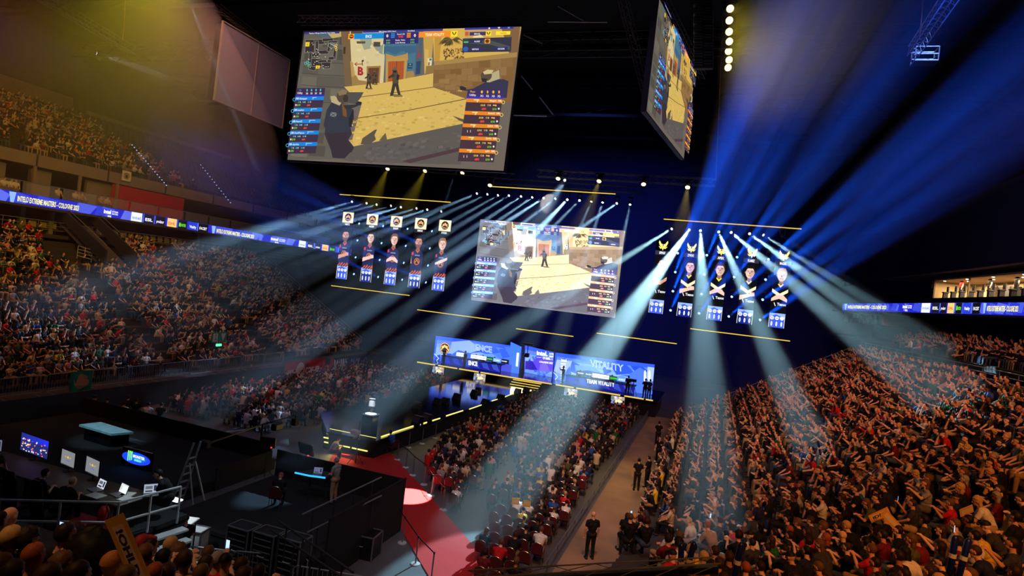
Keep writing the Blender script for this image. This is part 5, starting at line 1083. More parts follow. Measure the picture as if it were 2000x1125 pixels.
for i, (s, t, z, r, pw) in enumerate(CEN): beam(i, 'middle bank', s, t, z, r, pw, gname='spot lights over the centre screen', where='white spot light over the centre screen')
RGT = [((1312, 447), (690, 830), .8, 1.3, 1.3), ((1346, 449), (900, 1075), 0.3, 1.75, 2.6), ((1368, 450.5), (1392, 1110), 'R', 1.2, 1.0), ((1403.7, 453), (1590, 885), 'R', .95, 1.0), ((1428, 454), (1838, 795), 'R', 1.0, 1.0), ((1464, 456.5), (1900, 770), 'R', .95, .8), ((1491, 459), (1860, 690), 'R', .8, .6), ((1527.7, 461), (1760, 612), 'R', .7, .25)]
for i, (s, t, z, r, pw) in enumerate(RGT): beam(i, 'right bank', s, t, z, r, pw, col=TEAL, gname='spot lights over the right portrait banners', where='bright spot light over the right portrait banners')
# blue lamps between the portrait banners, beams rising over the hall
RB_ = [[(325, 367), (545, 382), (774, 397), (1012, 413)], [(306, 510), (526, 528), (752, 547), (990, 567)], [(288, 655), (505, 676), (734, 697), (968, 719)], [(270, 800), (486, 822), (711, 846), (948, 872)]]
RT = [[(1560, -60), (1640, -60), (1850, -60), (2060, 30)], [(1540, -60), (1700, -60), (1930, -60), (2060, 120)], [(1580, -60), (1760, -60), (2060, 20), (2060, 190)], [(1620, -60), (1880, -60), (2060, 90), (2060, 230)]]
for r_ in range(4):
    for c_ in range(4):
        x, y = RB_[r_][c_]; s = (1240 + x / 3.879, 400 + y / 3.879); beam(c_, f'row {ordw(r_)} right blue', s, RT[r_][c_], 0, 1.35, 1.0, BLUE, 57.9, 'blue_lamp', 'blue lamps between the right portrait banners', f'blue lamp between the right portrait banners, {ordw(r_)} row down', yaw_d=26, base=62000)
LB_ = [[(423, 361), (618, 382), (817, 404), (1015, 423)], [(409, 498), (605, 520), (802, 543), (998, 563)], [(394, 636), (590, 657), (786, 681), (983, 702)], [(380, 772), (577, 796), (773, 818), (966, 840)]]
for r_ in range(4):
    for c_ in range(4):
        x, y = LB_[r_][c_]; s = (600 + x / 4.166, 350 + y / 4.166); T = (290 + c_ * 45 - r_ * 10, 238 + r_ * 26 + c_ * 8)
        if (r_ + c_) % 2: moving_head(f'blue lamp between the left portrait banners, {ordw(r_)} row down, {ordw(c_)} from the left', atY(*s, 57.9), atD(*T, 48), 'blue lamps between the left portrait banners', 'blue_lamp'); continue
        beam(c_, f'row {ordw(r_)} left blue', s, T, 0, 1.5, .5, BLUE, 57.9, 'blue_lamp', 'blue lamps between the left portrait banners', f'blue lamp between the left portrait banners, {ordw(r_)} row down', yaw_d=48, base=52000)
# thin beams crossing the upper left
p, t = atD(345, -60, 34), atD(600, 575, 60); spot(p, t, math.radians(1.5), 120000, COOL, .4, .08); cone_obj('beam_haze', p, t, .1, .5, M['haze'], 'thin pale beam crossing down from the roof past the grey screen back')
beam(0, 'high truss', (888, 340), (770, 690), 1, .6, .35, Y=52, gname='', where='single white spot light on the truss under the largest screen')
beam(0, 'high right truss', (1103, 352), (1035, 460), 12, .5, .25, Y=52, gname='', where='single white spot light on the truss right of the largest screen')
# house wash lamps high over the stands, out of the picture, plus lamps added for steps and back wall
WARM = (1.0, .32, .07); PINK = (1.0, .36, .17)
def wash(a, b, size, power, col, spread=80): o = area(a, b, size, power, col); o.data.spread = math.radians(spread); return o
wash((11, -6, 29), (7, 26, 4), 5, 520, WARM, 62); wash((7, -4, 25), (5, 14, 5), 3, 170, WARM, 50); wash((9, 2, 29), (8, 48, 5), 4, 440, PINK, 38)
wash((-36, 14, 31.5), (-44, 26, 6), 5, 480, WARM, 70); wash((-30, 28, 32), (-43, 48, 5), 5, 800, PINK, 80); wash((-46, 18, 32), (-60, 40, 19), 4, 330, WARM, 90); wash((-9, 0, 22), (-7.5, 5.4, 6.5), 1.5, 56, (1, .48, .2), 50); wash((-18.3, 28.9, .7), (-18.6, 26.5, 0), 2.2, 30, (1, .75, .2), 150); wash((-16.2, 54.9, 1.4), (-16.4, 50, .9), 2.2, 60, (1, .8, .25), 150)  # last two lamps added low at the steps to spread their yellow glow
wash((-7, 18, 31), (-9, 36, 0), 6, 170, (.6, .42, 1.0), 80); wash((-27, 26, 31.5), (-28, 42, 0), 5, 210, (.9, .5, .7), 80); wash((-14, 8, 26), (-14, 18, 0), 3, 60, (.5, .7, 1.0), 80); wash((-3, 6, 25), (-8, 22, 0), 3, 90, (1, .85, .8), 50); wash((-1.5, 12, 28), (-3.4, 34, 0), 3, 260, (1, .6, .35), 40)
wash((-16, 66, 30), (-16, 91, 4), 10, 1900, (.1, .16, 1.0), 110); area((22, 40, 31), (33, 60, 14), 8, 500, (.06, .1, 1.0))  # blue lamps added to tint the far walls in place of haze
# yellow wash in the roof haze, top left
YEL = (1.0, .78, .03)
p, t = atD(330, -150, 30), atD(210, 300, 44); spot(p, t, math.radians(66), 9000, YEL, 1.0, .3); cone_obj('roof_haze', p, p + (t - p) * .8, .3, 11, hazemat('roof_haze', .026, 0), 'wide yellow lit haze under the roof above the left stand', 28)
# string of warm lamps hanging from the roof
top = None
for i, (x, y) in enumerate(((1426, 17), (1424.5, 40), (1424, 62), (1424.5, 81), (1423, 100), (1424, 117), (1422, 132))):
    p = atY(x, y, 44 + i * .5); d_ = p + V((1.2, -3.6, -2.2)); t, d = moving_head(f'round warm lamp on the hanging cable, {ordw(i)} from the top', p, d_, 'warm lamps on the hanging cable', 'warm_lamp', 2.3, 'blinder_lamp', .3); 
    if i < 5: spot(p, d_, math.radians(34), 700, YEL, .8, .15, .05)
    if i == 0: top = p
    if i in (0, 2, 4): cone_obj('beam_haze', p, p + (d_ - p).normalized() * 9, .2, 2.9, M['haze_thin'], f'faint yellow haze below the {ordw(i)} lamp of the cable')
for i, (x, y) in enumerate(((757, 330), (830, 334), (903, 338), (957, 362), (1090, 349), (1170, 354), (1257, 360), (1343, 366))):
    p = atY(x, y, 50); d_ = p + V((.5 - (i % 3) * .4, -3.0, -4.2)); moving_head(f'warm yellow lamp under the long truss, {ordw(i)} from the left', p, d_, 'warm lamps under the long truss', 'warm_lamp', 1.7, 'wash_light', .5); spot(p, d_, math.radians(24), 1800, YEL, .8, .12, .05)
    if i in (0, 1, 5, 7): cone_obj('beam_haze', p, p + (d_ - p).normalized() * 5.5, .15, 1.2, M['haze_thin'], f'faint yellow haze under the {ordw(i)} truss lamp')
# spotlight pool on the red carpet and on the trophy
p = V((-6, 34, 27)); t = atz(796, 970, 0); spot(p, t, math.radians(4.2), 700000, (1, .9, .85), .15, .05); t = atz(680, 886, 0); spot(p, t, math.radians(1.6), 200000, (1, .8, .7), .3, .05)
spot((-16, 24, 24), (-18.4, 31.9, 2.35), math.radians(3), 90000, (.8, .95, 1), .3, .05)
# global settings of light transport
SC.cycles.max_bounces = 3; SC.cycles.diffuse_bounces = 1; SC.cycles.glossy_bounces = 2; SC.cycles.transmission_bounces = 2; SC.cycles.volume_bounces = 0; SC.cycles.transparent_max_bounces = 48
SC.cycles.sample_clamp_indirect = 2; SC.cycles.sample_clamp_direct = 0; SC.cycles.caustics_reflective = False; SC.cycles.caustics_refractive = False
SC.cycles.use_denoising = True; SC.cycles.use_adaptive_sampling = True; SC.cycles.adaptive_threshold = .1; SC.cycles.light_sampling_threshold = .04
w = bpy.data.worlds.new('world'); SC.world = w; w.use_nodes = True; w.node_tree.nodes['Background'].inputs[0].default_value = (.0035, .004, .012, 1)
# ---------------------------------------------------------------- rigging
def truss(label, a, b, w=.5, m='dullalu', name='lighting_truss', step=None, group=None):
    a = V(a); b = V(b); d = b - a; L = d.length; dn = d.normalized(); s = dn.cross(V((0, 0, 1))).normalized() * w / 2; u = s.cross(dn).normalized() * w / 2
    t = thing(name, label, 'truss', a, 0, group); c = MB(); cs = [s + u, -s + u, -s - u, s - u]
    for q in cs: c.tube([a + q, b + q], w * .055, 5)
    c.build('chord', M[m], t, True); br = MB(); n = max(2, int(L / (step or w * 1.2)))
    for i in range(n):
        p0, p1 = a + d * i / n, a + d * (i + 1) / n
        for k in range(4): br.tube([p0 + cs[k], p1 + cs[(k + 1) % 4]], w * .03, 4, False)
    br.build('bracing', M[m], t, True); return t
def cable(label, pts, r=.02, m='cable', name='hanging_cable'): 
    o = MB().tube([V(p) for p in pts], r, 5).build(name, M[m], loc=tuple(pts[0]), world=True); return tag(o, label, 'cable')
truss('long straight lighting truss above the centre screen', atY(1050, 338, 50), atY(1398, 357, 50), .55)
truss('lighting truss just below the largest hanging screen', atY(745, 322, 50), atY(1005, 345, 50), .5, 'black')
truss('second truss running behind the long truss above the centre screen', atY(952, 352, 54), atY(1260, 372, 54), .5, 'black')
truss('truss along the top of the slanted right hanging screen', atD(1288, -20, 34), atD(1372, 150, 41), .4)
truss('vertical looking truss left of the slanted right hanging screen', atD(1212, -20, 30), atD(1262, 180, 36), .4)
truss('truss carrying the largest hanging screen along its top', atY(585, 40, 32.4), atY(1030, 42, 32.4), .45, 'black')
truss('truss above the grey blank screen back', atX(425, 14, -34.3), atX(575, 128, -34.3), .4, 'black')
truss('blue lit truss crossing the upper right corner', atD(1880, -40, 26), atD(1784, 100, 34), .55, 'alu')
truss('dark truss crossing the upper left corner', atD(60, -20, 40), atD(258, 98, 52), .6)
truss('short truss stub right of the largest hanging screen', atD(1035, 225, 40), atD(1085, 226, 40), .1)
for i, (a, b) in enumerate((((1018, 148), (1040, 175)), ((1054, 190), (1080, 224)), ((1000, 225), (1068, 227)), ((1070, 42), (1186, 43)), ((1090, 12), (1140, 40)), ((1010, 62), (1060, 85)), ((1230, 45), (1240, 80)))):
    p = atD(*a, 38); q = atD(*b, 38); tag(MB().tube([p, q], .045, 4).build('roof_strut', M['alu'], loc=tuple(p), world=True), f'thin bright metal strut in the dark roof right of the largest screen, {ordw(i)} of seven', 'strut', 'bright struts in the dark roof')
# roof steelwork seen dimly
for i, y in enumerate((24, 34, 46, 60)):
    truss(f'wide dark roof girder spanning the hall, {ordw(i)} from the viewer', (-66, y, 29.5 - .0 * i), (30, y, 29.5), 1.4, 'black', 'roof_girder', 2.4, 'roof girders')
cable('yellowish rope hanging to the truss on the far right end', [atY(1412, -30, 50) + V((0, 0, 2)), atY(1398, 352, 50)], .03, 'cardboard'); cable('thin rope hanging in the yellow haze, upper left corner', [atD(247, -30, 44), atD(240, 78, 46)], .03, 'cardboard'); cable('orange rope beside the blue lit truss', [atD(1806, -30, 32), atD(1797, 68, 32)], .03, 'cardboard')
# line array loudspeakers
la = thing('line_array', 'tall hanging stack of black loudspeakers beside the lamp cable', 'loudspeaker', atY(1372, 60, 34))
for i in range(8):
    p = atY(1374, 8 + i * 17, 34 + 0 * i); q = p - la.location; MB().bev(q, (1.0, .7, .42), .04, rx=.03 * i).build('cabinet', M['dark'], la); g = MB()
    for k in range(5): g.box(q + V((-.25 + .5 * (k % 2), -.37, -.14 + .07 * k)), (.42, .02, .03))
    g.build('grille', M['dullalu'], la)
# platform hung under the blue truss, lit blue by an added unseen spot
p = atD(1806, 112, 34); hp = thing('followspot_platform', 'small blue lit metal basket hanging below the upper right truss', 'platform', p)
b = MB(); 
for sx in (-.55, .55):
    for sy in (-.4, .4): b.tube([(sx, sy, -.3), (sx, sy, .45)], .03, 5)
for z in (-.3, .05, .45):
    b.box((0, -.4, z), (1.1, .04, .05)).box((0, .4, z), (1.1, .04, .05)).box((-.55, 0, z), (.04, .8, .05)).box((.55, 0, z), (.04, .8, .05))
b.build('cage', M['alu'], hp); MB().box((0, 0, -.32), (1.1, .8, .05)).build('floor_plate', M['dark'], hp)
spot((p.x + 3, p.y - 6, p.z + 4), p, math.radians(40), 7000, (.2, .35, 1), .8)
p = atD(186, 103, 48); fsb = thing('followspot', 'bright follow spot shining on the upper left truss', 'stage light', p); MB().lathe([(.2, 0), (.22, .5), (.16, .9)], (0, 0, 0), 12, Matrix.Rotation(PI / 2, 3, 'X')).build('body', M['black'], fsb); MB().lathe([(.17, -.03), (.17, 0)], (0, 0, 0), 12, Matrix.Rotation(PI / 2, 3, 'X')).build('lens', M['cool_lamp'], fsb)
d_ = atD(330, 150, 52); spot(p + V((.3, 0, -.1)), d_, math.radians(14), 6000, (.8, .85, .9), .6); cone_obj('beam_haze', p + V((.3, 0, -.1)), d_, .2, 1.1, M['haze_thin'], 'short pale light beam from the upper left follow spot')
# cable camera in front of the purple panel
p = atY(1032, 672, 50); cc = thing('cable_camera', 'black remote camera hanging from a rail in front of the purple panel', 'camera', p); MB().bev((0, 0, 0), (.95, .3, .14), .03).build('rail_trolley', M['dullalu'], cc); MB().tube([(0, 0, 0), (0, 0, -.75)], .035).build('drop_arm', M['black'], cc); b = MB().bev((0, 0, -.95), (.3, .5, .34), .05); b.tube([(0, -.2, -.95), (0, -.5, -.98)], .09, 10); b.build('camera_head', M['black'], cc)
# ---------------------------------------------------------------- left side details
for i in range(9):   # crowd barriers on the walkway
    y = 21.6 + i * 2.45; t = thing('crowd_barrier', f'grey steel crowd barrier on the left walkway, {ordw(i)} from the viewer', 'barrier', (-34.0, y, 1.5), 0, 'crowd barriers along the left walkway')
    if i == 0:
        f = MB(); h = 1.1; L = 2.3; f.tube([(0, 0, .1), (0, 0, h - .1), (0, .1, h), (0, L - .1, h), (0, L, h - .1), (0, L, .1)], .024, 6); f.tube([(0, 0, .18), (0, L, .18)], .02, 5); f.build('frame', M['steel'], t)
        g = MB(); 
        for k in range(1, 15): g.tube([(0, L * k / 15, .18), (0, L * k / 15, h)], .009, 4, False)
        g.build('bars', M['steel'], t); MB().box((0, .3, .015), (.5, .05, .03)).box((0, L - .3, .015), (.5, .05, .03)).box((0, .3, .06), (.03, .03, .09)).box((0, L - .3, .06), (.03, .03, .09)).build('foot', M['steel'], t); BAR = [(c.data, c.name.split('.')[0]) for c in COL.objects if c.parent == t]
    else:
        for me, nm in BAR: o = bpy.data.objects.new(nm, me); COL.objects.link(o); o.parent = t
def place_barrier(label, a, rz, group='crowd barriers near the viewer'):
    t = thing('crowd_barrier', label, 'barrier', a, rz, group)
    for me, nm in BAR: o = bpy.data.objects.new(nm, me); COL.objects.link(o); o.parent = t
place_barrier('steel crowd barrier with a coiled white cable, behind the blond spectator', (-15.6, 14.9, 0), -1.25); place_barrier('steel crowd barrier beside the grey crate near the lower left', (-13.3, 15.7, 0), -1.2); place_barrier('steel crowd barrier below the stair rails at the lower edge', (-11.2, 15.9, 0), -1.35); place_barrier('steel crowd barrier nearest the red carpet at the lower edge', (-9.0, 16.4, 0), -1.4)
def cloth(name, label, cat, fn, w, h, draw, wav=.05, n=14, nrm=(1, 0, 0), m='print'):
    """hanging cloth: drawn flat then given folds; fn(u, v) is its place, u 0..1 along, v 0..1 up"""
    N = V(nrm); c = Canvas(lambda u, v: V(fn(u, v)) + N * (wav * math.sin(u * 9) * (1 - v * .7)), N, .02); 
    for i in range(n): c.poly([(i / n, 0), ((i + 1) / n, 0), ((i + 1) / n, 1), (i / n, 1)], draw[0])
    draw[1](c); b = MB(); b.v = c.v; b.f = c.f; b.c = c.c; p = V(fn(0, 0)); o = b.build(name, M[m], loc=tuple(p), world=True); return tag(o, label, cat)
XB = -33.4
def bx(x, y): p = atX(x, y, XB); return p.y, p.z
def ban(px, draw, label, z0=.15, z1=1.75, name='fan_banner', cat='banner'):
    y0 = bx(px[0], px[2])[0]; y1 = bx(px[1], px[2])[0]; return cloth(name, label, cat, lambda u, v: (XB, y0 + (y1 - y0) * u, z0 + (z1 - z0) * v), 1, 1, draw)
def d1(c): 
    c.poly([(.55, .85), (.98, .98), (.98, .7), (.6, .6)], (110, 24, 50)); c.ell(.42, .5, .13, .44, (240, 215, 215), 22); c.ell(.42, .5, .105, .36, (205, 20, 44), 22); c.line([(.42, .3), (.42, .7)], .02, (240, 225, 225)); c.poly([(.385, .42), (.455, .42), (.42, .26)], (240, 225, 225))
    c.text('DANISH', .03, .36, .27, .36, .28, (240, 225, 225), .05, (0, 1)); c.text('CORNER', .57, .38, .97, .38, .28, (240, 225, 225), .05, (0, 1))
ban((556, 626, 718), ((205, 20, 44), d1), 'red fan banner with a white ring and white capitals hung on the left walkway', .0, 1.8)
def d2(c): c.rect(0, .66, 1, 1, (24, 20, 30)); c.rect(0, .33, 1, .66, (205, 24, 40)); c.rect(0, 0, 1, .33, (236, 164, 40)); c.poly([(.36, .8), (.64, .8), (.6, .45), (.5, .36), (.4, .45)], (220, 150, 140)); c.line([(.42, .6), (.58, .6)], .06, (150, 60, 60))
ban((627, 650, 712), ((205, 24, 40), d2), 'black, red and gold flag with a crest between two banners', .0, 1.75, 'flag', 'flag')
def d3(c): c.text('ROARING', .03, .12, .97, .12, .74, (232, 232, 236), .06, (0, 1))
ban((651, 680, 710), ((38, 34, 52), d3), 'dark fan banner with tall white capitals beside the flag', .0, 1.75)
def d4(c): c.text('PACK', .08, .3, .6, .3, .5, (180, 170, 200), .05, (0, 1)); c.ring(.85, .5, .1, .3, .04, (140, 140, 170)); c.line([(.66, .6), (.74, .6)], .05, (150, 150, 180))
ban((682, 718, 706), ((46, 52, 96), d4), 'dim blue fan banner at the far end of the banner row', .0, 1.75)
def d5(c): c.poly([(.12, .66), (.5, .86), (.9, .66), (.82, .3), (.5, .1), (.22, .3)], (204, 130, 84)); c.poly([(.22, .6), (.5, .76), (.8, .6), (.72, .34), (.5, .2), (.3, .34)], (20, 110, 90)); c.ring(.5, .5, .2, .22, .04, (220, 170, 120)); c.line([(.38, .52), (.62, .52)], .05, (220, 170, 120)); c.line([(.42, .42), (.58, .42)], .04, (220, 170, 120))
y0 = atX(137, 740, -33.9).y; y1 = atX(180, 736, -33.9).y
cloth('flag', 'green flag with an orange shield emblem hung on the crowd barrier', 'flag', lambda u, v: (-33.9, y0 + (y1 - y0) * u, 1.45 + 1.2 * v), 1, 1, ((20, 128, 92), d5), .06)
p = on_left(413, 684, .2); ex = thing('exit_sign', 'green running man exit sign above a lit green lamp on the left stand', 'sign', p + V((.6, 0, 0))); MB().box((0, 0, 1.1), (.08, 1.5, .8)).build('plate', mat('exit_green', (40, 130, 90), .5), ex)
c = Canvas(lambda u, v: (.06, u, v), (1, 0, 0), .02); W_ = (200, 220, 214); c.rect(-.68, .78, -.2, 1.42, W_); c.poly([(.1, 1.4), (.62, 1.4), (.36, .8)], W_); c.ell(-.4, 1.3, .06, .06, (40, 130, 90)); c.line([(-.45, 1.2), (-.38, 1.02), (-.5, .85)], .06, (40, 130, 90)); c.line([(-.38, 1.02), (-.28, .86)], .06, (40, 130, 90)); c.build('pictogram', M['print'], ex)
MB().box((.05, 0, .5), (.1, .5, .18)).build('green_lamp', emat('green_lamp', (90, 255, 170), 1.6), ex); MB().tube([(0, .0, .0), (0, 0, 1.4)], .04).build('post', M['dark'], ex)
# stair mouths in the left stand
for i, (x, y, lb) in enumerate(((190, 492, 'dark stair mouth with parapet in the left stand, nearer the viewer'),)):
    p = on_left(x, y, .3); t = thing('stair_mouth', lb, 'stairwell', p); b = MB()
    for dy in (-1.3, 1.3): b.prism([(-3.2, dy, 2.6), (2.6, dy, -.9), (2.6, dy, .25), (-3.2, dy, 3.5)], (0, .15, 0))
    b.build('parapet', M['dark'], t); MB().prism([(-3.0, -1.2, 1.9), (2.5, -1.2, -1.4), (2.5, 1.3, -1.4), (-3.0, 1.3, 1.9)], (0, 0, .12)).build('stair_floor', M['dconcrete'], t); r = MB()
    for dy in (-1.25, 1.4): r.tube([(-3.2, dy, 3.8), (2.6, dy, .6)], .03, 5)
    r.build('handrail', M['dullalu'], t)
# railings, left
def rail(label, pts, h=1.0, n=3, m='steel', bars=3, name='guard_rail', r=.022):
    pts = [V(p) for p in pts]; t = thing(name, label, 'railing', pts[0]); po = MB(); ra = MB()
    for a, b in zip(pts, pts[1:]):
        for i in range(n + 1): q = a.lerp(b, i / n); po.tube([q, q + V((0, 0, h))], r, 5)
        for k in range(bars): ra.tube([a + V((0, 0, h * (1 - k / bars))), b + V((0, 0, h * (1 - k / bars)))], r, 5)
    po.build('post', M[m], t, True); ra.build('rail', M[m], t, True); return t
rail('white railing on the left concourse above the stand', [(-50.2, 26, 10.25), (-50.2, 66, 10.25)], 1.0, 16); rail('railing at the far end of the left stand', [(-36, 58.6, 2.0), (-49, 57.4, 9.8)], 1.0, 8)
rail('railing on the left stand beside the stair mouth', [on_left(150, 480), on_left(198, 512)], 1.1, 3); rail('bright railing corner below the stair mouth', [on_left(150, 505), on_left(205, 520)], 1.0, 4, 'alu', 4)
# yellow seats on the concourse
M['yellow'] = mat('yellow_seat_plastic', (196, 160, 40), .5)
ys = None
for i in range(20):
    y = 33.2 + i * .78; t = thing('stadium_seat', f'yellow folding seat on the left concourse, {ordw(i)} from the viewer', 'seat', (-51.3, y, 10.25), -PI / 2, 'yellow seats on the left concourse')
    if ys is None: ys = [MB().bev((0, .02, .45), (.5, .42, .06), .02).build('seat', M['yellow'], t).data, MB().bev((0, -.22, .72), (.5, .06, .5), .02, rx=.1).build('backrest', M['yellow'], t).data]; MB().box((0, 0, .21), (.06, .3, .42)).build('stand', M['dark'], t); ys.append([c for c in COL.objects if c.parent == t and c.name.startswith('stand')][0].data)
    else:
        for nm, me in zip(('seat', 'backrest', 'stand'), ys): o = bpy.data.objects.new(nm, me); COL.objects.link(o); o.parent = t
# empty grey seats of the upper tier
gs = MB().bev((0, .02, .45), (.46, .4, .05), .02).bev((0, -.2, .7), (.46, .05, .46), .02, rx=.12).box((0, 0, .2), (.05, .25, .4)).build('stadium_seat', M['seat_grey']); gme = gs.data; bpy.data.objects.remove(gs)
free = []
for i in range(12):
    y = 70.0
    while y > 40:
        if not any(s[4] == 'left upper tier' and s[5] == i and abs(s[1] - y) < .4 for _, s in pool): free.append((-52.9 - i * .85, y, 16.4 + i * .5, i))
        y -= .62
free.sort(key=lambda s: s[1]); cnt = {}; sb = MB()
base = [tuple(v.co) for v in gme.vertices]; bf = [tuple(p.vertices) for p in gme.polygons]
for j, (x, y, z, i) in enumerate(free):
    if j < 290: cnt[i] = cnt.get(i, -1) + 1; o = bpy.data.objects.new('stadium_seat', gme); COL.objects.link(o); o.location = (x, y, z); o.rotation_euler.z = -PI / 2; tag(o, f'empty grey seat, {ordw(i)} row of the left upper tier, {ordw(cnt[i])} from the viewer', 'seat', 'empty grey seats of the upper tier')
    else: sb.add([(x + v[1], y - v[0], z + v[2]) for v in base], bf)
tag(sb.build('far_seats', M['seat_grey']), 'more empty grey seats at the far end of the left upper tier', 'seats', None, 'stuff')
# step lights, both sides
M['step'] = emat('step_light', (170, 190, 255), 1.5)
def dots(label, pts, n, D0, D1, r=.05):
    t = thing('step_lights', label, 'lights', atD(*pts[0], D0))
    for i in range(n): u = i / (n - 1); q = atD(pts[0][0] * (1 - u) + pts[1][0] * u, pts[0][1] * (1 - u) + pts[1][1] * u, D0 * (1 - u) + D1 * u); MB().lathe([(r, -.03), (r, .03)], q, 6).build('lamp', M['step'], t, True)
dots('row of tiny stair lights on the upper left tier, nearer the seated people', ((258, 283), (325, 362)), 16, 62, 56); dots('row of tiny stair lights on the upper left tier, farther along', ((392, 322), (450, 396)), 14, 70, 64)
dots('row of tiny lights on the dark wall above the right ribbon, left part', ((1692, 535), (1736, 508)), 8, 78, 78); dots('row of tiny lights on the dark wall above the right ribbon, right part', ((1815, 533), (1902, 484)), 10, 66, 66)
# ---------------------------------------------------------------- right side details
rail('railing along the walkway above the right stand', [(SX + 18 * RD + .1, 66, 7.9), (SX + 18 * RD + .1, 30, 7.9)], 1.0, 18, 'steel', 4)
rail('slanting railing at the far end of the right stand', [(SX + 1, 51.5, 1.3), (SX + 14, 63.8, 7.2)], 1.0, 10)
ra_ = rail('long low rail with lit edge between the sandy aisle and the right stand', [(SX - .08, 22.3, 0), (SX - .08, 58, 0)], 1.15, 20, 'alu', 1, 'aisle_rail', .028)
MB().box((SX - .08, 40, .45), (.04, 35.4, .85)).build('infill_panel', M['drape'], ra_, True)
t = rail('low metal barrier between the floor seats and the sandy aisle', [(-4.75, 20.5, 0), (-4.75, 57, 0)], .55, 24, 'dullalu', 2, 'aisle_barrier')
# foreground truss at the lower edge
truss('black truss rail crossing the lower edge in front of the viewer', atD(915, 1136, 8.2), atD(1400, 1108, 8.8), .2, 'dullalu', step=.55); tag(MB().tube([atD(915, 1139, 8.3), atD(1400, 1111, 8.9)], .075, 4).build('rail_panel', M['black'], loc=tuple(atD(915, 1139, 8.3)), world=True), 'black rail beam behind the truss at the lower edge', 'rail')
# ---------------------------------------------------------------- floor centre: platforms and production desks
def plat(name, label, x0, x1, y0, y1, h, walls):
    t = thing(name, label, 'platform', ((x0 + x1) / 2, (y0 + y1) / 2, 0)); MB().box(((x0 + x1) / 2, (y0 + y1) / 2, h - .06), (x1 - x0, y1 - y0, .12)).build('deck', M['drape'], t, True); MB().box(((x0 + x1) / 2, (y0 + y1) / 2, (h - .12) / 2), (x1 - x0 - .06, y1 - y0 - .06, h - .12)).build('skirt', M['drape'], t, True)
    for (ax, ay, bx_, by, z1) in walls: n = V((by - ay, ax - bx_, 0)).normalized() * .06; MB().prism([(ax, ay, 0), (bx_, by, 0), (bx_ + n.x, by + n.y, 0), (ax + n.x, ay + n.y, 0)], (0, 0, z1)).build('drape_wall', M['drape'], t, True)
    return t
plat('camera_platform', 'black draped platform beside the red carpet with the blue glowing desk', -17.2, -11.0, 16.6, 22.3, 1.0, ((-17.2, 22.35, -11.0, 22.35, 2.1), (-10.95, 22.35, -10.95, 17.2, 2.15)))
plat('analyst_platform', 'wide black draped platform carrying the glass analyst desk', -33, -19.6, 18.8, 25.4, .5, ((-33, 25.45, -19.6, 25.0, 1.35), (-19.55, 25.0, -19.55, 21.5, 1.0)))
MZ = 2.82   # deck height of the mixing platform
def K(x, y, z): return V((x * .82, y * .82, CZ + .82 * (z - CZ)))
plat('mixing_platform', 'raised platform with mixing desks and silver railings at the lower left', -22.6, -13.4, 10.0, 13.8, MZ, ())
# glass analyst desk
t = thing('analyst_desk', 'low desk with glowing pale glass top on the black platform', 'desk', (-27.3, 22.4, .5)); MB().prism([(-1.2, -.45, .62), (1.1, -.6, .62), (1.5, .25, .62), (-1.0, .5, .62)], (0, 0, .1)).build('table_top', mat('pale_glass_top', (150, 205, 220), .1), t); MB().prism([(-1.0, -.3, 0), (.9, -.45, 0), (1.3, .2, 0), (-.8, .4, 0)], (0, 0, .62)).build('body', M['gloss_black'], t)
spot((-26, 18, 9), (-27.3, 22.4, 1.1), math.radians(22), 1600, (.6, .9, 1), .6)
t = thing('floor_screen', 'blue oval floor screen with green claw logo below the glass desk', 'screen', (-23.2, 20.6, .55)); MB().box((0, .1, .35), (1.7, .1, .75)).build('housing', M['gloss_black'], t)
c = Canvas(lambda a, b: (a, .03, b), (0, -1, 0), .02); c.ell(.0, .35, .82, .26, (24, 60, 240), 24); c.ell(.1, .38, .5, .16, (20, 90, 250), 24)
for k in range(3): c.poly([(-.5 + k * .1, .62), (-.43 + k * .1, .62), (-.44 + k * .1, .16 + .05 * k), (-.49 + k * .1, .2)], (120, 240, 60))
c.text('MONSTER', -.18, .38, .5, .36, .12, (220, 235, 245), .04, (0, 1)); c.text('ENERGY', -.08, .24, .34, .23, .09, (110, 230, 80), .04, (0, 1)); c.build('logo_picture', M['pic_wall'], t)
# mixing desk with monitors
md = thing('mixing_table', 'long wooden production table with monitors and laptops', 'table', (-17.2, 12.4, MZ)); MB().bev((-17.2, 12.4, MZ + .72), (6.9, 1.1, .06), .02).build('table_top', M['wood'], md, True)
for x in (-20.4, -17.2, -13.9): MB().box((x, 12.4, MZ + .34), (.1, .95, .68)).build('leg', M['black'], md, True)
def monitor(label, loc, rz, w, h, draw, bg, stand=True, tilt=0, name='monitor', m='pic_ribbon', hs=.16, group=None):
    t = thing(name, label, 'monitor', loc, rz, group); MB().bev((0, .03, hs + h / 2), (w + .04, .05, h + .04), .012, rx=tilt).build('housing', M['black'], t)
    if stand: MB().lathe([(.14, 0), (.13, .015), (.02, .02), (.02, hs + .05)], (0, .05, 0), 10).build('stand', M['black'], t)
    R = Matrix.Rotation(tilt, 3, 'X'); c = Canvas(lambda a, b: V((0, .03, hs + h / 2)) + R @ V((a * w / 2, -.03, b * h / 2)), R @ V((0, -1, 0)), .008); c.rect(-1, -1, 1, 1, bg); draw(c); c.build('display', M[m], [k for k in COL.objects if k.parent == t and k.name.startswith('housing')][0]); return t
def dv(c):
    r = random.Random(4)
    for i in range(5): c.rect(-1 + i * .4, .3, -.62 + i * .4, .96, (30, 40, 120 + 20 * i))
    for i in range(70): x, y = r.uniform(-.95, .9), r.uniform(-.95, .4); c.rect(x, y, x + .08, y + .12, r.choice([(60, 80, 240), (230, 210, 160), (240, 120, 60), (40, 50, 160), (220, 220, 250)]))
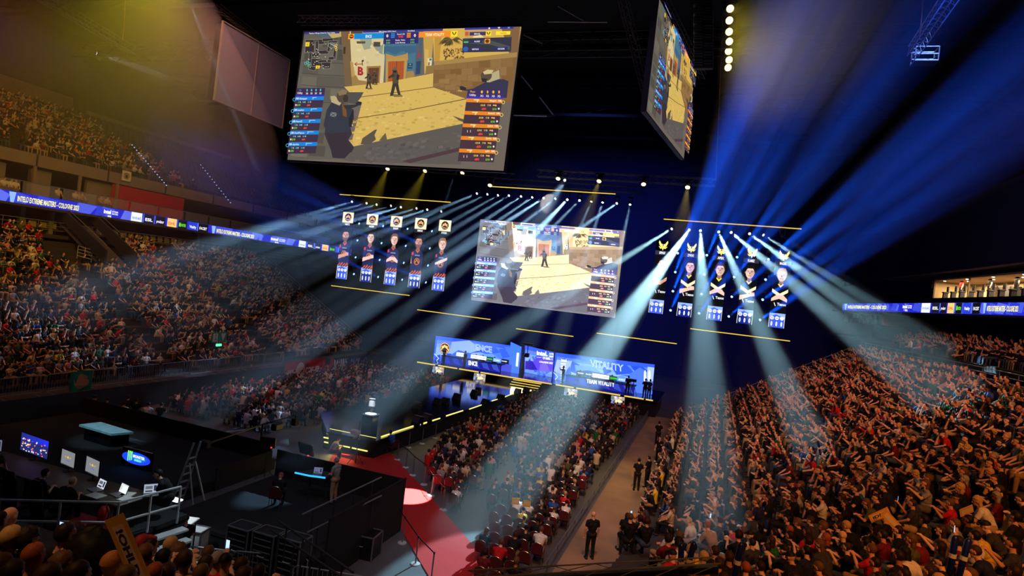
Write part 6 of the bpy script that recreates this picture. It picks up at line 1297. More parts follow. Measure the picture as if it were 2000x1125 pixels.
def dl(c): 
    c.rect(-1, -1, 1, -.9, (60, 60, 70)); c.ell(0, .15, .12, .16, (220, 180, 60)); 
    for s in (-1, 1): c.poly([(s * .15, .2), (s * .5, .3), (s * .45, .05), (s * .2, .0)], (170, 140, 80))
    c.line([(-.25, -.3), (.3, -.32)], .08, (60, 90, 220))
def dp(c): c.rect(-.8, -.1, .2, .6, (90, 95, 100)); c.rect(.4, -.6, .8, .7, (40, 44, 60)); c.rect(-.8, -.8, .2, -.4, (60, 64, 70))
def dw(c): c.rect(-.95, .7, .95, .95, (200, 204, 208)); c.rect(-.9, -.6, -.5, .6, (190, 196, 200))
TZ = MZ + .752
def tp(x, y): return atz(x, y, TZ)
monitor('wide bright video wall monitor full of small blue pictures', (-18.45, 12.91, TZ), -.1, 1.35, .52, dv, (30, 36, 90), m='pic_wall'); monitor('grey monitor with a small gold logo, left of its twin', (-16.89, 12.79, TZ), -.15, .66, .42, dl, (118, 122, 126)); monitor('grey monitor with a small gold logo, nearest the laptops', (-15.83, 12.71, TZ), -.2, .68, .43, dl, (118, 122, 126))
monitor('small dark monitor at the left end of the production table', (-20.17, 12.87, TZ), .1, .5, .34, dp, (80, 84, 110)); monitor('small grey monitor left of the video wall', (-19.52, 12.55, TZ), .1, .45, .32, dp, (96, 98, 120))
def laptop(label, x, y, rz, draw, bg):
    t = thing('laptop', label, 'laptop', (x, y, TZ), rz); MB().bev((0, -.12, .01), (.36, .25, .02), .006).build('keyboard_base', M['dullalu'], t); R = Matrix.Rotation(-.3, 3, 'X'); LID = MB().bev((0, .04, .13), (.36, .012, .25), .005, rx=-.3).build('lid', M['dullalu'], t)
    c = Canvas(lambda a, b: V((0, .04, .13)) + R @ V((a * .165, -.01, b * .11)), R @ V((0, -1, 0)), .004); c.rect(-1, -1, 1, 1, bg); draw(c); c.build('display', M['pic_ribbon'], LID)
laptop('open laptop with a grey editing window, left of the white one', -15.05, 12.38, -.2, dp, (190, 196, 206)); laptop('open laptop with a plain white page', -14.35, 12.46, -.2, dw, (225, 232, 228)); laptop('open laptop at the right end of the production table', -13.82, 12.87, .9, dp, (150, 160, 180))
t = thing('mixing_console', 'lighting console with rows of coloured keys at the far left', 'console', (-19.93, 12.14, TZ)); MB().prism([(-.8, -.35, 0), (.8, -.35, 0), (.8, .35, 0), (-.8, .35, 0)], (0, 0, .09)).build('body', M['black'], t)
c = Canvas(lambda a, b: (a, b, .095), (0, 0, 1), .005); r = random.Random(9)
for i in range(12):
    for j in range(6): c.rect(-.75 + i * .125, -.3 + j * .1, -.66 + i * .125, -.23 + j * .1, r.choice([(240, 150, 40), (240, 210, 60), (120, 220, 80), (80, 90, 110), (240, 90, 50)]))
c.build('keys', M['pic_ribbon'], t)
for i, (x, y, w_) in enumerate(((-14.7, 12.0, .42), (-13.95, 12.25, .34), (-14.2, 12.5, .3))): tag(MB().box((0, 0, .01), (w_, .3, .02), rz=.2 * i).build('paper_sheet', M['paper'], loc=(0, 0, 0)), f'white paper sheet on the production table, {ordw(i)} from the laptops', 'paper').location = (x, y, TZ)
t = thing('bottle', 'small plastic water bottle on the table edge', 'bottle', (-13.82, 11.89, TZ)); MB().lathe([(.035, 0), (.035, .15), (.012, .2), (.012, .22)], n=10).build('body', M['glass'], t); MB().lathe([(.015, .22), (.015, .245)], n=8).build('cap', M['white'], t)
def office_chair(label, loc, rz):
    t = thing('office_chair', label, 'chair', loc, rz, 'black office chairs at the mixing table'); MB().bev((0, 0, .46), (.5, .48, .1), .04).build('seat', M['black'], t); b = MB().bev((0, -.26, .9), (.5, .1, .85), .04, rx=.12); b.bev((0, -.3, 1.3), (.3, .12, .2), .04); b.build('backrest', M['gloss_black'], t); b = MB()
    for k in range(5): a = k * 2 * PI / 5; b.tube([(0, 0, .1), (.3 * math.cos(a), .3 * math.sin(a), .05)], .022, 5)
    b.tube([(0, 0, .1), (0, 0, .42)], .03); b.build('base', M['black'], t)
for i, (x, y) in enumerate(((-18.95, 11.2), (-17.6, 11.15), (-16.15, 11.1), (-15.1, 11.05))): office_chair(f'black high-backed office chair at the mixing table, {ordw(i)} from the left', (x, y, MZ), -.1)
rail('silver railing round the corner of the mixing platform', [atz(223, 1060, MZ), atz(345, 1022, MZ)], 1.0, 2, 'alu', 2, 'guard_rail', .03); rail('short silver railing behind the curly haired spectators', [(-15.5, 10.2, MZ), atz(223, 1060, MZ)], 1.0, 2, 'alu', 2, 'guard_rail', .03)
t = thing('aluminium_ramp', 'bright aluminium steps below the silver railing', 'steps', (-13.2, 12.2, 1.2))
for k in range(4): MB().box((-13.15 + k * .26, 12.1 - k * .1, MZ - .15 - k * .2), (.28, 2.5, .05), rz=-.15).build('tread', M['alu'], t, True)
spot((-11, 17, 11), (-13, 12.6, 2.6), math.radians(26), 1500, (.7, .92, 1), .7)
t = thing('fire_extinguisher', 'red fire extinguisher standing behind the silver railing', 'fire extinguisher', (-14.0, 11.7, MZ)); b = MB().lathe([(.12, 0), (.13, .05), (.13, .6), (.09, .7), (.03, .74)], n=14); b.sm = True; b.build('cylinder', M['red'], t); MB().tube([(0, 0, .74), (0, 0, .82), (.12, 0, .84)], .02).build('valve', M['black'], t); MB().tube([(.04, 0, .8), (.16, 0, .6), (.15, 0, .25)], .015).build('hose', M['cable'], t)
t = thing('red_case', 'flat red case on the mixing platform', 'case', (-14.8, 11.75, MZ)); MB().bev((0, 0, .12), (.9, .5, .24), .03).build('body', M['red'], t); MB().tube([(-.1, -.27, .14), (-.1, -.31, .14), (.1, -.31, .14), (.1, -.27, .14)], .015).build('handle', M['black'], t)
# A-frame ladder
t = thing('step_ladder', 'aluminium A-frame step ladder standing behind the mixing desks', 'ladder', (-18.4, 18.9, 0)); 
for s in (-1, 1):
    MB().tube([(-.65 + .0, s * .28, 0), (.12, s * .16, 2.9)], .04, 4).build('rail', M['alu'], t); MB().tube([(.75, s * .34, 0), (0.0, s * .14, 2.1)], .03, 4).build('rear_rail', M['alu'], t)
for k in range(7): u = (k + 1) / 9; x = -.65 + .77 * u; MB().box((x, 0, 2.9 * u), (.09, .56 - .24 * u, .04)).build('rung', M['alu'], t)
# bright work table
t = thing('work_table', 'small work table under a white lamp glare beside the ladder', 'table', (-15.2, 15.1, 0)); MB().bev((0, 0, 1.8), (1.3, .8, .05), .02, rz=.3).build('table_top', M['white'], t)
for sx in (-.6, .6):
    for sy in (-.3, .3): MB().tube([(sx, sy, 0), (sx, sy, 1.78)], .025).build('leg', M['dark'], t)
t2 = thing('desk_lamp', 'white lamp glaring over the work table', 'lamp', (-15.4, 15.35, 1.83)); MB().lathe([(.1, 0), (.1, .02), (.015, .03), (.015, .5)], n=10).build('stand', M['black'], t2); MB().bev((0, -.1, .55), (.5, .25, .05), .02).build('lamp_head', emat('work_light', (220, 245, 255), 4), t2); spot((-15.3, 15.2, 3.6), (-15.2, 15.1, 1.8), math.radians(75), 150, (.8, .95, 1), .6)
# equipment around the camera platform
def rack(name, label, loc, d, rz=0, m='black', handle=True, cat='case'):
    t = thing(name, label, cat, loc, rz); BD = MB().bev((0, 0, d[2] / 2), d, .03).build('body', M[m], t); b = MB(); x, y, z = d[0] / 2, d[1] / 2, d[2]
    for sx in (-1, 1):
        for sy in (-1, 1): b.box((sx * x, sy * y, z / 2), (.04, .04, z + .02))
    for zz in (.01, z): b.box((0, -y, zz), (d[0], .04, .04)).box((0, y, zz), (d[0], .04, .04)).box((-x, 0, zz), (.04, d[1], .04)).box((x, 0, zz), (.04, d[1], .04))
    b.build('edge_frame', M['dullalu'], t); b = MB(); b.tube([(-.12, -y - .02, z * .6), (-.12, -y - .06, z * .6), (.12, -y - .06, z * .6), (.12, -y - .02, z * .6)], .012); b.build('handle', M['chrome'], BD); return t
rack('flight_case', 'black flight case with metal edges standing beside the red carpet', (-11.0, 20.1 - .4, 0), (.95, .8, .85), .1); rack('flight_case', 'pale grey upright equipment case beside the man in dark clothes', (-15.2, 16.0, 0), (.8, .5, 1.25), .2, 'white'); rack('storage_crate', 'long light grey crate full of cables', (-14.3, 16.2, 0), (1.5, .6, .45), .45, 'white')
b = MB()
rr = random.Random(3)
for i in range(16): a = rr.random() * 6; b.tube([(-14.3 + .5 * math.cos(a + k) * rr.random(), 16.2 + .2 * math.sin(a + k * 1.7), .47 + .08 * rr.random()) for k in range(5)], .025, 5)
tag(b.build('cable_heap', M['cable']), 'heap of black cables in the light grey crate', 'cables', None, 'stuff')
b = MB()
for i in range(46):
    x, y = rr.uniform(-15.5, -11.2), rr.uniform(13.6, 16.4); pts = []; a = rr.uniform(-.5, .5) + .6
    for k in range(6): pts.append((x + k * .42 * math.cos(a), y + k * .42 * math.sin(a), .03 + .01 * (i % 4))); a += rr.uniform(-.3, .3)
    b.tube(pts, .022, 4)
tag(b.build('floor_cables', M['cable']), 'many black cables lying across the floor by the crates', 'cables', None, 'stuff')
# equipment rack under the platform edge
for i, (x, y) in enumerate(((-13.4, 16.2), (-12.5, 16.3), (-11.6, 16.4))):
    t = rack('equipment_rack', f'black rack of shelves below the camera platform, {ordw(i)} from the left', (x, y, 0), (.8, .6, 1.7)); b = MB()
    for k in range(8): b.box((0, -.32, .2 + k * .19), (.66, .02, .03))
    b.build('shelf_edges', M['dullalu'], t)
for i, (a, bb) in enumerate((((530, 1035), (665, 1125)), ((545, 1018), (690, 1118)), ((590, 1005), (745, 932)), ((600, 1040), (745, 968)))):
    z = (1.2, 1.9, 2.0, 1.3)[i]; p = atD(*a, 18.3 + (i > 1) * 1.0); q = atD(*bb, 14.8 if i < 2 else 22.6); t = thing('stair_handrail', f'dark slanting handrail at the camera platform, {("lowest stair rail","upper stair rail","top rail crossing the platform","lower rail crossing the platform")[i]}', 'railing', p); MB().tube([p, q], .03, 6).build('rail', M['dullalu' if i > 1 else 'dark'], t, True); g = MB()
    for k in range(4): r_ = p.lerp(q, (k + .5) / 4); g.tube([r_, r_ - V((0, 0, min(1.0, r_.z)))], .025, 5)
    g.build('post', M['dark'], t, True)
t = thing('fire_extinguisher', 'red fire extinguisher beside the stair handrail', 'fire extinguisher', (-12.6, 15.6, 0)); b = MB().lathe([(.12, 0), (.13, .05), (.13, .7), (.03, .85)], n=14); b.sm = True; b.build('cylinder', M['red'], t); MB().tube([(0, 0, .85), (.1, 0, .9)], .02).build('valve', M['black'], t)
# blue glowing desk
t = thing('presenter_desk', 'curved standing desk edged with a blue glowing strip', 'desk', (-15.3, 22.2 - .9, 1.0)); A = [atz(577, 922, 2.05), atz(605, 928, 2.05), atz(636, 932, 2.05)]
MB().prism([A[0], A[1], A[2], A[2] + V((.3, .7, 0)), A[0] + V((.3, .7, 0))], (0, 0, -.05)).build('table_top', M['dark'], t, True); MB().tube([p_ + V((0, -.02, -.02)) for p_ in A], .035, 6).build('light_strip', emat('blue_strip', (40, 170, 255), 1.6), t, True)
for q in (A[0].lerp(A[1], .5), A[1].lerp(A[2], .6)): MB().tube([q + V((.15, .35, -.05)), V((q.x + .15, q.y + .35, 1.0))], .05).build('leg', M['dark'], t, True)
laptop('laptop on the blue glowing desk', 0, 0, 0, dp, (90, 100, 140)); lp = [o for o in COL.objects if o.get('label') == 'laptop on the blue glowing desk'][0]; lp.location = A[1] + V((.15, .3, .0)); lp.rotation_euler.z = .4
# standing monitors and camera crane
def stand_mon(label, px, D, w, h, rz, tilt):
    p = atD(*px, D); t = thing('stand_monitor', label, 'monitor', (p.x, p.y, 0), rz); MB().bev((0, 0, p.z), (w, .1, h), .02, rx=tilt).build('housing', M['black'], t); MB().tube([(0, .05, 0), (0, .05, p.z)], .025).build('pole', M['dark'], t); MB().box((w * .3, -.08, p.z - h * .4), (.06, .03, .05)).build('tally_lamp', emat('tally_red', (255, 50, 40), 2), t); b = MB()
    for k in range(3): a = k * 2.1; b.tube([(0, .05, .5), (.5 * math.cos(a), .5 * math.sin(a), 0)], .02, 5)
    b.build('leg', M['dark'], t)
stand_mon('dark monitor on a stand with a red lamp, left of its neighbour', (523, 864), 29, .75, .5, .3, .1); stand_mon('dark tilted monitor on a stand right of the other stand monitor', (598, 877), 27, .85, .55, -.2, .35)
cr = thing('camera_crane', 'long black camera crane arm reaching over the floor seats', 'camera crane', (-21.5, 26.2, 0)); pa = atD(513, 829, 31); pb = atD(578, 811, 33); pc = atD(400, 868, 27)
MB().tube([pc, pa, pb], [.05, .045, .03], 6).build('boom', M['black'], cr, True); MB().tube([V((pa.x, pa.y, 0)), pa], .05, 6).build('post', M['black'], cr, True); MB().bev(pb + V((0, 0, -.35)), (.3, .4, .4), .05).tube([pb, pb + V((0, 0, -.2))], .03).build('camera_head', M['black'], cr, True); MB().bev(pc, (.5, .3, .35), .04).build('counterweight', M['dark'], cr, True)
MB().bev(atD(541, 833, 31.5), (.35, .6, .35), .05).build('hanging_monitor', M['black'], cr, True)
p = atz(694, 905, 0); t = thing('pole_camera', 'camera on a tall black pole in front of the glowing steps', 'camera', p); tp_ = atD(703, 842, (V((p.x, p.y)).dot(V((-math.sin(YAW), math.cos(YAW)))))); MB().tube([(0, 0, 0), (0, 0, tp_.z + .5)], .03).build('pole', M['dark'], t); MB().bev((-.2, 0, tp_.z - .1), (.5, .3, .25), .04).build('camera_body', M['white'], t); b = MB()
for k in range(3): a = k * 2.1; b.tube([(0, 0, .6), (.5 * math.cos(a), .5 * math.sin(a), 0)], .02, 5)
b.build('leg', M['dark'], t)
# chairs and cases by the runway steps
M['maroon_cloth'] = mat('maroon_upholstery', (84, 18, 28), .85, 0, .1, 20); M['chair_metal'] = mat('chair_metal', (170, 170, 175), .25, .9)
_ch = None
def banquet_chair(label, loc, rz, group=None):
    global _ch
    t = thing('banquet_chair', label, 'chair', loc, rz, group)
    if _ch is None:
        s = MB().bev((0, 0, .46), (.44, .44, .07), .03).build('seat', M['maroon_cloth'], t); pts = []
        for k in range(13): a = PI * k / 12; pts.append((.21 * math.cos(a), 0, .74 + .2 * math.sin(a)))
        R = Matrix.Rotation(.14, 3, 'X'); poly = [R @ V((x, -.03, z - .48)) + V((0, -.2, .48)) for x, _, z in pts + [(-.2, 0, .5), (.2, 0, .5)]]; bk = MB().prism(poly, (0, -.05, 0)).build('backrest', M['maroon_cloth'], t)
        fr = MB().tube([R @ V((x * 1.06, -.055, z - .47)) + V((0, -.2, .48)) for x, _, z in [(.2, 0, .45)] + pts + [(-.2, 0, .45)]], .013, 5).build('back_frame', M['chair_metal'], t); lg = []
        for sx, sy in ((1, 1), (-1, 1), (1, -1), (-1, -1)): lg.append(MB().tube([(sx * .19, sy * .18, .43), (sx * .21, sy * .24, 0)], .013, 5).build('leg', M['chair_metal'], t).data)
        _ch = [('seat', s.data), ('backrest', bk.data), ('back_frame', fr.data)] + [('leg', m_) for m_ in lg]
    else:
        for nm, me in _ch: o = bpy.data.objects.new(nm, me); COL.objects.link(o); o.parent = t
rowc = {}
EMPTY.sort(key=lambda s: (s[5], s[0]))
for s in EMPTY[:46]:
    rowc[s[5]] = rowc.get(s[5], -1) + 1; banquet_chair(f'empty maroon banquet chair, {ordw(s[5])} floor row from the viewer, {ordw(rowc[s[5]])} in the row', (s[0], s[1], 0), s[3], 'maroon banquet chairs on the floor')
nc = 0
for dep, s in pool:
    if s[4] == 'right floor seats' and nc < 60: rowc[s[5]] = rowc.get(s[5], -1) + 1; banquet_chair(f'maroon banquet chair with a person on it, {ordw(s[5])} floor row, {ordw(rowc[s[5]])} counted', (s[0], s[1], 0), s[3], 'maroon banquet chairs on the floor'); nc += 1
# stanchions with belts
ST = {'r': [((275, 285)), ((335, 340)), ((385, 395)), ((465, 460)), ((515, 540)), ((600, 640))], 'l': [((190, 660)), ((240, 760)), ((310, 875)), ((405, 1025)), ((515, 1150))], 'f': [((357, 198)), ((452, 170)), ((545, 130)), ((628, 70)), ((700, 40))]}
_st = None
for k, nm in (('r', 'right of the red carpet'), ('l', 'left of the red carpet'), ('f', 'beside the runway')):
    prev = None; bt = None
    for i, (x, y) in enumerate(ST[k]):
        p = atz(700 + x / 3.636, 820 + y / 3.636, 0); t = thing('stanchion', f'silver belt stanchion {nm}, {ordw(i)} counted towards the viewer' if k != 'f' else f'silver belt stanchion {nm}, {ordw(i)} counted towards the stage', 'stanchion', p, 0, 'belt stanchions ' + nm)
        if _st is None: _st = [('base', MB().lathe([(.18, 0), (.17, .03), (.03, .05)], n=16).build('base', M['chrome'], t).data), ('post', MB().tube([(0, 0, .04), (0, 0, .95)], .028, 8).build('post', M['dullalu'], t).data), ('belt_head', MB().lathe([(.035, .95), (.035, 1.02)], n=8).build('belt_head', M['black'], t).data)]
        else:
            for n_, me in _st: o = bpy.data.objects.new(n_, me); COL.objects.link(o); o.parent = t
        if prev is not None: MB().box(((prev.x - p.x) / 2, (prev.y - p.y) / 2, .98), ((prev - p).length, .008, .05), rz=math.atan2(prev.y - p.y, prev.x - p.x)).build('belt', M['black'], t)
        prev = p
# lettered cardboard signs held up in the crowd
def sign(label, c_, w, h, rz, tilt, txt, col=(226, 170, 60)):
    t = thing('cardboard_sign', label, 'sign', c_); t.rotation_euler = (tilt[0], tilt[1], rz); MB().box((0, .006, 0), (w, .01, h)).build('board', mat('yellow_card', col, .8, 0, .05), t)
    c = Canvas(lambda a, b: (a * w / 2, -.004, b * h / 2), (0, -1, 0), .01); c.rect(-.8, -.55, .95, .6, (232, 210, 170))
    if txt == '*': c.ring(0, 0, .6, .65, .12, (40, 36, 40)); c.ell(0, -.1, .34, .36, (60, 52, 50)); c.line([(-.3, .3), (.3, .3)], .12, (40, 36, 40))
    elif txt: c.text(txt, -.7, -.35, .85, -.35, .7, (60, 40, 110), .05, (0, 1))
    c.build('card_face', M['print'], t)
sign('orange card sign with dark capitals held up at the lower left', atD(258, 1094, 6.2), .95, .2, YAW, (0, 1.05), '!OHLDOP'); sign('yellow card sign with dark letters, tilted up to the right in the right stand', atD(1718, 1006, 15), .52, .2, YAW, (0, -.55), 'IDNL'); sign('yellow blank looking card sign crossing the lettered one, right stand', atD(1740, 1016, 14.6), .52, .2, YAW, (0, .7), '')
sign('pale card held flat by a spectator in the right stand', atD(1888, 998, 14.5), .34, .22, YAW, (.3, -.5), '', (230, 180, 110)); sign('white poster with a drawn emblem on the upper left parapet', (-51.7, 41.6, 16.3), .9, .9, PI / 2, (0, 0), '*', (230, 225, 220)); sign('small yellow card raised by a white shirt, left of its pair', atD(1007, 979, 24.5), .3, .26, YAW, (0, 0), '', (226, 200, 60)); sign('small yellow card raised by a white shirt, right of its pair', atD(1029, 984, 24.3), .3, .26, YAW, (0, 0), '', (226, 200, 60))
M['bluestick'] = mat('blue_inflatable', (18, 38, 120), .35)
for i, (x, y, tl) in enumerate(((1362, 978, .1), (1372, 1000, -.2), (1412, 985, .35), (1420, 1020, .5), (1440, 1098, .1), (1330, 1100, -.1), (1346, 1096, .15), (1494, 1035, .2), (1545, 885, .0), (1590, 888, .25), (1600, 875, -.3), (1700, 925, .7), (1642, 945, .3), (1860, 1085, .05), (1882, 1090, .15), (1925, 1040, -.3), (1780, 760, .2), (1832, 770, -.2), (1516, 955, -.7), (1960, 870, .8), (1730, 905, -.6))):
    D = 9 if y > 1070 else None; p = atD(x, y, D) if D else on_right(x, y, 1.25); t = thing('inflatable_stick', f'blue inflatable clapper stick raised in the right stand, {ordw(i)} counted', 'clapper stick', p, YAW, 'blue inflatable clapper sticks'); t.rotation_euler = (0, tl, YAW); b = MB().lathe([(.02, -.3), (.045, -.26), (.045, .26), (.02, .3)], n=10); b.sm = True; b.build('tube', M['bluestick'], t); MB().lathe([(.052, -.03), (.052, .03)], n=10).build('white_band', M['white'], t)
# phones held up, with lit displays
M['phone'] = emat('phone_display', (170, 200, 255), 1.6)
PHONES.sort(key=lambda q: proj(q[0], q[1], q[2])[2])
for i, (x, y, z, f, zn, lb, sc_) in enumerate(PHONES[:20]):
    w_ = PROTO['holding up a phone']['wrist']; c_, s_ = math.cos(f), math.sin(f); q = V((w_.x, w_.y + .04, w_.z + .14)) * sc_; t = thing('phone', f'lit phone held up in the {zn}, {ordw(i)} nearest to the viewer', 'phone', (x + q.x * c_ - q.y * s_, y + q.x * s_ + q.y * c_, z + q.z), f); MB().bev((0, 0, 0), (.075, .01, .15), .004).build('case', M['black'], t); MB().box((0, -.006, 0), (.066, .002, .138)).build('display', M['phone'], t)
# ---------------------------------------------------------------- staff, players and the nearest spectators
def pp(label, pose, p, rz, skin=1, shirt='black', legs='black trousers', hair='short', hc='dark brown', sc=1.0, group=None): return person(label, pose, tuple(p), rz, SKINS[skin], shirt, legs, hair, hc, group, sc)
F0 = YAW
pp('person in pale grey shirt and beige trousers standing at the blue glowing desk', 'standing, hands in front', (-13.35, 21.0, 1.0), F0 + 1.2, 1, 'light grey', (170, 140, 110), 'short', 'grey', 1.02)
pp('person in black top with pink cap seated with their back to the viewer', 'leaning forward, hands clasped', (-14.7, 19.3, 1.0 - .0), F0 + .1, 1, 'black', 'black trousers', 'cap', (170, 70, 80))
banquet_chair('dark red chair under the person with the pink cap', (-14.7, 19.3, 1.0), F0 + .1)
p = atz(765, 888, 0); pp('person in blue shirt seated beside the glowing front steps', 'leaning forward, hands clasped', p, F0 + .8, 1, 'blue', 'black trousers', 'short', 'dark brown', 1.05); banquet_chair('chair of the person in the blue shirt beside the steps', p, F0 + .8)
p = atz(700, 905, 0) + V((-1.6, -.2, 0)); pp('person in light clothing crouched beside the camera pole', 'leaning forward, hands clasped', (p.x, p.y, -.12), F0 - 1, 1, 'light grey', 'black trousers', 'curly', 'brown')
p = atz(1150, 1092, 0); pp('security guard in black standing at the corner of the floor seats', 'standing, arms down', p, F0 + .2, 1, 'black', 'black trousers', 'bald', None, 1.06)
p = atz(1216, 1085, 0); pp('person in dark dress with long hair leaning on the aisle rail', 'standing, arms down', (p.x, p.y, 0), F0 - .5, 1, 'black', 'black trousers', 'long', 'dark brown', .97)
for i, (x, y, rz) in enumerate(((1242, 958, 0), (1262, 952, .8), (1284, 905, 2.4), (1283, 870, 0), (1300, 900, 1.6))): p = atz(x, y, .02); pp(f'person in dark clothes standing in the sandy aisle, {ordw(i)} from the viewer', 'standing, hands in front' if i % 2 else 'standing, arms down', p, F0 + rz, 1, 'black', 'black trousers', 'short', 'black')
for i, (x, y, sh, rz) in enumerate(((1193, 468, 'black', 2.2), (1700, 530, 'black', 0), (1835, 552, 'black', .4), (1868, 560, 'navy', -.4))): p = atY(800 + x / 4, 630 + y / 4, 57.6); pp(('camera operator in black', 'person in black', 'person in black raising an arm', 'person in navy')[i] + (' at the left end of the right LED wall', ' right of the right player desk', ' near the right stage end', ' at the very right end of the stage')[i], 'standing, arm raised' if i in (0, 2) else 'standing, arms down', (p.x, 57.6, 1.6), rz, 1, sh)
for i, (x, y) in enumerate(((262, 330), (425, 350))): p = atY(800 + x / 4, 630 + y / 4, 57.7); pp(('camera operator in black in front of the round emblem', 'person in black left of the left player desk')[i], 'standing, arm raised' if i == 0 else 'standing, arms down', (p.x, 57.7, 1.6), 2.6, 1, 'black')
for i, (x, w_) in enumerate(((455, 'left'), (545, 'left'), (600, 'left'), (692, 'left'), (1372, 'right'), (1470, 'right'), (1508, 'right'), (1625, 'right'))): p = atY(800 + x / 4, 640, 59.2); pp(f'player in dark jersey seated behind the {w_} desk, {ordw(i % 4)} from the left', 'hands on thighs', (p.x, 59.25, 1.6), PI, 1, 'navy' if w_ == 'left' else 'black', 'black trousers', 'short', 'dark brown', 1.05)
for i, (x, y, D, sh, hs, hc, rz) in enumerate(((35, 905, 16.9, 'black', 'short', 'dark brown', 0), (75, 920, 16.4, 'black', 'curly', 'brown', .3), (118, 958, 15.2, 'black', 'short', 'dark brown', -.2), (166, 962, 15.0, 'black', 'bald', None, 0))):
    pp(f'technician in black seated at the mixing table, {ordw(i)} from the left', ('hands on thighs', 'chin in hand', 'leaning forward, hands clasped', 'leaning forward, hands clasped')[i], ((-18.9, -17.6, -16.15, -15.1)[i], 11.3, MZ + .02), rz, 1, sh, 'black trousers', hs, hc)
pp('technician in black t-shirt working at the right end of the production table', 'leaning forward, hands clasped', (-13.7, 13.4, MZ), PI * .75, 1, 'black', 'black trousers', 'short', 'black', 1.05)
pp('technician with dark cap bending beside the bright work table', 'standing, hands in front', (-14.2, 14.6, .5), F0 + .9, 1, 'black', (40, 60, 100), 'cap', (20, 20, 26), 1.05)
for i, (x, y, z) in enumerate(((453, 740, .0), (470, 745, 0), (487, 752, 0))): p = atz(x, y, 0); pp(f'person in light shirt standing by the left floor seats, {ordw(i)} of three', 'standing, hands in front', p, PI + F0, 1, ('light grey', 'cream', 'light grey')[i], 'blue jeans')
for i, (x, y, sh) in enumerate(((20, 790, 'black'), (58, 792, 'red'), (108, 788, 'black'), (125, 785, 'black'), (160, 788, 'dark grey'), (182, 785, 'black'), (205, 790, 'navy'), (232, 800, 'cream'), (262, 792, 'black'), (285, 800, 'white'), (246, 785, 'black'), (310, 800, 'black'))): p = atz(x, y + 32, .0); pp(f'spectator in {sh} top behind the black analyst platform, {ordw(i)} from the left', 'hands on thighs', (p.x, max(p.y, 26.2), 0), F0 + .3, 1, sh, 'black trousers', 'short', 'dark brown', 1.0, 'spectators behind the analyst platform')
for i, (x, y, sh) in enumerate(((1742, 712, 'white'), (1768, 714, 'red'), (1838, 735, 'yellow'), (1850, 735, 'black'))): p = on_right(x, y, 0); q = (SX + 18 * RD + .9, p.y, 8.15); pp(f'person in {sh} top standing on the walkway above the right stand, {ordw(i)} from the left', 'standing, hands in front', q, PI / 2, 1, sh, 'black trousers', 'short', 'brown')
p = on_left(243, 505, 0); pp('person in grey top standing on the left stand beside the stair mouth', 'standing, hands in front', p, -PI / 2, 1, 'light grey', 'blue jeans', 'long', 'blond')
for i, (x, y) in enumerate(((22, 340), (30, 345), (112, 372), (145, 380), (158, 383), (196, 385), (208, 388), (8, 338))): p = atX(x, y, -51.3); pp(f'guest in the box above the left ribbon, {ordw(i)} counted from the viewer', 'hands on thighs', (-51.2, p.y, 12.35 + .45), -PI / 2, 1, rc.choice(['cream', 'black', 'white', 'tan', 'navy']), 'black trousers', 'short', 'brown', 1.0, 'guests in the boxes above the left ribbon')
for i, u in enumerate((.5, .62, .72, .8, .86, .93)): q = RA + (RB - RA) * u + nR * 1.3; pp(f'guest standing in the bright hospitality suite, {ordw(i)} from the left', 'standing, arms down', (q.x, q.y, atPl(1993, 577, RA, RB)[1]), PI / 2, 1, ('cream', 'red', 'black', 'black', 'cream', 'black')[i], 'black trousers', 'short', 'brown', 1.0, 'guests in the bright suite')
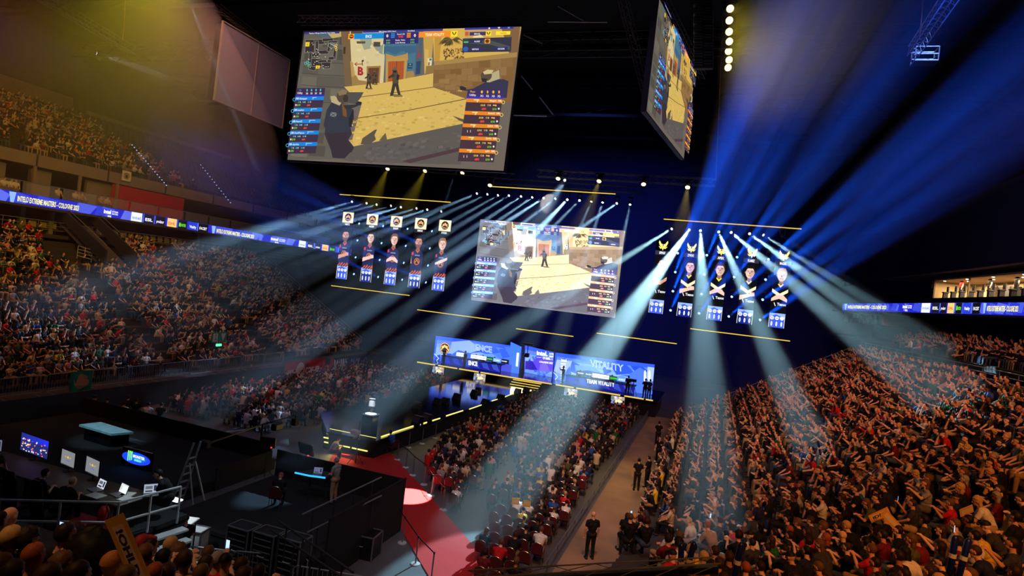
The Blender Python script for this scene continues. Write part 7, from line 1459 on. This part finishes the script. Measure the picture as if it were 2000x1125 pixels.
NEAR = [(27, 1006, 8, 'cream', 'bald', None, 'bald head and pale shirt'), (8, 1020, 7.6, 'black', 'short', 'black', 'black hair at the frame edge'), (27, 1047, 6.6, 'black', 'short', 'blond', 'fair hair and black top'), (56, 1053, 6.7, 'black', 'curly', 'dark brown', 'dark curls holding a lit phone'), (13, 1102, 5.6, 'black', 'short', 'brown', 'brown hair, lowest left corner'), (72, 1084, 5.9, 'black', 'short', 'ginger', 'ginger swept hair'), (34, 1122, 5.2, 'black', 'long', 'dark brown', 'dark long hair at the lower edge'), (131, 1097, 6.0, 'cream', 'curly', 'light brown', 'light brown curls and cream shirt'), (180, 1086, 6.4, 'navy', 'short', 'brown', 'brown hair and navy top'), (152, 1014, 7.6, 'navy', 'curly', 'brown', 'brown tousled hair in front of the railing'), (130, 1042, 7.0, 'black', 'short', 'dark brown', 'dark hair, behind the tousled hair'), (192, 1050, 6.5, 'black', 'huge', 'black', 'enormous dark bushy hair'), (221, 1099, 6.3, 'black', 'cap', (190, 120, 60), 'orange cap'), (279, 1056, 8.2, 'black', 'cap', (150, 40, 50), 'red cap and glasses'), (297, 1066, 8.0, 'black', 'short', 'dark brown', 'dark hair behind the red cap'), (288, 1082, 7.4, 'dark grey', 'short', 'light brown', 'light brown hair and grey top'), (336, 1063, 8.6, 'blue', 'short', 'blond', 'fair hair lit by the lamp and blue jacket'), (352, 1078, 8.4, 'light grey', 'curly', 'light brown', 'sandy curls and grey top'), (368, 1090, 8.0, 'tan', 'short', 'brown', 'brown hair and tan top'), (327, 1086, 7.6, 'black', 'short', 'black', 'black hair beside the sandy curls'), (308, 1117, 6.7, 'cream', 'short', 'ginger', 'ginger hair at the lower edge'), (334, 1113, 6.9, 'tan', 'short', 'brown', 'brown hair and bare forearms'), (410, 1080, 9.2, 'navy', 'short', 'light brown', 'light brown hair filming with a phone'), (404, 1100, 8.2, 'red', 'short', 'brown', 'brown hair and red shirt'), (429, 1092, 8.9, 'red', 'short', 'grey', 'grey hair and red shirt'), (446, 1094, 8.9, 'black', 'cap', (20, 20, 24), 'black cap'), (473, 1103, 8.8, 'maroon', 'short', 'brown', 'maroon shirt and brown hair'), (396, 1118, 7.4, 'black', 'short', 'light brown', 'light brown hair at the lower edge'), (482, 1122, 7.8, 'black', 'short', 'brown', 'brown hair left of the last barrier'), (509, 1115, 8.9, 'black', 'short', 'dark brown', 'dark hair, last before the floor barriers'), (100, 1122, 5.3, 'black', 'short', 'brown', 'brown hair between ginger and curls'), (155, 1124, 5.4, 'tan', 'short', 'dark brown', 'tan top at the lower edge'), (250, 1124, 5.9, 'cream', 'short', 'light brown', 'cream top beneath the orange sign')]
b = MB()
for i in range(8):
    y = 3.2 + i * .85; z = 8.8 - .4 * y - 1.3; b.box((-7.5, y + .1, z / 2), (13, .85, z))
struct('stand_end', b, M['stand'])
for x, y, D, sh, hs, hc, w_ in NEAR:
    h = atD(x, y, D); zf = 8.8 - .4 * (h.y - .1) - 1.3; k = round((h.y - 3.3) / .85); zf = 8.8 - .4 * (3.2 + .85 * max(0, min(7, k))) - 1.3; ps = 'holding up a phone' if 'phone' in w_ else rc.choice(['hands on thighs', 'clapping', 'arms crossed']); sc_ = max(.9, min(1.12, (h.z - zf) / 1.235)); pp('near spectator with ' + w_, ps, (h.x, h.y - .08, zf), F0 - .35 + rc.uniform(-.2, .3), 1, sh, 'black trousers', hs, hc, sc_)
    if 'phone' in w_: t = thing('phone', 'lit phone held up by the near spectator with ' + w_.split(' ')[0] + ' ' + w_.split(' ')[1], 'phone', h + V((-.0, .36, .0)), F0 - .3); MB().bev((0, 0, 0), (.075, .01, .15), .004).build('case', M['black'], t); MB().box((0, -.006, 0), (.066, .002, .138)).build('display', M['phone'], t)
